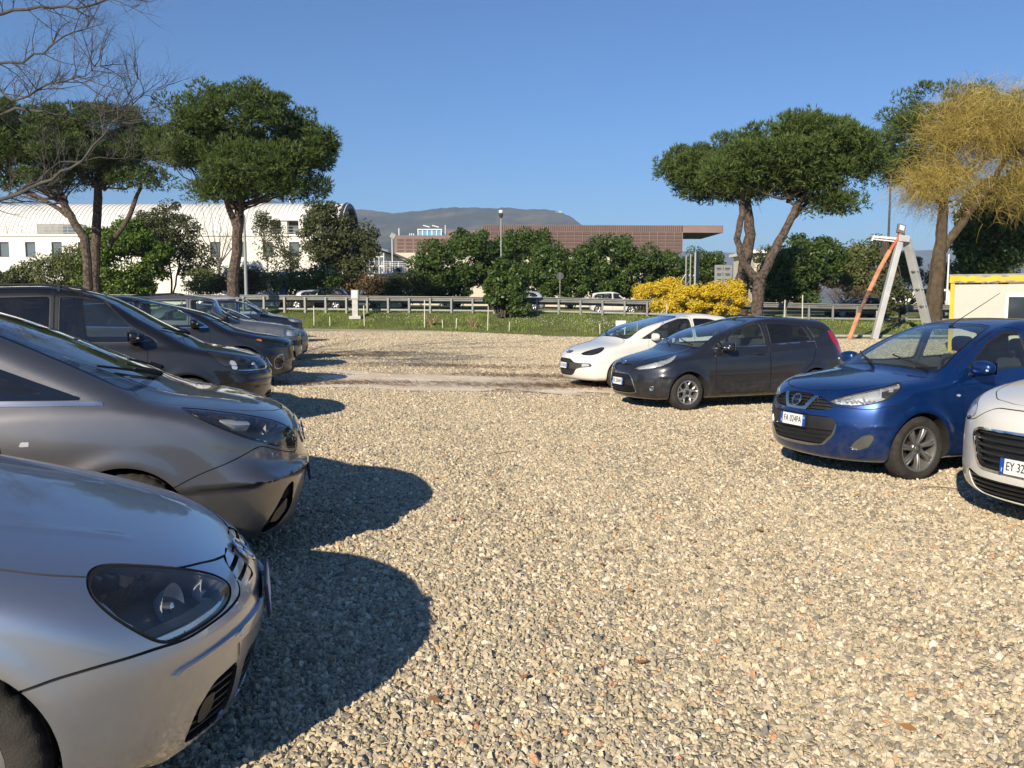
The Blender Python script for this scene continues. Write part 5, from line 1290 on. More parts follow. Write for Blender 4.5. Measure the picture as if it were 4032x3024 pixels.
# ------------------------------------------------------------------ ground
def gravel_mat(name, coarse):
    m, nt, b = mat(name); L = nt.links
    setp(b, Roughness=0.85)
    tc = nd(nt, 'ShaderNodeTexCoord')
    vo = nd(nt, 'ShaderNodeTexVoronoi'); vo.inputs['Scale'].default_value = coarse
    L.new(tc.outputs['Object'], vo.inputs['Vector'])
    sx = nd(nt, 'ShaderNodeSeparateColor'); L.new(vo.outputs['Color'], sx.inputs[0])
    rp = ramp(nt, STONES); L.new(sx.outputs[0], rp.inputs[0])
    # larger drifts of sand and darker wheel-packed dirt
    nz = nd(nt, 'ShaderNodeTexNoise'); nz.inputs['Scale'].default_value = 0.35; nz.inputs['Detail'].default_value = 6; nz.inputs['Roughness'].default_value = 0.65
    L.new(tc.outputs['Object'], nz.inputs['Vector'])
    r2 = ramp(nt, [(0.32, (0.92, 0.86, 0.78)), (0.5, (1.15, 1.13, 1.08)), (0.72, (1.35, 1.29, 1.16))]); L.new(nz.outputs['Fac'], r2.inputs[0])
    mx = nd(nt, 'ShaderNodeMix', data_type='RGBA', blend_type='MULTIPLY'); mx.inputs[0].default_value = 1.0
    L.new(rp.outputs[0], mx.inputs[6]); L.new(r2.outputs[0], mx.inputs[7]); L.new(mx.outputs[2], b.inputs['Base Color'])
    v2 = nd(nt, 'ShaderNodeTexVoronoi', feature='DISTANCE_TO_EDGE'); v2.inputs['Scale'].default_value = coarse
    L.new(tc.outputs['Object'], v2.inputs['Vector'])
    mr = nd(nt, 'ShaderNodeMapRange'); mr.inputs[2].default_value = 0.25; mr.inputs[3].default_value = 0; mr.inputs[4].default_value = 1
    L.new(v2.outputs['Distance'], mr.inputs[0])
    ad = nd(nt, 'ShaderNodeMath', operation='MULTIPLY_ADD'); ad.inputs[1].default_value = 0.8
    L.new(sx.outputs[1], ad.inputs[0]); L.new(mr.outputs[0], ad.inputs[2])
    bp = nd(nt, 'ShaderNodeBump'); bp.inputs['Strength'].default_value = 0.9; bp.inputs['Distance'].default_value = 0.012
    L.new(ad.outputs[0], bp.inputs['Height']); L.new(bp.outputs[0], b.inputs['Normal'])
    return m
STONES = [(0.0, (0.20, 0.19, 0.17)), (0.10, (0.27, 0.25, 0.215)), (0.22, (0.40, 0.36, 0.285)), (0.40, (0.47, 0.415, 0.31)), (0.56, (0.54, 0.46, 0.33)), (0.68, (0.38, 0.355, 0.305)), (0.80, (0.60, 0.53, 0.40)), (0.91, (0.67, 0.61, 0.50)), (0.97, (0.74, 0.70, 0.62)), (0.984, (0.54, 0.36, 0.22)), (1.0, (0.48, 0.26, 0.16))]
STONES = [(p_, tuple(v * k_ * (0.95 if p_ < 0.15 else 1.0) for v, k_ in zip(c_, (1.0, 0.955, 0.865)))) for p_, c_ in STONES]
gravel_mat('gravel_bed', 34.0)
m, nt, b = mat('stone'); L = nt.links
setp(b, Roughness=0.8)
oi = nd(nt, 'ShaderNodeObjectInfo'); rp = ramp(nt, STONES); L.new(oi.outputs['Random'], rp.inputs[0])
tc = nd(nt, 'ShaderNodeTexCoord'); nz = nd(nt, 'ShaderNodeTexNoise'); nz.inputs['Scale'].default_value = 2.5; nz.inputs['Detail'].default_value = 5
L.new(tc.outputs['Object'], nz.inputs['Vector'])
r2 = ramp(nt, [(0.3, (0.82, 0.80, 0.78)), (0.7, (1.15, 1.13, 1.1))]); L.new(nz.outputs['Fac'], r2.inputs[0])
mx = nd(nt, 'ShaderNodeMix', data_type='RGBA', blend_type='MULTIPLY'); mx.inputs[0].default_value = 1.0
L.new(rp.outputs[0], mx.inputs[6]); L.new(r2.outputs[0], mx.inputs[7]); L.new(mx.outputs[2], b.inputs['Base Color'])

def sheet(name, xs, ys, zf, m, yoff=None, kind='structure'):
    V, F = [], []
    for j, y in enumerate(ys):
        for x in xs:
            yy = y if yoff is None else yoff(x, y)
            V.append((x, yy, zf(x, yy) if yoff is None else zf(x, y)))
    n = len(xs)
    for j in range(len(ys) - 1):
        for i in range(n - 1): F.append((j * n + i, j * n + i + 1, (j + 1) * n + i + 1, (j + 1) * n + i))
    o = link(name, mesh_np(name, np.array(V), F, m))
    if kind: o['kind'] = kind
    return o
XS = list(np.linspace(-60, 60, 121))
plain('field_soil', (0.10, 0.11, 0.05), 0.95, var=0.4, scale=0.05)
tv = [(-7000, -0.5), (20, -0.5), (46, -0.5), (57, 0.2), (75, 0.70), (8000, 0.70)]
sheet('terrain', [-7000, -200, -60, 60, 200, 7000], [t[0] for t in tv], lambda x, y: dict(tv)[y], 'field_soil')
TT = list(np.linspace(0, 1, 60) ** 1.0)
sheet('ground', XS, TT, lambda x, t: ground_z(x, -14 + (edge_y(x) + 0.25 + 14) * t), 'gravel_bed', yoff=lambda x, t: -14 + (edge_y(x) + 0.25 + 14) * t)

# loose stones: one object, scattered
def gravel_stuff():
    V, F, D, SC = [], [], [], []
    cells = []
    y = 1.2
    while y < 43:
        st = 0.4 if y < 10 else (0.8 if y < 20 else 2.4)
        hw = 0.66 * y + 2.0
        x = -hw
        while x < hw:
            cells.append((x, y, st)); x += st
        y += st
    for (x, y, st) in cells:
        n = len(V)
        for dx, dy in ((0, 0), (st, 0), (st, st), (0, st)):
            V.append((x + dx, y + dy, ground_z(x + dx, y + dy) - 0.001))
        F.append((n, n + 1, n + 2, n + 3))
        d = 4000 if y < 7 else 4000 * (7 / y) ** 1.5
        tr = 0.5 + 0.5 * sin(0.55 * x + 0.9 * sin(0.31 * y + 0.4)) * sin(0.43 * y + 1.1 * sin(0.37 * x))
        d *= 0.52 + 0.6 * tr
        lane = x - (1.9 - 0.21 * y)
        for off in (-0.8, 0.75, 2.3): d *= 1 - 0.5 * math.exp(-((lane - off - 0.12 * sin(0.8 * y)) / 0.34) ** 2)
        cy = y + st / 2; cx_ = x + st / 2
        if ((cx_ + 1.0) / 3.5) ** 4 + ((cy - 17.3) / 1.8) ** 4 < 1: d *= 0.22
        if cy > edge_y(cx_) - 1: d = 0
        D.append(max(d, 0)); SC.append(1 + max(0, y - 9) * 0.028)
    me = mesh_np('gravel', np.array(V), np.array(F), 'stone')
    at_ = me.attributes.new('dens', 'FLOAT', 'FACE'); at_.data.foreach_set('value', np.array(D, dtype=np.float32))
    at_ = me.attributes.new('size', 'FLOAT', 'FACE'); at_.data.foreach_set('value', np.array(SC, dtype=np.float32))
    o = link('gravel', me); o['kind'] = 'stuff'; o['label'] = 'loose tan and grey gravel covering the car park'; o['category'] = 'gravel'
    g = bpy.data.node_groups.new('scatter_stones', 'GeometryNodeTree')
    g.interface.new_socket('Geometry', in_out='INPUT', socket_type='NodeSocketGeometry')
    g.interface.new_socket('Geometry', in_out='OUTPUT', socket_type='NodeSocketGeometry')
    N = g.nodes; L = g.links
    gi = N.new('NodeGroupInput'); go = N.new('NodeGroupOutput')
    dp = N.new('GeometryNodeDistributePointsOnFaces'); dp.distribute_method = 'RANDOM'
    na = N.new('GeometryNodeInputNamedAttribute'); na.data_type = 'FLOAT'; na.inputs[0].default_value = 'dens'
    L.new(gi.outputs[0], dp.inputs['Mesh']); L.new(na.outputs[0], dp.inputs['Density'])
    gins = N.new('GeometryNodeGeometryToInstance')
    sm = N.new('GeometryNodeSetMaterial'); sm.inputs['Material'].default_value = MATS['stone']
    for k in range(7):
        ic = N.new('GeometryNodeMeshIcoSphere'); ic.inputs['Subdivisions'].default_value = 2; ic.inputs['Radius'].default_value = 1.0
        sp = N.new('GeometryNodeSetPosition')
        nz = N.new('ShaderNodeTexNoise'); nz.noise_dimensions = '4D'; nz.inputs['W'].default_value = k * 3.7; nz.inputs['Scale'].default_value = 0.9; nz.inputs['Detail'].default_value = 1
        vs = N.new('ShaderNodeVectorMath'); vs.operation = 'SUBTRACT'; vs.inputs[1].default_value = (0.5, 0.5, 0.5)
        vm = N.new('ShaderNodeVectorMath'); vm.operation = 'SCALE'; vm.inputs['Scale'].default_value = 1.9
        L.new(nz.outputs['Color'], vs.inputs[0]); L.new(vs.outputs[0], vm.inputs[0])
        L.new(ic.outputs['Mesh'], sp.inputs['Geometry']); L.new(vm.outputs[0], sp.inputs['Offset'])
        ss = N.new('GeometryNodeSetShadeSmooth'); ss.inputs['Shade Smooth'].default_value = False
        L.new(sp.outputs[0], ss.inputs[0])
        L.new(ss.outputs[0], gins.inputs[0])
    io = N.new('GeometryNodeInstanceOnPoints'); io.inputs['Pick Instance'].default_value = True
    L.new(dp.outputs['Points'], io.inputs['Points']); L.new(gins.outputs[0], io.inputs['Instance'])
    rv = N.new('FunctionNodeRandomValue'); rv.data_type = 'FLOAT_VECTOR'; rv.inputs[0].default_value = (0, 0, 0); rv.inputs[1].default_value = (6.28, 6.28, 6.28)
    L.new(rv.outputs[0], io.inputs['Rotation'])
    rs = N.new('FunctionNodeRandomValue'); rs.data_type = 'FLOAT_VECTOR'; rs.inputs[0].default_value = (0.0085, 0.0065, 0.0055); rs.inputs[1].default_value = (0.0205, 0.017, 0.014); rs.inputs['Seed'].default_value = 5
    ns = N.new('GeometryNodeInputNamedAttribute'); ns.data_type = 'FLOAT'; ns.inputs[0].default_value = 'size'
    vsc = N.new('ShaderNodeVectorMath'); vsc.operation = 'SCALE'; L.new(rs.outputs[0], vsc.inputs[0])
    r4 = N.new('FunctionNodeRandomValue'); r4.data_type = 'FLOAT'; r4.inputs['Seed'].default_value = 9
    pw = N.new('ShaderNodeMath'); pw.operation = 'POWER'; pw.inputs[1].default_value = 5.0; L.new(r4.outputs[1], pw.inputs[0])
    ma = N.new('ShaderNodeMath'); ma.operation = 'MULTIPLY_ADD'; ma.inputs[1].default_value = 0.85; ma.inputs[2].default_value = 0.73; L.new(pw.outputs[0], ma.inputs[0])
    mm = N.new('ShaderNodeMath'); mm.operation = 'MULTIPLY'; L.new(ma.outputs[0], mm.inputs[0]); L.new(ns.outputs[0], mm.inputs[1]); L.new(mm.outputs[0], vsc.inputs['Scale'])
    L.new(vsc.outputs[0], io.inputs['Scale'])
    L.new(io.outputs[0], sm.inputs[0]); L.new(sm.outputs[0], go.inputs[0])
    md = o.modifiers.new('scatter', 'NODES'); md.node_group = g
gravel_stuff()

# concrete slabs showing through the gravel
m, nt, b = mat('old_concrete'); L = nt.links; setp(b, Roughness=0.9)
tc = nd(nt, 'ShaderNodeTexCoord')
nz = nd(nt, 'ShaderNodeTexNoise'); nz.inputs['Scale'].default_value = 1.3; nz.inputs['Detail'].default_value = 10; nz.inputs['Roughness'].default_value = 0.7
mp = nd(nt, 'ShaderNodeMapping'); mp.inputs['Scale'].default_value = (0.5, 1.2, 1); L.new(tc.outputs['Object'], mp.inputs[0]); L.new(mp.outputs[0], nz.inputs['Vector'])
rp = ramp(nt, [(0.34, (0.42, 0.26, 0.15)), (0.44, (0.68, 0.53, 0.36)), (0.56, (0.83, 0.72, 0.54)), (0.75, (0.86, 0.78, 0.62))]); L.new(nz.outputs['Fac'], rp.inputs[0]); L.new(rp.outputs[0], b.inputs['Base Color'])
bp = nd(nt, 'ShaderNodeBump'); bp.inputs['Strength'].default_value = 0.4; bp.inputs['Distance'].default_value = 0.01; L.new(nz.outputs['Fac'], bp.inputs['Height']); L.new(bp.outputs[0], b.inputs['Normal'])
def slab(cx, cy, rx, ry, seed):
    rg = np.random.default_rng(seed); n = 90
    ph = rg.uniform(0, 6.28, 12); am = rg.uniform(0.02, 0.10, 12)
    rings = [1.0, 0.8, 0.5, 0.2]
    V, F = [], []
    for r in rings:
        for k in range(n):
            t = 2 * pi * k / n
            w = 1 + sum(am[i] * sin((i + 2) * t + ph[i]) for i in range(12)) * r + (rg.uniform(-0.06, 0.06) if r == 1 else 0)
            c_, s_ = cos(t), sin(t)
            e = 2.0 / 3.2
            x = cx + rx * r * w * math.copysign(abs(c_) ** e, c_); y = cy + ry * r * w * math.copysign(abs(s_) ** e, s_)
            V.append((x, y, ground_z(x, y) + 0.012))
    V.append((cx, cy, ground_z(cx, cy) + 0.012))
    for j in range(3):
        for k in range(n): F.append((j * n + k, j * n + (k + 1) % n, (j + 1) * n + (k + 1) % n, (j + 1) * n + k))
    for k in range(n): F.append((3 * n + k, 3 * n + (k + 1) % n, 4 * n))
    o = link('pavement', mesh_np('pavement', np.array(V), F, 'old_concrete')); o['kind'] = 'structure'
slab(-1.0, 17.3, 3.3, 1.75, 3)
slab(7.2, 29.5, 2.2, 1.0, 5)

# pine needles, leaves and twigs on the gravel
plain('dead_leaf', (0.42, 0.20, 0.06), 0.8, var=0.4, scale=3)
plain('twig_bark', (0.10, 0.065, 0.04), 0.9, var=0.3)
plain('needle_litter', (0.23, 0.12, 0.06), 0.95, var=0.4, scale=2)
def litter():
    rg = np.random.default_rng(21); V, F = [], []
    def leaf(x, y, s, a):
        n = len(V); z = ground_z(x, y) + 0.03
        u = Vector((cos(a), sin(a), rg.uniform(-.2, .3))); w = Vector((-sin(a), cos(a), rg.uniform(-.2, .3)))
        c = Vector((x, y, z))
        for t, k in ((-1, 0), (-0.4, 0.5), (0.3, 0.55), (1, 0), (0.3, -0.5), (-0.4, -0.55)): V.append(tuple(c + u * s * t + w * s * k))
        F.append((n, n + 1, n + 2, n + 5)); F.append((n + 2, n + 3, n + 4, n + 5))
    for k in range(150):
        y = rg.uniform(3, 30) if k < 110 else rg.uniform(5, 12); x = rg.uniform(-0.1, 0.5) * y
        leaf(x, y, rg.uniform(0.015, 0.035), rg.uniform(0, 6.28))
    link_ = link('fallen_leaves', mesh_np('fallen_leaves', np.array(V), F, 'dead_leaf')); tag(link_, 'orange dead leaves scattered thinly over the gravel', 'leaves', kind='stuff')
    V2, F2 = [], []
    for k in range(9000):                                       # brown needles drifted in streaks over the slabs
        c = [(-4.5, 24.5), (-1.5, 21.5), (2.5, 22.5), (0.5, 19.3), (-3.2, 16.4), (2.6, 18.4), (-4.4, 26), (0.5, 17.0), (2.0, 17.6)][rg.integers(9)]
        x = c[0] + rg.normal(0, 1.2); y = c[1] + rg.normal(0, 0.30) + 0.12 * (x - c[0])
        a = rg.uniform(0, 6.28); l = rg.uniform(0.04, 0.13); n = len(V2); z = ground_z(x, y) + 0.032
        dx, dy = cos(a) * l, sin(a) * l
        V2 += [(x - dx, y - dy, z), (x + dx, y + dy, z + 0.01), (x + dy * 0.22, y - dx * 0.22, z + 0.006)]; F2.append((n, n + 1, n + 2))
    o = link('needle_litter', mesh_np('needle_litter', np.array(V2), np.array(F2), 'needle_litter')); tag(o, 'drifts of brown pine needles lying on the slabs', 'needles', kind='stuff')
    tw = MB()
    for k in range(6):
        y = rg.uniform(7, 22); x = rg.uniform(-0.05, 0.55) * y; a = rg.uniform(-0.6, 0.6); l = rg.uniform(0.10, 0.34); z = ground_z(x, y) + 0.03
        tw.tube([(x, y, z), (x + l * 0.5 * cos(a), y + l * 0.5 * sin(a), z + 0.015), (x + l * cos(a + 0.2), y + l * sin(a + 0.2), z)], [0.004, 0.005, 0.002], n=4)
    o = tw.build('fallen_twigs', 'twig_bark', smooth=True); tag(o, 'thin brown twigs lying on the gravel', 'twigs', kind='stuff')
litter()

# ------------------------------------------------------------------ grass bank, road
m, nt, b = mat('turf'); L = nt.links; setp(b, Roughness=0.95)
tc = nd(nt, 'ShaderNodeTexCoord')
nz = nd(nt, 'ShaderNodeTexNoise'); nz.inputs['Scale'].default_value = 1.1; nz.inputs['Detail'].default_value = 9; nz.inputs['Roughness'].default_value = 0.7
L.new(tc.outputs['Object'], nz.inputs['Vector'])
rp = ramp(nt, [(0.3, (0.075, 0.09, 0.02)), (0.5, (0.125, 0.15, 0.032)), (0.7, (0.19, 0.19, 0.055))]); L.new(nz.outputs['Fac'], rp.inputs[0]); L.new(rp.outputs[0], b.inputs['Base Color'])
n2 = nd(nt, 'ShaderNodeTexNoise'); n2.inputs['Scale'].default_value = 14; n2.inputs['Detail'].default_value = 6; L.new(tc.outputs['Object'], n2.inputs['Vector'])
bp = nd(nt, 'ShaderNodeBump'); bp.inputs['Strength'].default_value = 1.0; bp.inputs['Distance'].default_value = 0.12; L.new(n2.outputs['Fac'], bp.inputs['Height']); L.new(bp.outputs[0], b.inputs['Normal'])
def bank_z(x, t):
    a = ground_z(x, edge_y(x)); e = rail_z(x)
    s = 0.0 if t < 0 else (1.0 if t > 1 else t ** 0.85)
    return a + (e - a) * s + 0.035 * sin(x * 1.3 + t * 7) * sin(pi * min(1, max(0, t)))
BT = [-0.05, 0.02, 0.12, 0.25, 0.4, 0.55, 0.7, 0.85, 1.0, 1.25]
sheet('lawn', list(np.linspace(-60, 60, 161)), BT, lambda x, t: bank_z(x, t) + (0.03 if t > 0 else -0.15), 'turf', yoff=lambda x, t: edge_y(x) + (rail_y(x) + 0.9 - edge_y(x)) * t)
def grass_blades():
    rg = np.random.default_rng(4)
    n = 48000
    x = rg.uniform(-26, 32, n); t = rg.uniform(0.0, 1.12, n) ** 1.1
    ey = np.interp(x, [-60, -12, 3.5, 16.5, 60], [60, 49.6, 43.0, 40.8, 34]); ry = np.interp(x, [-70, -15.6, 2.9, 19.1, 70], [56.5, 53.6, 52.0, 49.4, 40])
    y = ey + (ry + 0.9 - ey) * t
    z = np.array([bank_z(a, b_) for a, b_ in zip(x, t)]) + 0.02
    clump = np.sin(x * 2.1 + 1.3 * np.sin(y * 1.7)) * 0.5 + 0.5
    hh = rg.uniform(0.05, 0.14, n) * (0.6 + 0.9 * clump); a = rg.uniform(0, 6.28, n); w = rg.uniform(0.012, 0.025, n); ln = rg.uniform(0, 0.09, n); a2 = rg.uniform(0, 6.28, n)
    V = np.zeros((n, 3, 3))
    V[:, 0] = np.stack([x - np.cos(a) * w, y - np.sin(a) * w, z], 1); V[:, 1] = np.stack([x + np.cos(a) * w, y + np.sin(a) * w, z], 1)
    V[:, 2] = np.stack([x + np.cos(a2) * ln, y + np.sin(a2) * ln, z + hh], 1)
    o = link('grass', mesh_np('grass', V.reshape(-1, 3), np.arange(n * 3).reshape(-1, 3), 'grass_blade', smooth=False)); tag(o, 'short green grass on the bank below the guardrail', 'grass', kind='stuff')
    # daisies
    n = 800; c = [(5.2, 0.42, 4.5), (11, 0.5, 4.0), (21, 0.45, 5.0), (1.0, 0.55, 2.0), (-6, 0.5, 2.5)]
    k = rg.integers(0, 5, n); k = np.where(rg.uniform(0, 1, n) < 0.6, rg.integers(0, 3, n), k)
    cx = np.array([q[0] for q in c])[k]; ct = np.array([q[1] for q in c])[k]; cs = np.array([q[2] for q in c])[k]
    x = cx + rg.normal(0, 1, n) * cs * 0.5; t = np.clip(ct + rg.normal(0, 0.13, n), 0.05, 0.95)
    ey = np.interp(x, [-60, -12, 3.5, 16.5, 60], [60, 49.6, 43.0, 40.8, 34]); ry = np.interp(x, [-70, -15.6, 2.9, 19.1, 70], [56.5, 53.6, 52.0, 49.4, 40])
    y = ey + (ry + 0.9 - ey) * t; z = np.array([bank_z(a_, b_) for a_, b_ in zip(x, t)]) + 0.15
    s = rg.uniform(0.012, 0.028, n); V = np.zeros((n, 4, 3))
    for j, (dx, dz) in enumerate(((-1, 0), (0, -0.8), (1, 0), (0, 0.8))):
        V[:, j] = np.stack([x + dx * s, y - dz * s * 0.5, z + dz * s], 1)
    o = link('daisies', mesh_np('daisies', V.reshape(-1, 3), np.arange(n * 4).reshape(-1, 4), 'daisy', smooth=False)); tag(o, 'drifts of tiny white flowers in the grass', 'flowers', kind='stuff')
plain('grass_blade', (0.15, 0.19, 0.034), 0.8, var=0.45, scale=0.8)
plain('daisy', (0.75, 0.74, 0.68), 0.8)
grass_blades()
plain('asphalt', (0.085, 0.080, 0.075), 0.9, var=0.25, scale=0.7, bump=0.2, bscale=80)
plain('kerb_concrete', (0.36, 0.34, 0.31), 0.9, var=0.2, scale=2)
plain('road_paint', (0.62, 0.61, 0.58), 0.7, var=0.1)
sheet('road', list(np.linspace(-70, 70, 57)), [0.6, 7.0, 16.0], lambda x, t: rail_z(x) - 0.02, 'asphalt', yoff=lambda x, t: rail_y(x) + t)
sheet('road_marking', list(np.linspace(-70, 70, 57)), [1.0, 1.15], lambda x, t: rail_z(x) - 0.016, 'road_paint', yoff=lambda x, t: rail_y(x) + t)
sheet('road_marking', list(np.linspace(-70, 70, 57)), [14.8, 14.95], lambda x, t: rail_z(x) - 0.016, 'road_paint', yoff=lambda x, t: rail_y(x) + t)
sheet('verge', list(np.linspace(-75, 75, 61)), [16.0, 16.01, 17.6, 40.0], lambda x, t: rail_z(x) + (0.10 if t > 16.005 else -0.02) + (0.1 if t > 30 else 0), 'turf', yoff=lambda x, t: rail_y(x) + t)
k = MB(); k.box((17.6, 41.0, -0.05), (7.5, 0.16, 0.22), Matrix.Rotation(-0.11, 3, 'Z')); o = k.build('kerb', 'kerb_concrete', bevel=0.015); o['kind'] = 'structure'

# ------------------------------------------------------------------ guardrail
plain('galvanised', (0.215, 0.215, 0.205), 0.5, metal=0.45, var=0.18, scale=2.0, bump=0.05)
plain('galvanised_pale', (0.29, 0.288, 0.272), 0.5, metal=0.35, var=0.12, scale=1.5)
def guardrail():
    root = empty('guardrail', (0, rail_y(0), rail_z(0))); tag(root, 'long galvanised double beam guardrail along the road above the grass bank', 'guardrail')
    ox, oy, oz = root.location
    post = MB(); post.box((0, 0, 0.40), (0.11, 0.014, 1.0)); post.box((0.05, 0.035, 0.40), (0.012, 0.07, 1.0)); post.box((-0.05, 0.035, 0.40), (0.012, 0.07, 1.0)); post.box((0, 0.06, 0.74), (0.09, 0.10, 0.22)); 
    pm = None
    x = -44.0; seg = []
    while x < 44:
        p = (x - ox, rail_y(x) - oy - 0.16, rail_z(x) - oz - 0.05)
        if pm is None: o = post.build('post', 'galvanised_pale', root, loc=p); pm = o.data
        else: o = link('post', pm, root, p)
        seg.append(x); x += 1.30
    def beam(nm, prof, m, dy):
        step = 3
        for i in range(0, len(seg) - step, step):
            a, b_ = seg[i], seg[i + step]
            V, F = [], []
            n = len(prof)
            for x in (a, b_ + 0.12):
                for (py, pz) in prof: V.append((x - ox, rail_y(x) - oy + dy + py, rail_z(x) - oz + pz))
            for j in range(n - 1): F.append((j, j + 1, n + j + 1, n + j))
            link(nm, mesh_np(nm, np.array(V), F, m, smooth=False), root)
    W_ = [(0.0, 0.62), (-0.02, 0.60), (-0.02, 0.585), (-0.085, 0.56), (-0.085, 0.50), (-0.02, 0.46), (-0.02, 0.43), (-0.085, 0.40), (-0.085, 0.34), (-0.02, 0.315), (-0.02, 0.30), (0.0, 0.28)]
    beam('upper_beam', [(y, 0.62 + (z - 0.28) * 0.82) for y, z in W_], 'galvanised', 0.06)
    beam('top_tube', [(-0.10, 0.90), (-0.10, 0.935), (0.03, 0.935), (0.03, 0.90)], 'galvanised_pale', 0.03)
    beam('lower_tube', [(-0.03, 0.06), (-0.03, 0.15), (0.05, 0.15), (0.05, 0.06), (-0.03, 0.06)], 'galvanised_pale', 0.0)
    beam('road_beam', [(y * -1, z + 0.22) for y, z in W_], 'galvanised', 0.30)
guardrail()
# ------------------------------------------------------------------ vegetation
def leaf_mat(name, cols, trans=0.25, rough=0.55, scale=1.2):
    m, nt, b = mat(name); L = nt.links
    out = [n for n in nt.nodes if n.type == 'OUTPUT_MATERIAL'][0]
    tc = nd(nt, 'ShaderNodeTexCoord')
    nz = nd(nt, 'ShaderNodeTexNoise'); nz.inputs['Scale'].default_value = scale; nz.inputs['Detail'].default_value = 8; nz.inputs['Roughness'].default_value = 0.8
    L.new(tc.outputs['Object'], nz.inputs['Vector'])
    n = len(cols); rp = ramp(nt, [(0.28 + 0.44 * i / (n - 1), c) for i, c in enumerate(cols)])
    L.new(nz.outputs['Fac'], rp.inputs[0]); L.new(rp.outputs[0], b.inputs['Base Color']); setp(b, Roughness=rough)
    b.inputs['Specular IOR Level'].default_value = 0.3
    tr = nd(nt, 'ShaderNodeBsdfTranslucent'); L.new(rp.outputs[0], tr.inputs[0])
    mx = nd(nt, 'ShaderNodeMixShader'); mx.inputs[0].default_value = trans
    L.new(b.outputs[0], mx.inputs[1]); L.new(tr.outputs[0], mx.inputs[2]); L.new(mx.outputs[0], out.inputs['Surface'])
    return m
leaf_mat('pine_needles', [(0.053, 0.088, 0.022), (0.097, 0.144, 0.035), (0.172, 0.211, 0.053)], 0.32)
leaf_mat('pine_needles_blue', [(0.030, 0.056, 0.020), (0.055, 0.092, 0.030), (0.10, 0.135, 0.045)], 0.2)
leaf_mat('laurel_leaves', [(0.037, 0.071, 0.018), (0.076, 0.126, 0.029), (0.144, 0.169, 0.048)], 0.3, 0.4)
leaf_mat('olive_leaves', [(0.075, 0.090, 0.030), (0.128, 0.149, 0.045), (0.209, 0.217, 0.083)], 0.2)
leaf_mat('fresh_leaves', [(0.051, 0.094, 0.014), (0.108, 0.172, 0.025), (0.186, 0.243, 0.043)], 0.25, 0.4)
leaf_mat('dark_leaves', [(0.053, 0.064, 0.026), (0.094, 0.109, 0.042), (0.160, 0.160, 0.066)], 0.3)
leaf_mat('red_leaves', [(0.07, 0.07, 0.02), (0.13, 0.09, 0.04), (0.22, 0.10, 0.06)], 0.2)
leaf_mat('forsythia_bloom', [(0.50, 0.33, 0.020), (0.72, 0.52, 0.035), (0.82, 0.66, 0.09)], 0.25, 0.7, 2.5)
leaf_mat('willow_shoots', [(0.27, 0.19, 0.05), (0.44, 0.335, 0.09), (0.58, 0.47, 0.15)], 0.2, 0.7, 0.5)
leaf_mat('brown_twigs', [(0.11, 0.075, 0.045), (0.19, 0.13, 0.08), (0.26, 0.19, 0.12)], 0.0, 0.9)
plain('pine_bark', (0.085, 0.062, 0.048), 0.95, var=0.8, scale=7.0, bump=1.0, bscale=9.0)
plain('grey_bark', (0.078, 0.071, 0.064), 0.9, var=0.35, scale=4.0, bump=0.6, bscale=20)
plain('dark_bark', (0.085, 0.065, 0.048), 0.95, var=0.4, scale=4.0, bump=0.8, bscale=12)
plain('willow_bark', (0.085, 0.06, 0.035), 0.95, var=0.4, scale=4.0, bump=0.8, bscale=12)

def unit(v): return v / (np.linalg.norm(v, axis=-1, keepdims=True) + 1e-9)
def leaves_on(C, Rd, per, size, rg, asp=0.55, shell=0.45, up=0.35):
    """leaf quads around clump centres C (n,3) with radii Rd (n,3)"""
    n = len(C); N = n * per
    k = np.repeat(np.arange(n), per)
    d = unit(rg.normal(0, 1, (N, 3)))
    r = rg.uniform(shell ** 2, 1, N) ** 0.5
    p = C[k] + d * Rd[k] * r[:, None]
    nrm = unit(d * 0.7 + rg.normal(0, 0.6, (N, 3)) + np.array([0, 0, up]))
    u = unit(np.cross(nrm, rg.normal(0, 1, (N, 3)))); v = np.cross(nrm, u)
    s = size * rg.uniform(0.6, 1.35, N)[:, None]
    V = np.stack([p - u * s, p - v * s * asp, p + u * s, p + v * s * asp], 1).reshape(-1, 3)
    return V, np.arange(N * 4).reshape(-1, 4)
def tufts_on(P, D, ln, wd, k, rg, spread=0.75):
    """needle tufts: k thin triangles from each point along its direction"""
    N = len(P)
    p = np.repeat(P, k, 0); d = unit(np.repeat(D, k, 0) + rg.normal(0, spread, (N * k, 3)) * 0.8)
    w = unit(np.cross(d, rg.normal(0, 1, (N * k, 3)))) * wd * rg.uniform(0.6, 1.2, N * k)[:, None]
    l = ln * rg.uniform(0.6, 1.2, N * k)[:, None]
    V = np.stack([p - w, p + w, p + d * l], 1).reshape(-1, 3)
    return V, np.arange(N * k * 3).reshape(-1, 3)
def curve_pts(a, b, sag, n, rg, jit=0.06):
    a, b = np.array(a, float), np.array(b, float); L_ = np.linalg.norm(b - a)
    t = np.linspace(0, 1, n)[:, None]
    p = a + (b - a) * t; p[:, 2] += (sag * np.sin(pi * t[:, 0])) * L_
    j = rg.normal(0, jit * L_ / n, (n, 3)); j[0] = 0; j[-1] = 0
    return p + j
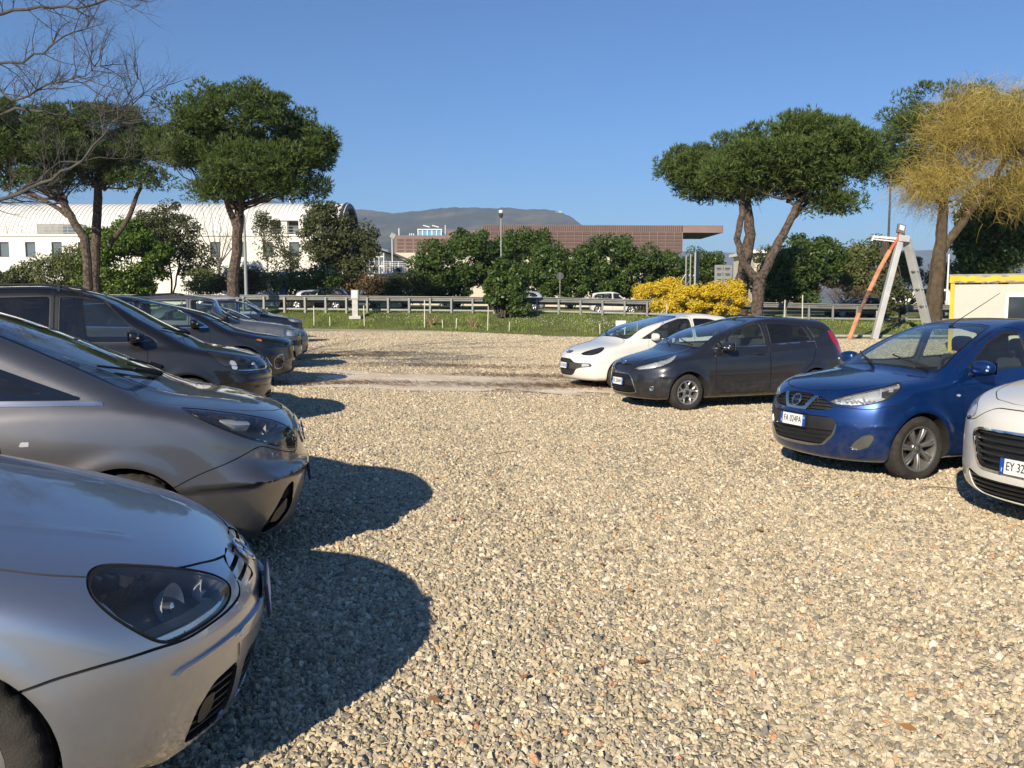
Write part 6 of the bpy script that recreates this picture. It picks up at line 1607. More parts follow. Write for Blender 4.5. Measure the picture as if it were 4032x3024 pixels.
def jitter_path(pts, rads, rg, sub=4, j=0.03):
    P, Rr = [], []
    pts = [np.array(p, float) for p in pts]
    for i in range(len(pts) - 1):
        for s in range(sub):
            t = s / sub
            p0 = pts[max(i - 1, 0)]; p1 = pts[i]; p2 = pts[i + 1]; p3 = pts[min(i + 2, len(pts) - 1)]
            q = 0.5 * ((2 * p1) + (-p0 + p2) * t + (2 * p0 - 5 * p1 + 4 * p2 - p3) * t * t + (-p0 + 3 * p1 - 3 * p2 + p3) * t ** 3)
            P.append(q + rg.normal(0, j, 3) * (1 if (i or s) else 0)); Rr.append((rads[i] * (1 - t) + rads[i + 1] * t) * rg.uniform(0.93, 1.07))
    P.append(pts[-1]); Rr.append(rads[-1])
    return P, Rr
def tree_root(name, base, label, cat='tree', group=None):
    r = empty(name, base); tag(r, label, cat, group); return r
def rel(V, base): return np.asarray(V, float) - np.array(base, float)

def pine(base, paths, blobs, label, seed, bark='pine_bark', needles='pine_needles', tuft=92, ln=0.27, limbs=26, group='stone pines', fork=None, clump=0.92):
    """paths: list of (points, radii) in world space; blobs: list of (centre, (rx,ry,rz), number of clumps)"""
    rg = np.random.default_rng(seed)
    root = tree_root('pine_tree', base, label, 'pine', group)
    tr = MB()
    for pts, rads in paths:
        P, Rr = jitter_path([rel(p, base) for p in pts], rads, rg)
        tr.tube(P, Rr, n=10)
    tr.build('trunk', bark, root, smooth=True)
    C, Rd = [], []
    for c, r, n in blobs:
        c = rel(c, base)
        for i in range(n):
            d = unit(rg.normal(0, 1, 3)); 
            q = rg.uniform(0.35, 1) ** 0.6
            p = c + d * np.array(r) * q * np.array([1, 1, 1])
            if d[2] < -0.3: p[2] = c[2] + (p[2] - c[2]) * 0.55
            C.append(p); k = clump * rg.uniform(0.55, 1.15); Rd.append((k, k, k * 0.72))
    C, Rd = np.array(C), np.array(Rd)
    # limbs from the fork to the clumps
    lb = MB(); f = rel(fork if fork is not None else paths[0][0][-1], base)
    for i in rg.permutation(len(C))[:limbs]:
        a = f + rg.normal(0, 0.25, 3); b_ = C[i] - np.array([0, 0, Rd[i][2] * 0.3])
        P = curve_pts(a, b_, -0.10, 7, rg, 0.12); r0 = rg.uniform(0.05, 0.11)
        lb.tube(P, np.linspace(r0, 0.015, 7), n=5)
        for s in range(3):
            e = P[rg.integers(3, 6)]; lb.tube(curve_pts(e, e + rg.normal(0, 0.7, 3) + np.array([0, 0, 0.3]), 0.05, 4, rg), [0.02, 0.015, 0.01, 0.005], n=4)
    lb.build('branches', bark, root, smooth=True)
    # needle tufts over every clump, facing out and up
    N = len(C) * tuft; k = np.repeat(np.arange(len(C)), tuft)
    d = unit(rg.normal(0, 1, (N, 3)) + np.array([0, 0, 0.35]))
    p = C[k] + d * Rd[k] * rg.uniform(0.55, 1.0, (N, 1))
    V, F = tufts_on(p, d + np.array([0, 0, 0.55]), ln, 0.033, 4, rg)
    link('crown', mesh_np('crown', V, F, needles, smooth=False), root)
    return root

def bush(name, base, blobs, label, seed, leaf='laurel_leaves', per=260, size=0.11, stems=True, bark='dark_bark', cat='tree', group=None, clump=0.9, trunks=None, asp=0.55, shell=0.45, crown_name='crown', dens=1.5):
    rg = np.random.default_rng(seed)
    root = tree_root(name, base, label, cat, group)
    C, Rd = [], []
    for c, r, n in blobs:
        c = rel(c, base)
        for i in range(int(n * dens)):
            d = unit(rg.normal(0, 1, 3)); q = rg.uniform(0.25, 1) ** 0.5
            C.append(c + d * np.array(r) * q); k = clump * rg.uniform(0.5, 1.2); Rd.append((k, k, k * 0.8))
    C, Rd = np.array(C), np.array(Rd)
    V, F = leaves_on(C, Rd, per, size, rg, asp, shell)
    st = MB()
    if trunks:
        for pts, rads in trunks:
            P, Rr = jitter_path([rel(p, base) for p in pts], rads, rg, j=0.02); st.tube(P, Rr, n=7)
    o0 = np.array([0, 0, 0.0])
    for i in rg.permutation(len(C))[:min(len(C), 26)]:
        a = o0 + np.array([rg.normal(0, 0.2), rg.normal(0, 0.2), 0.05]) if not trunks else rel(trunks[rg.integers(len(trunks))][0][-1], base)
        st.tube(curve_pts(a, C[i], 0.06, 6, rg, 0.15), np.linspace(0.05, 0.012, 6), n=5)
    st.build('trunk', bark, root, smooth=True)
    link(crown_name, mesh_np(crown_name, V, F, leaf, smooth=False), root)
    return root

def B(px, py, Y, rpx, rpy, n, ry=None):
    """crown blob seen at px,py with half sizes rpx,rpy pixels, standing at depth Y"""
    s = Y / FPX; c = at(px, py, Y)
    return (tuple(c), (rpx * s, (ry if ry is not None else rpx * s * 0.85), rpy * s), n)
def base_at(px, Y, z=None):
    p = at(px, 300, Y); return (p.x, Y, rail_z(p.x) if z is None else z)

# --- stone pines
p0 = base_at(233, 50.5, 0.75)
pine(p0, [([p0, at(233, 290, 50.5), at(236, 260, 50.5), at(238, 228, 50.5), at(240, 205, 50.6), at(246, 175, 50.8)], [0.36, 0.34, 0.31, 0.30, 0.27, 0.12]), ([at(237, 232, 50.5), at(228, 205, 50.2), at(222, 180, 49.8)], [0.20, 0.16, 0.08])],
     [B(240, 122, 50.5, 76, 32, 92), B(200, 148, 50.5, 46, 34, 58), B(292, 155, 50.5, 40, 36, 58), B(250, 170, 49, 50, 28, 58), B(320, 155, 50.5, 16, 20, 12), B(280, 188, 50, 46, 11, 22), B(166, 150, 51.5, 20, 22, 18), B(225, 190, 49.5, 30, 13, 18)],
     'tall stone pine with broad dome crown standing left of the white vaulted hall', 11, fork=at(240, 205, 50.6), tuft=92)
p1 = base_at(96, 56, 1.1)
pine(p1, [([p1, at(95, 270, 56), at(97, 225, 56), at(98, 190, 56), at(100, 165, 56)], [0.30, 0.29, 0.27, 0.25, 0.12]), ([at(110, 245, 56), at(128, 218, 55.5), at(140, 188, 55.5), at(148, 172, 55)], [0.18, 0.15, 0.11, 0.05])],
     [B(100, 130, 56, 58, 20, 66), B(80, 155, 56, 64, 22, 66), B(135, 148, 56, 34, 22, 30), B(135, 180, 55.5, 34, 10, 14), B(60, 178, 56, 40, 10, 14)],
     'dark stone pine with a straight trunk behind the bare branches', 12, fork=at(98, 185, 56), needles='pine_needles', tuft=92)
p2 = base_at(88, 53, 1.1)
pine(p2, [([p2, at(86, 248, 53), at(74, 222, 53), at(60, 198, 53), at(45, 184, 53)], [0.27, 0.26, 0.24, 0.21, 0.10]), ([at(72, 218, 53), at(45, 200, 53), at(22, 190, 53)], [0.15, 0.12, 0.06])],
     [B(20, 122, 53, 46, 18, 44), B(35, 152, 53, 54, 24, 60), B(-15, 150, 53, 44, 26, 34), B(25, 180, 53, 46, 10, 14)],
     'stone pine with a trunk leaning left at the frame edge', 13, fork=at(60, 198, 53), tuft=92)
# right pair: forked front tree and the straighter one behind
p3 = base_at(757, 45.5, 0.45)
pine(p3, [([p3, at(757, 305, 45.5), at(759, 285, 45.5), at(761, 275, 45.5)], [0.34, 0.31, 0.30, 0.29]),
          ([at(761, 278, 45.5), at(775, 250, 45.5), at(789, 222, 45.4), at(798, 204, 45.3), at(812, 190, 45), at(826, 165, 45)], [0.24, 0.22, 0.20, 0.17, 0.14, 0.05]),
          ([at(758, 280, 45.5), at(744, 262, 45.6), at(738, 240, 45.7), at(742, 205, 45.8), at(745, 180, 45.9)], [0.22, 0.19, 0.18, 0.15, 0.07]),
          ([at(797, 207, 45.3), at(808, 180, 45.2), at(785, 165, 45.0), at(775, 150, 45)], [0.12, 0.11, 0.09, 0.04]), ([at(793, 218, 45.4), at(810, 200, 45.8), at(822, 188, 46.2)], [0.12, 0.09, 0.05])],
     [B(800, 155, 45.5, 66, 34, 84), B(818, 138, 45.5, 46, 20, 42), B(758, 170, 45.3, 54, 26, 58), B(850, 160, 45.5, 24, 28, 26), B(835, 202, 45.5, 34, 9, 14), B(866, 148, 45.5, 10, 10, 5), B(805, 182, 45.5, 52, 14, 34)],
     'stone pine with a forked trunk rising beside the yellow bush', 14, fork=at(795, 195, 45.4), tuft=92, needles='pine_needles')
p4 = base_at(741, 57, 0.75)
pine(p4, [([p4, at(742, 285, 57), at(745, 262, 57), at(750, 235, 57), at(747, 205, 57), at(752, 182, 57)], [0.46, 0.44, 0.40, 0.34, 0.30, 0.14])],
     [B(735, 165, 57, 62, 24, 66), B(702, 172, 57, 42, 24, 50), B(725, 192, 57, 44, 11, 24), B(682, 172, 57, 20, 20, 16), B(722, 186, 57, 50, 15, 26)],
     'stone pine with a thick reddish trunk behind the forked pine', 15, fork=at(750, 190, 57), tuft=92, needles='pine_needles')
p5 = base_at(940, 62, 0.5)
pine(p5, [([p5, at(940, 260, 62), at(941, 220, 62), at(943, 185, 62)], [0.33, 0.30, 0.26, 0.12])],
     [B(955, 118, 62, 66, 32, 80), B(912, 148, 62, 36, 38, 66), B(1005, 122, 62, 44, 28, 40), B(892, 172, 62, 22, 18, 14)],
     'tall stone pine rising behind the golden willow', 16, fork=at(930, 195, 62), tuft=92, needles='pine_needles')

# --- golden willow
def willow():
    rg = np.random.default_rng(31)
    base = base_at(934, 44.5, 0.35)
    root = tree_root('willow_tree', base, 'golden leafless willow with a leaning forked trunk beside the steel frame', 'willow')
    t = MB()
    Y = 44.5
    paths = [([base, at(934, 300, Y), at(938, 265, Y), at(941, 240, Y), at(943, 210, Y), at(946, 175, Y), at(950, 130, Y)], [0.42, 0.40, 0.36, 0.30, 0.24, 0.20, 0.06]),
             ([at(941, 252, Y), at(958, 228, Y), at(975, 205, Y), at(992, 182, Y), at(1010, 150, Y), at(1025, 120, Y)], [0.26, 0.21, 0.18, 0.15, 0.10, 0.04])]
    tips = []
    for pts, rads in paths:
        P, Rr = jitter_path([rel(p, base) for p in pts], rads, rg, j=0.02); t.tube(P, Rr, n=9)
    src = [rel(at(943, 205, Y), base), rel(at(946, 175, Y), base), rel(at(948, 150, Y), base), rel(at(985, 192, Y), base), rel(at(1008, 155, Y), base), rel(at(944, 190, Y), base)]
    cs = [B(945, 180, Y, 48, 28, 46), B(985, 120, Y, 55, 34, 62), B(1020, 165, Y, 45, 42, 44), B(955, 135, Y, 34, 28, 26), B(925, 190, Y, 22, 14, 10)]
    for c, r, n in cs:
        for i in range(n):
            d = unit(rg.normal(0, 1, 3)); e = rel(c, base) + d * np.array(r) * rg.uniform(0.2, 1) ** 0.6
            s = src[int(np.argmin([np.linalg.norm(e - q) for q in src]))]
            P = curve_pts(s + rg.normal(0, 0.1, 3), e, 0.12, 7, rg, 0.2); t.tube(P, np.linspace(0.06, 0.012, 7), n=4); tips.append((P[3], e)); tips.append((P[5], e))
    t.build('trunk', 'willow_bark', root, smooth=True)
    V, F = [], []
    Vs = []; 
    for a, e in tips:                                   # fine shoots: up, then arching over
        for k in range(62):
            p = a + (e - a) * rg.uniform(0, 1.1) + rg.normal(0, 0.40, 3); d = unit(unit(e - a) * 0.5 + rg.normal(0, 0.6, 3) + np.array([0, 0, 0.6])); l = rg.uniform(0.5, 1.3); w = rg.uniform(0.005, 0.011)
            side = unit(np.cross(d, rg.normal(0, 1, 3))) * w; q = [p]
            for s in range(3):
                d = unit(d + np.array([0, 0, -0.42]) + rg.normal(0, 0.16, 3)); q.append(q[-1] + d * l / 3)
            n = len(V)
            for s in range(4):
                ww = side * (1 - 0.22 * s); V.append(q[s] - ww); V.append(q[s] + ww)
            for s in range(3): F.append((n + 2 * s, n + 2 * s + 1, n + 2 * s + 3, n + 2 * s + 2))
    link('crown', mesh_np('crown', np.array(V), np.array(F), 'willow_shoots', smooth=False), root)
willow()

# --- leafless tree at the left edge, its trunk outside the frame
def bare_tree(name, base, limbs, label, seed, bark='grey_bark', depth=4, thin=0.48, tw=0.62, group=None):
    rg = np.random.default_rng(seed)
    root = tree_root(name, base, label, 'tree', group)
    t = MB(); tw_ = MB()
    def grow(p, d, l, r, k):
        n = 5 if k > 0 else 3; P = [p]; Rr = [r]
        for i in range(n):
            d = unit(d + rg.normal(0, 0.16, 3) + np.array([0, 0, 0.05])); P.append(P[-1] + d * l / n); Rr.append(r * (1 - 0.75 * (i + 1) / n))
        if k > 0: (t if k > 1 else tw_).tube(P, Rr, n=5 if k > 1 else 3, cap=False)
        else:
            sd = unit(np.cross(d, rg.normal(0, 1, 3))); V_ = []
            for q_, r_ in zip(P, Rr): V_ += [q_ - sd * r_ * 1.2, q_ + sd * r_ * 1.2]
            tw_.add(V_, [(2 * j, 2 * j + 1, 2 * j + 3, 2 * j + 2) for j in range(n)])
        if k <= 0: return
        for i in range(1, n + 1):
            for s in range(2 if k > 1 else rg.integers(1, 4)):
                if rg.uniform() < 0.64:
                    sd = unit(np.cross(d, rg.normal(0, 1, 3))); nd_ = unit(d * 0.65 + sd * rg.uniform(0.4, 0.9) + np.array([0, 0, 0.15]))
                    grow(P[i], nd_, l * rg.uniform(0.4, 0.66), Rr[i] * 0.6, k - 1)
    for pts, rads, kids in limbs:
        P, Rr = jitter_path([rel(p, base) for p in pts], [r_ * thin for r_ in rads], rg, j=0.03); t.tube(P, Rr, n=8)
        for i in range(3, len(P)):
            for s in range(kids):
                if rg.uniform() < 0.62:
                    d0 = unit(np.array(P[i]) - np.array(P[i - 1])); sd = unit(np.cross(d0, rg.normal(0, 1, 3)))
                    grow(np.array(P[i]), unit(d0 * 0.5 + sd * 0.8 + np.array([0, 0, 0.25])), tw * rg.uniform(0.7, 1.5), max(Rr[i] * 0.35, 0.009), depth - 2)
    t.build('trunk', bark, root, smooth=True); tw_.build('twigs', bark, root, smooth=True)
    return root
bb = (-11.6, 14.5, 0.05)
Yb = 14.5
bare_tree('bare_tree', bb, [
    ([bb, (-11.5, 14.5, 2.2), (-11.2, 14.4, 4.5), (-10.9, 14.5, 6.5), (-10.6, 14.6, 8.5)], [0.26, 0.22, 0.17, 0.12, 0.05], 1),
    ([(-11.4, 14.5, 2.3), at(-40, 215, 14.3), at(20, 192, 14), at(62, 172, 13.8), at(92, 145, 13.5), at(118, 118, 13.3)], [0.12, 0.075, 0.06, 0.05, 0.035, 0.012], 2),
    ([(-11.2, 14.5, 3.6), at(-50, 112, 14.5), at(0, 110, 14.5), at(60, 116, 14.6), at(108, 122, 14.8), at(140, 100, 15), at(158, 88, 15)], [0.10, 0.065, 0.055, 0.042, 0.030, 0.018, 0.006], 2),
    ([(-11.0, 14.5, 5.0), at(-40, 70, 14.5), at(10, 64, 14.5), at(55, 45, 14.4), at(88, 22, 14.3)], [0.085, 0.06, 0.045, 0.03, 0.01], 3),
    ([(-10.9, 14.5, 6.0), at(-30, 20, 14.2), at(25, 6, 14), at(75, 5, 13.8), at(120, -3, 13.6), at(160, -4, 13.4)], [0.08, 0.065, 0.05, 0.04, 0.03, 0.012], 2),
    ([at(-20, 66, 14.5), at(15, 100, 14.0), at(45, 85, 13.8), at(80, 78, 13.8), at(100, 66, 13.7)], [0.045, 0.04, 0.03, 0.02, 0.008], 3),
    ([at(60, 116, 14.6), at(85, 104, 14.7), at(112, 112, 14.8), at(138, 80, 15)], [0.03, 0.025, 0.018, 0.006], 3),
    ([at(20, 192, 14), at(60, 165, 14.2), at(110, 158, 14.4), at(152, 160, 14.6)], [0.03, 0.025, 0.016, 0.006], 2),
    ([(-10.8, 14.5, 6.6), (-10.2, 13.8, 8.0), (-9.6, 13.2, 9.2), (-9.0, 12.6, 10.0)], [0.12, 0.09, 0.06, 0.02], 5),
    ([(-11.2, 14.4, 4.8), (-10.8, 12.8, 6.4), (-10.3, 11.4, 7.6), (-9.8, 10.2, 8.4)], [0.13, 0.10, 0.06, 0.02], 5),
    ([(-11.4, 14.5, 4.0), (-12.4, 13.2, 5.8), (-13.2, 12.2, 7.6), (-13.6, 11.4, 9.0)], [0.13, 0.10, 0.07, 0.02], 5),
    ([(-10.9, 14.6, 6.2), (-10.8, 16.0, 7.8), (-10.4, 17.2, 9.0), (-9.9, 18.0, 10.2)], [0.12, 0.09, 0.06, 0.02], 5),
    ([(-11.1, 14.5, 5.2), (-12.6, 15.4, 6.8), (-13.8, 16.0, 8.2), (-14.6, 16.4, 9.4)], [0.12, 0.09, 0.06, 0.02], 5),
    ([(-10.7, 14.6, 7.6), (-10.4, 14.8, 9.2), (-9.8, 15.0, 10.6), (-9.4, 15.0, 11.8)], [0.09, 0.08, 0.06, 0.02], 5)],
    'pale leafless tree reaching in from the left edge of the photo', 41)

# --- evergreen trees and shrubs beyond the road
G1 = 'trees and shrubs beyond the road'
def lb(px, Y, blobs, label, seed, name='laurel_tree', **k):
    z = k.pop('z', 0.9); b0 = at(px, 300, Y); k.setdefault('group', G1)
    return bush(name, (b0.x, Y, z), blobs, label, seed, **k)
lb(125, 71, [B(128, 262, 71, 46, 36, 56), B(122, 236, 71, 30, 18, 22), B(110, 285, 71, 40, 16, 22)], 'dense bright green shrub in front of the white hall, behind the parked cars', 51, 'evergreen_shrub', leaf='fresh_leaves', size=0.135, per=170)
lb(48, 71.5, [B(52, 275, 71.5, 46, 20, 40), B(78, 262, 71.5, 22, 16, 16), B(40, 290, 71.5, 44, 10, 18)], 'loose olive green bush left of the dense bright shrub', 52, 'olive_bush', leaf='olive_leaves', size=0.10, per=170)
lb(10, 70.5, [B(5, 285, 70.5, 24, 13, 16)], 'low dark bush in the lower left corner of the treeline', 53, 'low_bush', leaf='dark_leaves', per=200)
lb(174, 76, [B(172, 232, 76, 28, 30, 40), B(150, 238, 76, 18, 26, 20), B(195, 262, 76, 18, 22, 14)], 'slender dark evergreen between the bright shrub and the pale pollarded tree', 54, 'evergreen_tree', leaf='dark_leaves', size=0.11, per=150,
   trunks=[([at(172, 296, 76), at(171, 275, 76), at(168, 250, 76)], [0.09, 0.08, 0.05]), ([at(173, 296, 76), at(178, 270, 76), at(182, 248, 76)], [0.08, 0.07, 0.04])])
bare_tree('pollarded_tree', (*at(217, 296, 76).xy, 0.9), [([at(217, 292, 76), at(219, 275, 76), at(220, 262, 76)], [0.28, 0.25, 0.22], 0)] + [([at(220, 264, 76), at(220 + dx * 0.6, 245, 76), at(220 + dx, 222 - abs(dx) * 0.1 + 8, 76), at(220 + dx * 1.25, 205, 76)], [0.12, 0.08, 0.05, 0.012], 3) for dx in (-22, -14, -7, 0, 8, 15, 24)],
   'pale pollarded leafless tree left of the tall pine trunk', 55, bark='brown_twigs_bark' if 'brown_twigs_bark' in MATS else 'grey_bark', tw=1.0, group=G1, depth=3)
lb(268, 77, [B(268, 240, 77, 14, 22, 10), B(288, 262, 77, 16, 14, 8), B(262, 222, 77, 8, 12, 5)], 'thin airy evergreen right of the tall pine trunk, bare stems below', 56, 'evergreen_tree', leaf='dark_leaves', size=0.10, per=110,
   trunks=[([at(266, 292, 77), at(268, 270, 77), at(264, 245, 77)], [0.07, 0.06, 0.03]), ([at(268, 292, 77), at(276, 268, 77), at(288, 258, 77)], [0.06, 0.05, 0.03])])
lb(336, 75, [B(326, 234, 75, 24, 30, 34), B(354, 250, 75, 25, 30, 36), B(338, 270, 75, 28, 22, 24), B(318, 212, 75, 10, 8, 4)], 'ragged dark tree at the right end of the white hall', 57, 'evergreen_tree', leaf='dark_leaves', size=0.12, per=170,
   trunks=[([at(330, 298, 75), at(328, 275, 75), at(325, 250, 75)], [0.12, 0.1, 0.06]), ([at(342, 298, 75), at(345, 272, 75), at(350, 255, 75)], [0.10, 0.08, 0.05])])
for i, (px, w, lab, lf) in enumerate([(245, 22, 'low reddish hedge shrub at the foot of the tall pine', 'red_leaves'), (285, 24, 'low mottled hedge shrub below the thin airy evergreen', 'olive_leaves'), (318, 20, 'low green hedge shrub beside the round road sign', 'laurel_leaves'), (372, 20, 'brownish low shrub below the glass annex', 'red_leaves'), (405, 20, 'dark low shrub in front of the white garden wall', 'dark_leaves'), (205, 22, 'low green hedge shrub under the pollarded tree', 'olive_leaves')]):
    lb(px, 71, [B(px, 287 - (5 if px < 330 else 0), 71, w, 11, 22)], lab, 60 + i, 'hedge_shrub', leaf=lf, size=0.10, per=150, cat='shrub')
lb(458, 75, [B(455, 262, 75, 42, 28, 40), B(470, 246, 75, 28, 16, 16), B(425, 280, 75, 18, 16, 10), B(452, 284, 75, 44, 14, 24)], 'big laurel tree left of the lamp post, below the brown building', 71, size=0.14, per=190)
lb(525, 78, [B(520, 258, 78, 38, 26, 38), B(540, 246, 78, 20, 12, 12), B(500, 252, 78, 20, 14, 10), B(522, 284, 78, 40, 14, 22)], 'rounded laurel tree just right of the lamp post', 72, size=0.14, per=185)
lb(570, 75, [B(568, 272, 75, 40, 26, 38), B(552, 262, 75, 24, 18, 16), B(570, 284, 75, 44, 14, 24)], 'low spreading laurel tree behind the white car on the road', 73, size=0.14, per=185)
lb(618, 77, [B(610, 262, 77, 36, 24, 34), B(640, 258, 77, 16, 12, 8), B(622, 284, 77, 34, 14, 20)], 'laurel tree below the right half of the brown building', 74, size=0.14, per=180)
lb(665, 79, [B(668, 270, 79, 26, 18, 20), B(660, 262, 79, 14, 10, 8), B(668, 284, 79, 30, 14, 16)], 'laurel tree behind the left end of the yellow bushes', 75, size=0.12, per=210)
lb(704, 82, [B(702, 270, 82, 24, 18, 20), B(712, 262, 82, 14, 12, 8), B(702, 284, 82, 28, 14, 16)], 'laurel tree behind the grey direction sign', 76, size=0.12, per=210)
lb(800, 70, [B(802, 268, 70, 36, 28, 38), B(825, 258, 70, 18, 18, 14), B(790, 290, 70, 30, 14, 16)], 'large dark laurel right of the forked pine', 77, size=0.14, per=200, leaf='laurel_leaves')
lb(770, 76, [B(775, 270, 76, 26, 24, 24), B(775, 284, 76, 30, 14, 14)], 'dark laurel in the gap behind the forked pine trunk', 78, size=0.12, per=200, leaf='dark_leaves')
lb(868, 74, [B(866, 262, 74, 24, 22, 22), B(850, 270, 74, 16, 18, 10), B(866, 284, 74, 30, 14, 16)], 'round topped evergreen left of the steel frame', 79, 'evergreen_tree', leaf='olive_leaves', size=0.12, per=200)
lb(845, 64, [B(848, 296, 64, 28, 12, 16)], 'brown leafless shrub behind the guardrail near the orange brace', 80, 'brown_shrub', leaf='brown_twigs', size=0.09, per=200, asp=0.10, cat='shrub')
lb(905, 78, [B(905, 268, 78, 20, 16, 14), B(985, 268, 78, 30, 16, 20), B(955, 275, 78, 26, 14, 14)], 'row of round evergreens behind the yellow site hut', 81, 'evergreen_tree', leaf='olive_leaves', size=0.12, per=190)
lb(1000, 52, [B(1000, 222, 52, 38, 40, 58), B(985, 250, 52, 26, 24, 26), B(1020, 195, 52, 26, 26, 26)], 'dark ivy covered tree above the site hut at the right edge', 82, 'ivy_tree', leaf='laurel_leaves', size=0.14, per=220, z=0.3,
   trunks=[([at(1004, 300, 52), at(1004, 270, 52), at(1008, 235, 52)], [0.28, 0.25, 0.16])])
lb(890, 47.5, [B(888, 268, 47.5, 10, 34, 16), B(896, 300, 47.5, 14, 14, 10)], 'thin leaning ivy clad stem behind the steel frame', 83, 'ivy_clad_tree', leaf='dark_leaves', size=0.09, per=70, z=0.4, clump=0.4,
   trunks=[([at(900, 318, 47.5), at(893, 280, 47.5), at(884, 240, 47.5)], [0.08, 0.06, 0.03])], cat='tree')
# bush on the bank in front of the guardrail, forsythia
bz = 0.7
p = at(503, 318, 50.2); bush('laurel_bush', (p.x, 50.2, bz), [B(505, 290, 50.2, 22, 22, 26), B(498, 275, 50.2, 12, 14, 8), B(515, 300, 50.2, 14, 12, 8)], 'dark green bush on the bank in front of the guardrail and lamp post', 91, leaf='laurel_leaves', size=0.11, per=220, cat='bush', clump=0.5)
for nm, px, Y, z, bl, lab, sd in (('a', 700, 47.0, 0.35, [B(685, 304, 47, 30, 12, 30), B(722, 300, 47, 26, 16, 30), B(700, 295, 47, 30, 10, 18), B(735, 288, 47, 10, 8, 6)], 'large golden forsythia bush in full bloom beside the forked pine', 92),
                              ('b', 645, 53.2, 0.85, [B(648, 293, 53.2, 24, 9, 22), B(668, 288, 53.2, 16, 9, 12)], 'smaller golden forsythia behind the guardrail, left of the large one', 93)):
    p = at(px, 310, Y); bush('forsythia_bush', (p.x, Y, z), bl, lab, sd, leaf='forsythia_bloom', size=0.052, per=400, bark='twig_bark', cat='bush', group='forsythia in bloom', clump=0.46, dens=1.15, asp=0.6, shell=0.2)
# ------------------------------------------------------------------ buildings and hills
plain('white_wall', (0.80, 0.77, 0.70), 0.8, var=0.05, scale=0.4)
plain('vault_metal', (0.74, 0.72, 0.66), 0.5, var=0.05, scale=0.5)
plain('dark_frame', (0.05, 0.05, 0.055), 0.5)
plain('dark_glass', (0.03, 0.04, 0.05), 0.08, var=0.2, scale=0.5)
plain('grey_glass', (0.14, 0.17, 0.19), 0.12, var=0.25, scale=0.4)
plain('white_metal', (0.75, 0.75, 0.73), 0.5, var=0.05)
plain('roof_metal', (0.19, 0.22, 0.28), 0.4, metal=0.3, var=0.1)
plain('corten', (0.235, 0.165, 0.145), 0.85, var=0.14, scale=0.35)
plain('corten_dark', (0.145, 0.095, 0.082), 0.9, var=0.2, scale=0.6)
plain('cream_wall', (0.62, 0.56, 0.44), 0.9, var=0.05)
plain('soffit', (0.16, 0.17, 0.12), 0.9, var=0.1)
plain('tank_blue', (0.12, 0.33, 0.50), 0.5, var=0.08)
plain('red_paint', (0.45, 0.05, 0.04), 0.5)
m, nt, b = mat('hill_wood'); L = nt.links; setp(b, Roughness=1.0)
tc = nd(nt, 'ShaderNodeTexCoord'); nz = nd(nt, 'ShaderNodeTexNoise'); nz.inputs['Scale'].default_value = 0.004; nz.inputs['Detail'].default_value = 12; nz.inputs['Roughness'].default_value = 0.72
L.new(tc.outputs['Object'], nz.inputs['Vector'])
rp = ramp(nt, [(0.38, (0.016, 0.024, 0.010)), (0.48, (0.035, 0.036, 0.020)), (0.54, (0.085, 0.062, 0.040)), (0.64, (0.16, 0.13, 0.075))]); L.new(nz.outputs['Fac'], rp.inputs[0]); L.new(rp.outputs[0], b.inputs['Base Color'])

def hills():
    rg = np.random.default_rng(77)
    def rng_(name, prof, Y0, Y1, jag):
        xs = np.linspace(prof[0][0], prof[-1][0], 420); top = np.interp(xs, [p[0] for p in prof], [p[1] for p in prof])
        ph = rg.uniform(0, 6.28, 24); fr = np.geomspace(0.10, 2.6, 24)
        nrows = 26; V, F = [], []
        for j in range(nrows):
            t = j / (nrows - 1)
            for i, px in enumerate(xs):
                P = at(px, top[i] + jag * sum(sin(px * fr[q] + ph[q]) / (0.6 + 1.2 * fr[q]) for q in range(24)), Y1)
                y = Y0 + (Y1 - Y0) * t; s = t ** 1.15
                bump_ = 22 * sin(px * 0.05 + 5 * t) * sin(3 * t + px * 0.021) * sin(pi * t) * (Y1 / 3500)
                V.append((P.x * (0.86 + 0.14 * t), y, 0.5 + (P.z - 0.5) * s + bump_))
        # back slope
        for i, px in enumerate(xs):
            P = at(px, top[i], Y1); V.append((P.x, Y1 + 900, 0))
        n = len(xs)
        for j in range(nrows):
            for i in range(n - 1): F.append((j * n + i, j * n + i + 1, (j + 1) * n + i + 1, (j + 1) * n + i))
        o = link(name, mesh_np(name, np.array(V), F, 'hill_wood')); o['kind'] = 'structure'
    rng_('hills', [(-250, 216), (-100, 214), (40, 212), (170, 208), (235, 204), (273, 200), (300, 205), (330, 210), (361, 209), (393, 213.5), (419, 210.5), (447, 208), (467, 207), (490, 208.2), (518, 208.5), (542, 209.2), (560, 212), (572, 217), (582, 225), (602, 236), (640, 250), (690, 262)], 1900, 3600, 0.12)
    rng_('hills', [(500, 250), (600, 249), (680, 251), (740, 253), (800, 254), (860, 252), (940, 250), (1020, 252), (1150, 250), (1400, 246)], 3600, 6200, 0.05)
    # masts and villa on the summit
    w = MB(); c = at(556, 211.5, 3580)
    w.box((c.x, 3570, c.z - 8), (45, 24, 9)); w.box((c.x + 16, 3570, c.z - 4), (8, 8, 12))
    o = w.build('hilltop_villa', 'cream_wall'); tag(o, 'tiny pale villa on the summit of the far hill', 'building')
hills()

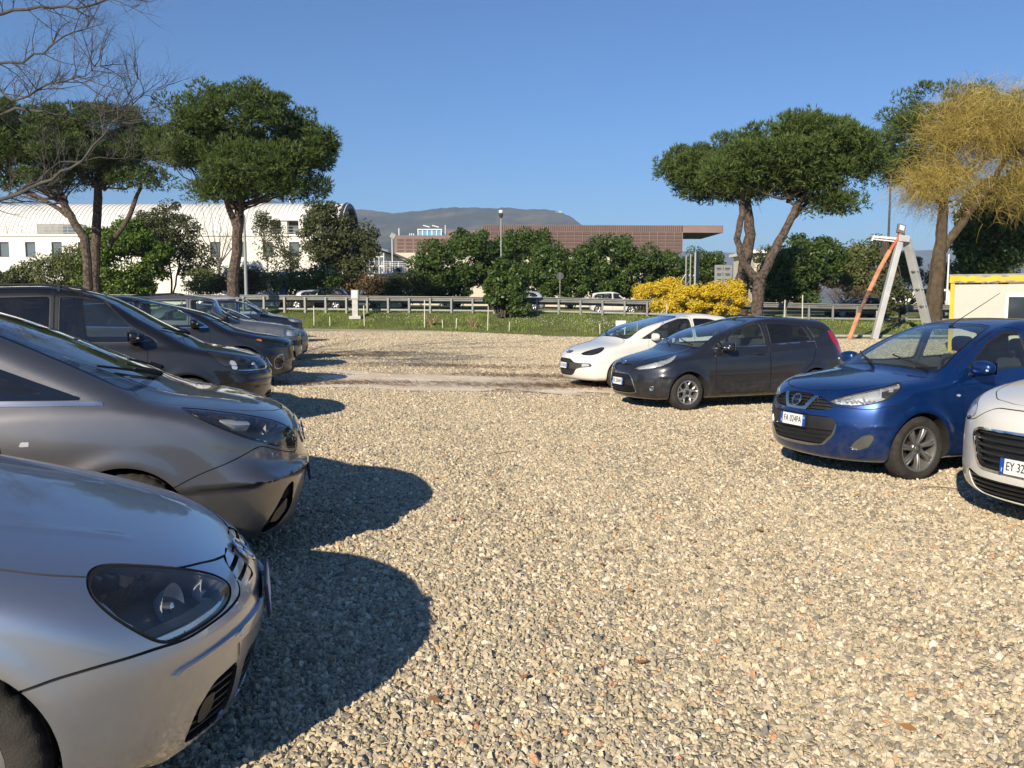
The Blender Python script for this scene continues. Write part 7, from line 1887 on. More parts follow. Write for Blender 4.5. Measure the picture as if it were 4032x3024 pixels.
def white_hall():
    x0, x1, Yf, Yw = -78.0, -17.5, 85.0, 89.0
    root = empty('white_hall', (-45, 85, 0.9)); tag(root, 'long white hall with ribbed barrel roof and square windows beyond the road', 'building')
    ox, oy, oz = root.location
    zt = at(100, 236, Yf).z
    part = lambda nm, mb, m, par=root, **k: mb.build(nm, m, par, **k)
    # front wing wall with real openings
    wz0, wz1 = at(0, 257, Yf).z, at(0, 242, Yf).z
    wx = [at(4 + 26.4 * k, 250, Yf).x for k in range(-5, 12)]
    w = MB(); ed = sorted([x0] + [v for c in wx for v in (c - 0.5, c + 0.5)] + [x1 + 0.9])
    w.box2((x0 - ox, 0, 0), (x1 + 0.9 - ox, 0.4, wz0 - oz)); w.box2((x0 - ox, 0, wz1 - oz), (x1 + 0.9 - ox, 0.4, zt - oz))
    for i in range(0, len(ed), 2): w.box2((ed[i] - ox, 0.0, wz0 - oz), (ed[i + 1] - ox, 0.4, wz1 - oz))
    w.box2((x0 - ox, 0.4, 0), (x1 + 0.9 - ox, 8, zt - oz - 0.5)); 
    part('wall', w, 'white_wall')
    c = MB(); c.box2((x0 - ox, -0.12, zt - oz), (x1 + 1.0 - ox, 0.5, zt - oz + 0.18)); part('cornice', c, 'white_wall')
    fr = MB(); fr.box2((-0.5, 0.10, wz0 - oz), (-0.42, 0.22, wz1 - oz)); fr.box2((0.42, 0.10, wz0 - oz), (0.5, 0.22, wz1 - oz)); fr.box2((-0.42, 0.10, wz0 - oz), (0.42, 0.22, wz0 - oz + 0.08)); fr.box2((-0.42, 0.10, wz1 - oz - 0.08), (0.42, 0.22, wz1 - oz))
    gl = MB(); gl.box2((-0.42, 0.16, wz0 - oz + 0.08), (0.42, 0.18, wz1 - oz - 0.08))
    for i, x in enumerate(wx):
        if i == 0:
            f = fr.build('window', 'dark_frame', root, loc=(x - ox, 0, 0)); g = gl.build('pane', 'grey_glass', f); fm, gm = f.data, g.data
        else:
            f = link('window', fm, root, (x - ox, 0, 0)); link('pane', gm, f)
    # railing on the terrace
    for xa, xb in ((at(-40, 236, Yf).x, at(118, 236, Yf).x), (at(255, 236, Yf).x, at(330, 236, Yf).x)):
        r = MB(); n = int((xb - xa) / 1.5)
        for k in range(n + 1): r.box2((xa + k * 1.5 - ox - 0.025, 0.15, zt - oz), (xa + k * 1.5 - ox + 0.025, 0.2, zt - oz + 1.0))
        for h_ in (0.95, 0.65, 0.35): r.box2((xa - ox, 0.16, zt - oz + h_), (xb - ox, 0.19, zt - oz + h_ + 0.04))
        part('railing', r, 'galvanised_pale')
    # barrel vault with standing seams
    zc, rad, yc = 6.0, 6.05, 93.3
    zc = at(200, 204, 93.3).z - rad
    V, F = [], []; nA = 30; xs = []
    x = x0
    while x < x1 - 0.01:
        xs += [(x, 0), (x + 0.36, 0), (x + 0.37, 0.05), (x + 0.43, 0.05), (x + 0.44, 0)]; x += 0.45
    for (x, d) in xs:
        for k in range(nA + 1):
            a = pi * k / nA; V.append((x - ox, yc - cos(a) * (rad + d) - oy, zc + sin(a) * (rad + d) - oz))
    n = nA + 1
    for i in range(len(xs) - 1):
        for k in range(nA): F.append((i * n + k, i * n + k + 1, (i + 1) * n + k + 1, (i + 1) * n + k))
    link('roof', mesh_np('roof', np.array(V), F, 'vault_metal', smooth=False), root)
    e = MB(); xr = x1 - 0.25 - ox
    e.add([(xr, yc - oy, zc - oz - 4)] + [(xr, yc - cos(pi * k / nA) * (rad - 0.6) - oy, zc + sin(pi * k / nA) * (rad - 0.6) - oz) for k in range(nA + 1)], [(0, k + 1, k + 2) for k in range(nA)])
    gp = part('end_glazing', e, 'grey_glass')
    rm = MB(); rm.tube([(xr + 0.25, yc - cos(pi * k / nA) * (rad - 0.25) - oy, zc + sin(pi * k / nA) * (rad - 0.25) - oz) for k in range(nA + 1)], 0.38, n=6); part('end_arch', rm, 'dark_frame')
    for dy in (-3.2, 0, 3.2):
        q = MB(); q.box2((xr + 0.02, yc + dy - 0.1 - oy, zc - oz - 3), (xr + 0.2, yc + dy + 0.1 - oy, zc - oz + math.sqrt(5.2 ** 2 - dy * dy))); q.build('mullion', 'dark_frame', gp)
    # terrace loggia cut into the vault
    xa, xb = at(268, 225, 87).x, at(305, 225, 87).x
    q = MB(); za, zb_ = zt - oz, at(0, 221, 87).z - oz
    q.box2((xa - ox, 1.4, zb_), (xb - ox, 6.0, zb_ + 0.6)); q.box2((xb - ox - 0.5, 1.4, za), (xb - ox, 6.0, zb_)); q.box2((xa - ox, 1.4, za), (xa - ox + 0.4, 6, zb_)); q.box2((xa - ox + 1.4, 1.6, za), (xa - ox + 2.0, 3, zb_))
    lg = part('loggia', q, 'white_wall')
    q = MB(); q.box2((xa - ox + 0.4, 3.0, za), (xa - ox + 1.4, 3.1, zb_)); q.build('doorway', 'dark_frame', lg)
    q = MB(); q.box2((xa - ox + 2.0, 2.4, za), (xb - ox - 0.5, 2.5, zb_)); q.build('pane', 'grey_glass', lg)
    xa, xb = at(38, 225, 87).x, at(80, 225, 87).x
    q = MB(); q.box2((xa - ox, 1.8, za), (xb - ox, 4.0, za + 1.35)); lg2 = part('plant_unit', q, 'galvanised')
    q = MB(); q.box2((xb - ox - 1.6, 1.75, za + 0.2), (xb - ox - 0.5, 1.8, za + 1.2)); q.build('door', 'grey_glass', lg2)
    # end wall of the wing, dark glazed entrance
    q = MB(); q.box2((x1 + 0.9 - ox, 0.4, 0), (x1 + 0.95 - ox, 8, 4.2)); part('entrance_glazing', q, 'dark_glass')
    # flagpole with red tip
    fp = at(290, 205, 96); mz = at(290, 193.5, 96).z
    q = MB(); q.tube([(fp.x, 96, 9), (fp.x, 96, mz)], 0.09, n=6); o = q.build('mast', 'white_metal'); tag(o, 'white mast with a red tip rising behind the white vaulted roof', 'mast')
    q = MB(); q.tube([(fp.x, 96, mz - 0.02), (fp.x, 96, mz + 0.9)], 0.11, n=6); q.build('mast_tip', 'red_paint', o)
white_hall()

def annex():
    root = empty('glass_annex', (-13.0, 88, 0.9)); tag(root, 'glazed white annex with blue grey roof right of the vaulted hall', 'building'); ox, oy, oz = root.location
    zt = at(370, 252, 88).z - oz
    w = MB(); w.box2((-2.0, 0.06, 0), (-0.02, 21, zt)); w.build('wall', 'white_wall', root)
    gl = MB(); gl.box2((-1.95, 0.02, 0.1), (-0.05, 0.05, zt - 0.1)); g = gl.build('front_glazing', 'grey_glass', root)
    for k in range(5):
        q = MB(); q.box2((-2.0 + k * 0.485, -0.04, 0), (-1.93 + k * 0.485, 0.01, zt)); q.build('mullion', 'white_metal', g)
    for k in range(6):
        q = MB(); q.box2((-2.0, -0.02, 0.5 + k * 0.95), (0.0, 0.015, 0.62 + k * 0.95)); q.build('transom', 'white_metal', g)
    q = MB(); q.box2((0.0, 0.3, 1.8), (0.04, 0.9, zt - 0.7)); pm = None
    for k in range(9):
        if pm is None: o = q.build('side_window', 'dark_glass', root, loc=(0, 0.5 + k * 2.2, 0)); pm = o.data
        else: link('side_window', pm, root, (0, 0.5 + k * 2.2, 0))
    r = MB(); r.add([(-2.6, -0.6, zt + 0.9), (0.5, -0.6, zt - 0.05), (0.5, 21.5, zt - 0.05), (-2.6, 21.5, zt + 0.9), (-2.6, -0.6, zt + 1.1), (0.5, -0.6, zt + 0.15), (0.5, 21.5, zt + 0.15), (-2.6, 21.5, zt + 1.1)], [(0, 1, 2, 3), (4, 7, 6, 5), (0, 4, 5, 1), (1, 5, 6, 2), (2, 6, 7, 3), (3, 7, 4, 0)])
    r.build('roof', 'roof_metal', root)
    # outside stair with rails
    s = MB(); zl = at(395, 272, 86).z - oz
    s.box2((0.1, -2.2, zl - 0.15), (2.6, -0.2, zl)); 
    for k in range(9): s.box2((2.6 + k * 0.3, -2.2, zl - 0.2 - k * 0.18), (2.9 + k * 0.3, -0.2, zl - 0.15 - k * 0.18))
    st = s.build('stair', 'white_metal', root)
    for h_ in (0.2, 0.4, 0.6, 0.8, 1.0):
        q = MB(); q.bar((0.1, -2.2, zl + h_), (2.6, -2.2, zl + h_), 0.04); q.bar((2.6, -2.2, zl + h_), (5.3, -2.2, zl + h_ - 1.62), 0.04); q.build('handrail', 'white_metal', st)
    for k in range(4):
        q = MB(); q.bar((0.1 + k * 0.83, -2.2, zl - 0.1), (0.1 + k * 0.83, -2.2, zl + 1.0), 0.05); q.build('baluster', 'white_metal', st)
    # low white wall with an air unit on it
    z1 = at(390, 274, 80).z; a, b_ = at(374, 280, 80).x, at(410, 280, 80).x
    q = MB(); q.box2((a, 80, 0.8), (b_, 80.4, z1)); o = q.build('garden_wall', 'white_wall'); tag(o, 'low white wall below the outside stair', 'wall')
    q = MB(); q.box2((b_ - 1.6, 80.0, z1), (b_ - 0.7, 80.4, z1 + 0.62)); o = q.build('air_conditioner', 'white_metal', bevel=0.02); tag(o, 'white air conditioner unit standing on the low white wall', 'air conditioner')
    q = MB(); q.lathe([(0.02, -0.03), (0.24, -0.03), (0.25, 0.0)], axis=(0, 1, 0), c=(b_ - 1.1, 80.0, z1 + 0.31), n=20); q.build('fan_grille', 'dark_frame', o)
annex()

def brown_building():
    root = empty('brown_building', (8, 120, 0.9)); tag(root, 'long brown building of perforated rusty panels with a cantilevered roof', 'building')
    ang = 0.04
    root.rotation_euler = (0, 0, ang); M = root.matrix_basis.copy(); 
    M = Matrix.Translation((8, 120, 0.9)) @ Matrix.Rotation(ang, 4, 'Z'); Mi = M.inverted()
    def loc(px, py, Y): return Mi @ at(px, py, Y)
    xa = loc(482, 226, 118.6).x; xb = loc(674, 226, 126).x; zt = loc(578, 226, 122).z; z0 = loc(600, 253.5, 122).z
    w = MB(); w.box2((xa, 0.15, z0), (xb, 30, zt - 0.02)); w.build('wall', 'corten', root)
    q = MB(); q.box2((xa - 12, 1.0, 0), (xb - 0.6, 29, z0)); q.build('base_wall', 'cream_wall', root)
    n = 24; st = (xb - xa) / n; rows = 6; hh = (zt - z0 - 0.9) / rows
    pn = MB(); pn.box2((0.10, 0.06, 0.07), (st - 0.10, 0.149, hh - 0.07)); sl = MB()
    for k in range(4): sl.box2((0.10 + k * st / 4, 0.04, 0.06), (0.10 + k * st / 4 + 0.12, 0.149, 0.84))
    pmesh = tmesh = None
    for i in range(n):
        for j in range(rows):
            L_ = (xa + i * st, 0, z0 + j * hh)
            if pmesh is None: o = pn.build('panel', 'corten_dark', root, loc=L_); pmesh = o.data
            else: link('panel', pmesh, root, L_)
        L_ = (xa + i * st, 0, zt - 0.9)
        if tmesh is None: o = sl.build('slat', 'corten_dark', root, loc=L_); tmesh = o.data
        else: link('slat', tmesh, root, L_)
    rib = MB(); rib.box2((-0.05, 0.0, z0), (0.05, 0.148, zt - 0.95)); rm = None
    for i in range(n + 1):
        if rm is None: o = rib.build('rib', 'corten', root, loc=(xa + i * st, 0, 0)); rm = o.data
        else: link('rib', rm, root, (xa + i * st, 0, 0))
    # cantilever
    xc = loc(712, 228, 127).x; q = MB(); q.box2((xb + 0.01, 0.3, zt - 1.0), (xc, 12, zt)); q.build('cantilever', 'corten', root)
    q = MB(); q.box2((xb + 0.2, 0.5, zt - 1.05), (xc - 0.2, 11.8, zt - 1.004)); q.build('soffit', 'soffit', root)
    # lower left wings
    xl = loc(392, 234, 118).x; zl = loc(415, 233.5, 118).z; zb0 = loc(415, 252.5, 118).z; xm = loc(446, 228, 118).x; zm = loc(470, 227.3, 118).z
    q = MB(); q.box2((xl, 2.0, zb0), (xa + 3, 24, zl)); q.build('wing', 'corten', root)
    q = MB(); q.box2((xm, 4.0, zl - 1), (xa + 2, 24, zm)); q.build('wing_upper', 'corten', root)
    for i in range(7):
        for j in range(4): link('panel', pmesh, root, (xl + 0.3 + i * (st + 0.02), 1.95 - 0.03, zb0 + 0.1 + j * hh * 1.05))
    # blue plant room
    ta, tb = loc(416, 230, 121).x, loc(440, 230, 121).x; tz = loc(428, 227.5, 121).z
    q = MB(); q.box2((ta, 6.0, zl - 0.1), (tb, 11, tz)); t = q.build('plant_room', 'tank_blue', root)
    for k in range(6):
        q = MB(); x = ta + (tb - ta) * k / 5; q.box2((x - 0.07, 5.9, zl), (x + 0.07, 5.99, tz + 0.05)); q.build('frame_post', 'white_metal', t)
    q = MB(); q.box2((ta - 0.1, 5.85, tz), (tb + 0.1, 6.0, tz + 0.14)); q.build('frame_rail', 'white_metal', t)
    for k in (0.2, 0.6): 
        q = MB(); q.bar((ta + (tb - ta) * k, 7, tz + 0.75), (ta + (tb - ta) * (k + 0.28), 7, tz + 0.5), 0.12); q.build('roof_fin', 'white_metal', t)
    q = MB(); q.tube([(tb + 0.5, 8, zl), (tb + 0.5, 8, tz + 0.9)], 0.06, n=6); q.build('flue', 'white_metal', root)
    for k, px in enumerate((397, 408, 410, 412)):
        x = loc(px, 230, 121).x; q = MB(); q.tube([(x, 5, zl), (x, 5, zl + (1.2 if k == 0 else 0.5))], 0.08, n=6); q.build('vent', 'white_metal', root)
brown_building()
def far_house(px0, px1, py, Y, label, roofm='white_metal', wallm='cream_wall'):
    a, b_ = at(px0, py, Y), at(px1, py, Y); w = b_.x - a.x
    r = empty('far_house', ((a.x + b_.x) / 2, Y, 0.8)); tag(r, label, 'house')
    q = MB(); q.box2((-w / 2, 0, 0), (w / 2, 10, a.z - 1.2)); q.build('wall', wallm, r)
    q = MB(); q.box2((-w / 2 - 0.5, -0.6, a.z - 1.19), (w / 2 + 0.5, 10.5, a.z - 0.8)); q.build('roof', roofm, r)
    n = max(2, int(w / 3))
    for k in range(n):
        for j in range(2):
            q = MB(); x = -w / 2 + (k + 0.5) * w / n; z = 1.0 + j * 2.8
            if z + 1.3 < a.z - 1.3: q.box2((x - 0.5, -0.05, z), (x + 0.5, 0.02, z + 1.3)); q.build('window', 'dark_glass', r)
far_house(755, 795, 250, 105, 'pale flat roofed house glimpsed behind the forked pine', 'white_metal')
far_house(890, 930, 286, 112, 'low white shop front seen through the legs of the steel frame', 'roof_metal', 'white_wall')
far_house(930, 985, 284, 118, 'long white building low behind the willow trunk', 'roof_metal', 'white_wall')

# ------------------------------------------------------------------ street furniture
plain('orange_paint', (0.58, 0.15, 0.06), 0.6, var=0.2, scale=3)
plain('orange_faded', (0.60, 0.27, 0.15), 0.7, var=0.25, scale=3)
plain('rust_wood', (0.19, 0.11, 0.075), 0.9, var=0.4, scale=5)
plain('steel_pale', (0.52, 0.52, 0.51), 0.55, metal=0.2, var=0.15, scale=1.5)
plain('yellow_paint', (0.66, 0.42, 0.015), 0.6, var=0.12, scale=2)
plain('peeling_grey', (0.30, 0.30, 0.29), 0.8, var=0.3, scale=3)
plain('hut_panel', (0.55, 0.50, 0.43), 0.8, var=0.06, scale=1.0)
plain('stake_paint', (0.56, 0.53, 0.45), 0.8, var=0.25, scale=6)
plain('cut_wood', (0.26, 0.18, 0.10), 0.9, var=0.3, scale=8)
plain('sign_grey', (0.30, 0.31, 0.31), 0.6, var=0.1)
plain('sign_ink', (0.06, 0.065, 0.07), 0.6)
plain('pole_grey', (0.36, 0.37, 0.37), 0.5, metal=0.4, var=0.1)
plain('lamp_glass', (0.75, 0.76, 0.74), 0.25)
plain('concrete_pale', (0.50, 0.48, 0.43), 0.9, var=0.12, scale=4)
plain('sign_blue', (0.02, 0.06, 0.30), 0.5)

def pole(px, py, Y, base_z, r, label, name='lamp_post', head=None, m='pole_grey', cat='lamp post'):
    t = at(px, py, Y); root = empty(name, (t.x, Y, base_z)); tag(root, label, cat)
    q = MB(); q.tube([(0, 0, 0), (0, 0, (t.z - base_z) * 0.4), (0, 0, t.z - base_z)], [r, r * 0.85, r * 0.6], n=10); q.build('pole', m, root, smooth=True)
    if head: head(root, t.z - base_z)
    return root
def head_camera(root, h):
    q = MB(); q.lathe([(0.04, h - 0.05), (0.13, h + 0.0), (0.15, h + 0.14), (0.13, h + 0.17), (0.02, h + 0.18)], axis=(0, 0, 1), n=16); q.build('lamp_head', 'white_metal', root, smooth=True)
    q = MB(); q.lathe([(0.02, h - 0.33), (0.10, h - 0.27), (0.15, h - 0.08), (0.05, h - 0.05)], axis=(0, 0, 1), n=16); q.build('lamp_globe', 'dark_frame', root, smooth=True)
def head_dish(root, h):
    q = MB(); q.lathe([(0.02, h + 0.12), (0.5, h + 0.02), (0.52, h - 0.02), (0.02, h - 0.06)], axis=(0.2, -0.3, 1), n=14); q.build('lamp_head', 'white_metal', root, smooth=True)
pole(501, 213, 55, 0.9, 0.05, 'tall thin lamp post rising behind the bank bush in mid photo', head=head_camera)
pole(244, 215, 60, 1.0, 0.13, 'grey pole just right of the tall pine trunk', 'utility_pole', cat='pole')
pole(891, 176, 60, 0.4, 0.10, 'dark thin pole rising left of the willow crown', 'utility_pole', m='dark_frame', cat='pole')
pole(949, 254, 66, 0.5, 0.09, 'pale pole between the willow trunk and the site hut', 'utility_pole', m='white_metal', cat='pole')
pole(762, 251.5, 110, 0.7, 0.09, 'far street lamp with a white dish head seen between pine trunks', head=head_dish, m='white_metal')
pole(43, 258, 78, 0.9, 0.08, 'thin grey post in front of the white hall at far left', 'utility_pole', cat='pole')
def head_flood(root, h):
    q = MB(); q.box((0.1, 0, h + 0.1), (0.5, 0.25, 0.5), Matrix.Rotation(0.5, 3, 'Y')); q.build('lamp_head', 'galvanised_pale', root, bevel=0.03)
pole(392, 237, 86, 0.9, 0.07, 'small floodlight pole beside the glass annex roof', head=head_flood, m='white_metal')

def stakes():
    L_ = [(57, 312.5, 0, 0), (298 / 1, 0, 0, 0)]
    spots = [(314, 308, 329), (330, 320, 330.5), (364.5, 309, 331), (443, 325, 333), (487.5, 309, 333.5), (509, 325, 335), (637, 325, 337), (666, 307, 337.5), (692, 325, 338), (456, 322, 333), (783, 300, 336), (802, 296, 337), (600, 326, 336.5), (875, 312, 338)]
    lab = ['white stake nearest the parked navy car', 'short white stake just right of the parked navy car', 'tall white stake right of the utility pillar', 'short stake between the pillar and the bush', 'tall white stake left of the bank bush', 'short stake directly left of the stake under the bush', 'short stake right of the bank bush', 'tall white stake carrying a small white tag', 'short stake close to the white parked car', 'thin broken stake among cut stems on the bank', 'white stake right of the forked pine trunk', 'tall thin stake behind the dark grey car roof', 'short stake in the daisies right of the bush', 'short stake between the legs of the steel frame']
    for i, (px, p0, p1) in enumerate(spots):
        x = at(px, p1, 44).x; 
        for _ in range(3): Y = edge_y(x) + 0.5; x = at(px, p1, Y).x
        zb = bank_z(x, 0.06); h_ = max(0.5, (p1 - p0) * Y / FPX)
        q = MB(); rg = np.random.default_rng(i); ln = rg.uniform(-0.05, 0.05)
        q.bar((0, 0, -0.1), (ln, 0, h_), 0.045, 0.045)
        o = q.build('marker_stake', 'stake_paint', bevel=0.006, loc=(x, Y, zb)); tag(o, lab[i], 'stake', 'stakes along the grass edge')
        if i == 7: 
            t = MB(); t.box((0, -0.03, h_ * 0.42), (0.30, 0.015, 0.16)); t.build('tag', 'white_metal', o)
    # the stake that stands in front of the bush
    x = at(424.6, 337, 44).x
stakes()
x = at(425, 336, 45).x
q = MB(); q.bar((0, 0, -0.1), (0.02, 0, 1.55), 0.05, 0.05); o = q.build('marker_stake', 'stake_paint', bevel=0.006, loc=(at(424.5, 336, edge_y(-4.5) + 0.5).x, edge_y(-4.5) + 0.5, bank_z(-4.5, 0.06))); tag(o, 'tall white stake in front of the lamp post line left of the bank bush', 'stake', 'stakes along the grass edge')
# cut stems sprouting on the bank
for px, py, lab, sd in ((432, 331, 'cluster of pale cut stems on the bank left of the short stakes', 1), (473, 335, 'pale broken stump stems beside the tall white stake', 2)):
    rg = np.random.default_rng(sd); x = at(px, py, 46).x; Y = edge_y(x) + 0.9; x = at(px, py, Y).x; q = MB()
    for k in range(9):
        a = rg.uniform(0, 6.28); l = rg.uniform(0.2, 0.75); q.tube([(rg.normal(0, 0.1), rg.normal(0, 0.1), 0), (cos(a) * 0.2, sin(a) * 0.2, l * 0.6), (cos(a) * 0.35, sin(a) * 0.35, l)], [0.035, 0.03, 0.02], n=5)
    o = q.build('cut_stump', 'cut_wood', smooth=True, loc=(x, Y, bank_z(x, 0.12))); tag(o, lab, 'stump')
# small white panel and utility pillar
x = at(621, 322, 43).x; q = MB(); q.box((0, 0, 0.5), (0.5, 0.05, 0.42)); q.box((-0.2, 0.02, 0.1), (0.05, 0.04, 0.6)); q.box((0.2, 0.02, 0.1), (0.05, 0.04, 0.6))
o = q.build('notice_board', 'white_metal', loc=(x, edge_y(x) + 0.4, bank_z(x, 0.05))); tag(o, 'small blank white board low on the bank behind the white car', 'board')
Y = 51.0; x = at(355.5, 318, Y).x
r = empty('utility_pillar', (x, Y, bank_z(x, 0.62))); tag(r, 'pale concrete utility pillar with a meter box on the bank', 'pillar')
q = MB(); q.box((0, 0, 0.55), (0.34, 0.26, 1.25)); q.build('column', 'concrete_pale', r, bevel=0.02)
q = MB(); q.box((0, 0, 1.35), (0.44, 0.34, 0.55)); q.build('meter_box', 'concrete_pale', r, bevel=0.05)
q = MB(); q.box((0, -0.18, 1.36), (0.28, 0.02, 0.36)); q.build('meter_window', 'white_metal', r, bevel=0.008)
q = MB(); q.box((0, 0, 0.0), (0.7, 0.5, 0.2)); q.build('plinth', 'concrete_pale', r, bevel=0.03)

# road signs
def round_sign(px, py, Y, base_z, rad, label, below=None, flip=True):
    c = at(px, py, Y); r = empty('road_sign', (c.x, Y, base_z)); tag(r, label, 'road sign')
    q = MB(); q.tube([(0, 0, 0), (0, 0, c.z - base_z + rad)], 0.035, n=8); q.build('post', 'galvanised_pale', r, smooth=True)
    q = MB(); q.lathe([(0.001, -0.03), (rad, -0.03), (rad, -0.01), (0.001, -0.01)], axis=(0, 1, 0), c=(0, 0, c.z - base_z), n=24); q.build('disc', 'sign_ink' if not below else 'sign_grey', r)
    if below: q = MB(); q.box((0, -0.02, c.z - base_z - rad - 0.55), (0.55, 0.02, 0.9)); q.build('plate', below, r)
round_sign(283, 277, 70, 1.0, 0.42, 'round road sign seen from behind with a blue plate below', 'sign_blue')
round_sign(560, 276, 70.5, 0.9, 0.30, 'round dark road sign in front of the low laurel')
c = at(188, 276, 70); r = empty('road_sign', (c.x, 70, 1.0)); tag(r, 'small pale rectangular road sign beside the bright green shrub', 'road sign')
q = MB(); q.tube([(0, 0, 0), (0, 0, c.z - 1.0)], 0.035, n=8); q.build('post', 'galvanised_pale', r, smooth=True)
q = MB(); q.box((0.1, -0.05, c.z - 1.2), (0.75, 0.02, 0.45)); q.build('plate', 'white_metal', r)
# braced sign seen edge-on
Y = 60.0; c = at(690, 252, Y); r = empty('gantry_sign', (c.x, Y, 0.7)); tag(r, 'braced road sign on three posts seen almost edge-on above the forsythia', 'road sign'); h_ = c.z - 0.7
for k in range(3):
    q = MB(); q.tube([(-0.25 + k * 0.42, 0.55 * k, 0), (-0.25 + k * 0.42, 0.55 * k, h_ - 0.1 * (2 - k))], 0.055, n=8); p_ = q.build('post', 'galvanised_pale', r, smooth=True)
    q = MB(); q.tube([(-2.0 + k * 0.30, 0.55 * k, 0), (-0.25 + k * 0.42, 0.55 * k, h_ * 0.66)], 0.045, n=8); q.build('brace', 'galvanised_pale', r, smooth=True)
q = MB(); q.box((0.62, 0.6, h_ * 0.72), (0.06, 1.5, h_ * 0.60), Matrix.Rotation(-0.33, 3, 'Z')); q.build('panel', 'sign_grey', r)
# direction sign board
Y = 58.0; a, b_ = at(714, 265, Y), at(732.5, 289, Y); r = empty('direction_sign', ((a.x + b_.x) / 2, Y, 0.7)); tag(r, 'grey direction sign board with lines of lettering seen at an angle', 'road sign')
w, hz = (b_.x - a.x), a.z - b_.z
RT = Matrix.Rotation(0.25, 4, 'Z')
q = MB(); q.box((0, 0, (a.z + b_.z) / 2 - 0.7), (w, 0.06, hz)); o = q.build('board', 'sign_grey', r, bevel=0.02); o.data.transform(RT)
q = MB(); q.tube([(w * 0.3, 0.1, 0), (w * 0.3, 0.1, b_.z - 0.2)], 0.05, n=8); q.tube([(-w * 0.3, 0.1, 0), (-w * 0.3, 0.1, b_.z - 0.2)], 0.05, n=8); q.build('post', 'galvanised_pale', r)
zc_ = (a.z + b_.z) / 2 - 0.7                                    # lines of print, too far off to read
for k in range(4):
    for sx, wd in ((-0.27, 0.26), (0.22, 0.30)):
        for j in range(2):
            q = MB(); q.box((sx * w + 0.02 * w * (k % 2), -0.034, zc_ + hz * (0.36 - 0.235 * k) - 0.10 * j), (wd * w * (1 - 0.15 * j), 0.004, 0.075 if j == 0 else 0.05)); x = q.build('lettering', 'sign_ink', o); x.data.transform(RT)
    q = MB(); q.box((-0.03 * w, -0.034, zc_ + hz * (0.36 - 0.235 * k) - 0.03), (0.035 * w, 0.004, 0.26)); x = q.build('lettering', 'sign_ink', o); x.data.transform(RT)

# steel A-frame with floodlight and orange brace
def a_frame():
    Y = 40.0
    top = at(899, 240, Y); fl = at(874.5, 335, Y); fr = at(926, 312, 42.5); ob = at(850, 339, 39.0)
    gz = ground_z(fl.x, Y)
    r = empty('steel_frame', (top.x, Y, gz)); tag(r, 'tall pale steel A-frame with floodlight and orange brace on the gravel edge', 'frame'); o = Vector((top.x, Y, gz))
    A = lambda p: Vector(p) - o
    foot = Vector((fl.x, Y, gz)); foot2 = Vector((at(930, 335, 42.0).x, 42.0, ground_z(20, 42)))
    f2 = at(930, 338, 41.5)
    q = MB(); q.bar(A(foot), A(at(899.5, 242, Y)), 0.26, 0.26); q.build('leg', 'steel_pale', r, bevel=0.02)
    q = MB(); q.bar(A((f2.x, 41.5, gz)), A(at(906.5, 239, Y + 0.2)), 0.36, 0.24); lg = q.build('leg', 'steel_pale', r, bevel=0.02)
    for t in (0.15, 0.33, 0.5, 0.68):
        p_ = A((f2.x, 41.5, gz)).lerp(A(at(906.5, 239, Y + 0.2)), t); q = MB(); q.bar(p_ - Vector((0.02, 0, 0.03)), p_ + Vector((-0.02, 0, 0.03)), 0.40, 0.28); q.build('joint_band', 'galvanised', lg)
    q = MB(); q.bar(A(at(898, 238, Y)), A(at(909, 239, Y)), 0.22, 0.3); q.build('cross_head', 'steel_pale', r, bevel=0.02)
    q = MB(); q.bar(A(at(873, 236.5, Y)), A(at(900, 239, Y)), 0.10, 0.10); q.bar(A(at(873, 239, Y)), A(at(900, 242, Y)), 0.05, 0.05); q.bar(A(at(873.5, 236, Y)), A(at(871.5, 241, Y)), 0.14, 0.05); q.build('arm', 'white_metal', r)
    pts = [at(849, 338, 39.0), at(859, 313, 39.3), at(869, 291, 39.6), at(879, 270, 39.8), at(890, 250, 40), at(901, 232, 40)]
    pts[0].z = ground_z(pts[0].x, 39)
    for k, mm in enumerate(('orange_faded', 'rust_wood', 'orange_faded', 'orange_faded', 'orange_paint')):
        q = MB(); q.bar(A(pts[k]), A(pts[k + 1]), 0.19 if k != 1 else 0.14, 0.09); q.build('brace', mm, r, bevel=0.012)
    c = A(at(901, 229, Y)); rot = Matrix.Rotation(0.30, 3, 'Y') @ Matrix.Rotation(-0.35, 3, 'X')
    q = MB(); q.box(c, (0.36, 0.14, 0.46), rot); fb = q.build('floodlight', 'galvanised', r, bevel=0.03)
    q = MB(); q.box(c + rot @ Vector((0, -0.075, 0.03)), (0.22, 0.02, 0.24), rot); q.build('lamp_glass', 'lamp_glass', fb)
    q = MB(); q.bar(c + rot @ Vector((-0.17, 0, -0.1)), A(at(903, 238, Y)), 0.05); q.bar(c + rot @ Vector((0.17, 0, -0.1)), A(at(904, 238, Y)), 0.05); q.build('bracket', 'dark_frame', fb)
a_frame()

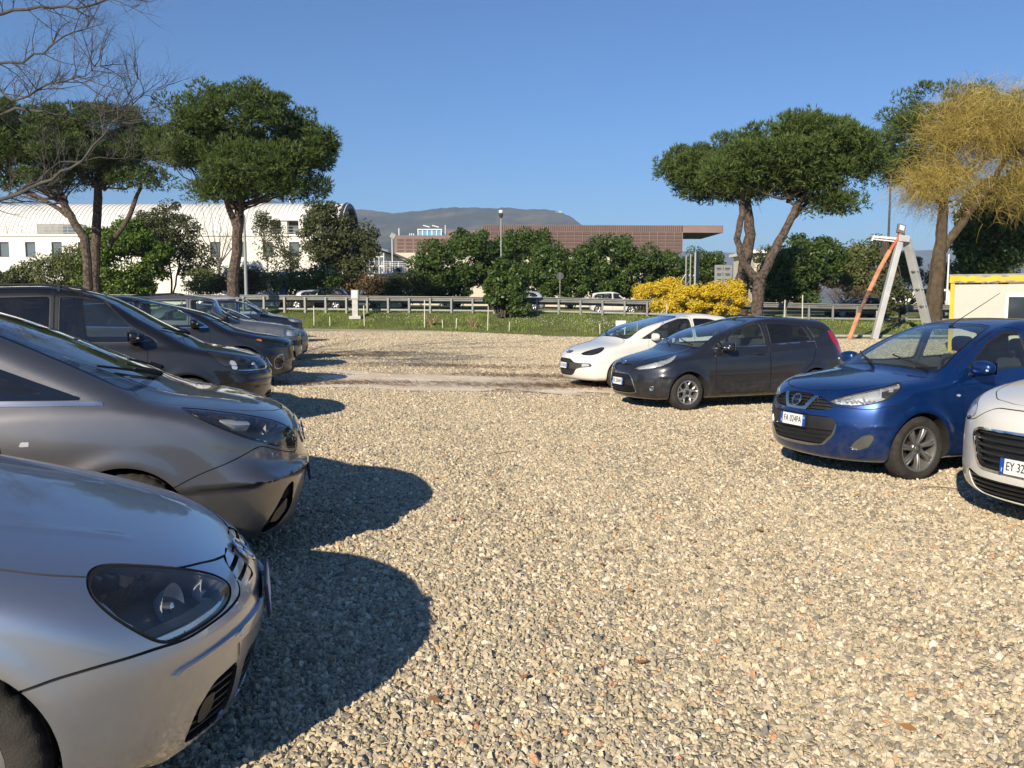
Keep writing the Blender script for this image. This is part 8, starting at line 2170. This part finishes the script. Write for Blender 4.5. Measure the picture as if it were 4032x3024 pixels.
# yellow and white site hut
def site_hut():
    a = at(951, 276, 30.0); gz = ground_z(15, 30); H_ = a.z - gz; D = 34.0
    r = empty('site_hut', (a.x, 30.0, gz), R(-30)); tag(r, 'site hut with beige panels, peeling yellow frame and one white window', 'hut')
    X = lambda px: (px - 951) / FPX * D
    xa, xb = 0.0, 5.2
    q = MB(); q.box2((xa + 0.08, 0.06, 0.12), (xb, 2.4, H_ - 0.30)); q.build('wall', 'hut_panel', r)
    q = MB(); q.box2((0, 0.045, 0.14), (0.485, 0.06, H_ - 0.34)); pm = None; x = xa + 0.16
    while x < xb - 0.5:
        if pm is None: o = q.build('panel', 'hut_panel', r, loc=(x, 0, 0)); pm = o.data
        else: link('panel', pm, r, (x, 0, 0))
        x += 0.5
    q = MB(); q.box2((xa, 0, 0), (xa + 0.13, 0.14, H_ - 0.24)); q.build('corner_post', 'yellow_paint', r, bevel=0.01)
    q = MB(); q.box2((X(1020.5), -0.01, 0), (X(1020.5) + 0.13, 0.12, H_ - 0.24)); q.build('door_post', 'yellow_paint', r, bevel=0.01)
    q = MB(); q.box2((xa - 0.04, -0.05, H_ - 0.24), (xb, 0.2, H_)); rb = q.build('roof_beam', 'yellow_paint', r, bevel=0.01)
    q = MB(); q.box2((xa - 0.06, -0.06, H_ + 0.002), (xb, 2.5, H_ + 0.05)); q.build('roof', 'peeling_grey', r, bevel=0.01)
    rg = np.random.default_rng(3)
    for k in range(40):
        x = rg.uniform(xa, xb); l = rg.uniform(0.05, 0.35); z = H_ - 0.24 + (rg.uniform(0, 0.03) if rg.uniform() < 0.6 else 0.19)
        q = MB(); q.box2((x, -0.053, z), (x + l, -0.049, z + rg.uniform(0.02, 0.06))); q.build('peeled_patch', 'peeling_grey', rb)
    z0, z1 = 0.95, H_ - 0.62; wa, wb_ = X(993), X(1018.5)
    for bx in (((wa, 0.0, z0), (wa + 0.11, 0.05, z1)), ((wb_ - 0.11, 0.0, z0), (wb_, 0.05, z1)), ((wa + 0.11, 0.0, z1 - 0.11), (wb_ - 0.11, 0.05, z1)), ((wa + 0.11, 0.0, z0), (wb_ - 0.11, 0.05, z0 + 0.11))):
        q = MB(); q.box2(*bx); q.build('window_frame', 'white_metal', r, bevel=0.008)
    q = MB(); q.box2((wa + 0.11, 0.02, z0 + 0.11), (wb_ - 0.11, 0.03, z1 - 0.11)); q.build('pane', 'dark_glass', r)
site_hut()
def place(nx, ny, q, hd, dz=0.0):
    """front-axle origin so that the nose tip stands at nx, ny"""
    x = nx - q['fo'] * cos(R(hd)); y = ny - q['fo'] * sin(R(hd))
    return (x, y, ground_z(x, y) + dz)
HL, HR = 16.0, 201.0
def car(fn, nx, ny, hd, name, label, group, h=0.024, detail=2):
    q = fn() if callable(fn) else fn
    return build_car(name, q, place(nx, ny, q, hd), hd, label, 'car', group, h, detail)
GL, GR_ = 'cars parked in the left row', 'cars parked in the right row'
CARS = {}
CARS['silver'] = car(spec_silver, -0.985, 3.3, HL, 'parked_car', 'silver hatchback with scuffed bumper, nearest car of the left row', GL, 0.021)
CARS['bronze'] = car(spec_bronze, -1.44, 5.9, HL, 'parked_car', 'bronze grey people carrier with swept dark headlights, second in the left row', GL, 0.025)
CARS['touran'] = car(spec_touran, -3.2, 11.4, HL, 'parked_car', 'brown black people carrier with square headlights, third in the left row', GL, 0.033)
CARS['crossover'] = car(spec_crossover, -4.1, 16.2, HL, 'parked_car', 'black crossover with chrome window surround and chrome framed fog lamp', GL, 0.044)
CARS['suv'] = car(spec_suv, -5.0, 20.4, HL, 'parked_car', 'dull grey off-roader with roof rails and square headlight', GL, 0.05)
CARS['hatch1'] = car(spec_hatch('paint_grey'), -5.5, 23.2, HL, 'parked_car', 'grey hatchback half hidden beyond the off-roader with roof rails', GL, 0.052)
CARS['navy'] = car(spec_hatch('paint_navy', H=1.62, belt=1.04, cowl=(-0.45, 1.10), lip=0.88, zb=0.22, wr=0.34, ar=0.385, ring='chrome'), -8.0, 33.0, HL, 'parked_car', 'navy crossover parked second from the far end of the left row', GL, 0.052)
CARS['white_far'] = car(spec_hatch('paint_silver_far', H=1.78, belt=1.12, cowl=(-0.2, 1.18), lip=0.92, roof_front=-1.15), -9.4, 36.6, HL, 'parked_car', 'white silver people carrier at the far end of the left row', GL, 0.055)
CARS['white'] = car(spec_white, 1.05, 17.2, HR, 'parked_car', 'cream white hatchback behind the dark grey one', GR_, 0.034)
CARS['charcoal'] = car(spec_charcoal, 1.74, 14.0, HR, 'parked_car', 'dark grey hatchback with dark rear windows between the white and blue cars', GR_, 0.031)
CARS['blue'] = car(spec_blue, 2.80, 8.46, HR, 'parked_car', 'blue hatchback with V shaped grille in the right row', GR_, 0.028)
CARS['cream'] = car(spec_cream, 3.60, 5.95, HR, 'parked_car', 'white car with large black grille cut off by the right edge', GR_, 0.029)
# ------------------------------------------------------------------ traffic on the road
def road_car(q, px, Y, hd, label, h=0.075):
    q['lod'] = 0
    x = at(px, 310, Y).x
    return build_car('passing_car', q, (x, Y, rail_z(x) - 0.02), hd, label, 'car', 'cars driving on the road', h, 1)
road_car(spec_hatch('paint_black'), 300, 58, 180, 'dark hatchback passing behind the guardrail near the round road sign')
road_car(spec_hatch('paint_silver_far', H=1.46), 340, 64, 0, 'small silver car behind the dark hatchback on the road')
road_car(spec_hatch('paint_silver_far', H=1.50), 500, 64, 180, 'silver car half hidden by the bank bush on the road')
qp = spec_hatch('paint_white', fo=0.65, wb=2.30, ro=0.58, W=1.59, H=1.55, cowl=(-0.28, 1.06), belt=1.0, lip=0.86, roof_front=-0.95, wr=0.285, ar=0.325, tr=1.38, xb=-1.32, xr=-2.75)
qp['rw'] = [(0.85, -2.86), (1.1, -2.82), (1.3, -2.76), (1.55, -2.66)]
road_car(qp, 630, 61, 0, 'boxy white car with red tail lights driving right behind the guardrail')
road_car(spec_hatch('paint_slate', H=1.43), 838, 60, 180, 'slate blue car behind the guardrail near the steel frame')

# ------------------------------------------------------------------ haze
hz = MB(); hz.box2((-7500, -300, -2), (7500, 8600, 480))
m = bpy.data.materials.new('haze'); m.use_nodes = True; nt = m.node_tree
nt.nodes.remove(nt.nodes['Principled BSDF'])
pv = nt.nodes.new('ShaderNodeVolumePrincipled'); pv.inputs['Density'].default_value = 0.00015; pv.inputs['Color'].default_value = (0.62, 0.80, 1.0, 1); pv.inputs['Anisotropy'].default_value = 0.0
nt.links.new(pv.outputs[0], [n for n in nt.nodes if n.type == 'OUTPUT_MATERIAL'][0].inputs['Volume'])
MATS['haze'] = m
o = hz.build('haze', 'haze'); o['kind'] = 'stuff'; o['label'] = 'thin blue haze softening the far hills'; o['category'] = 'haze'
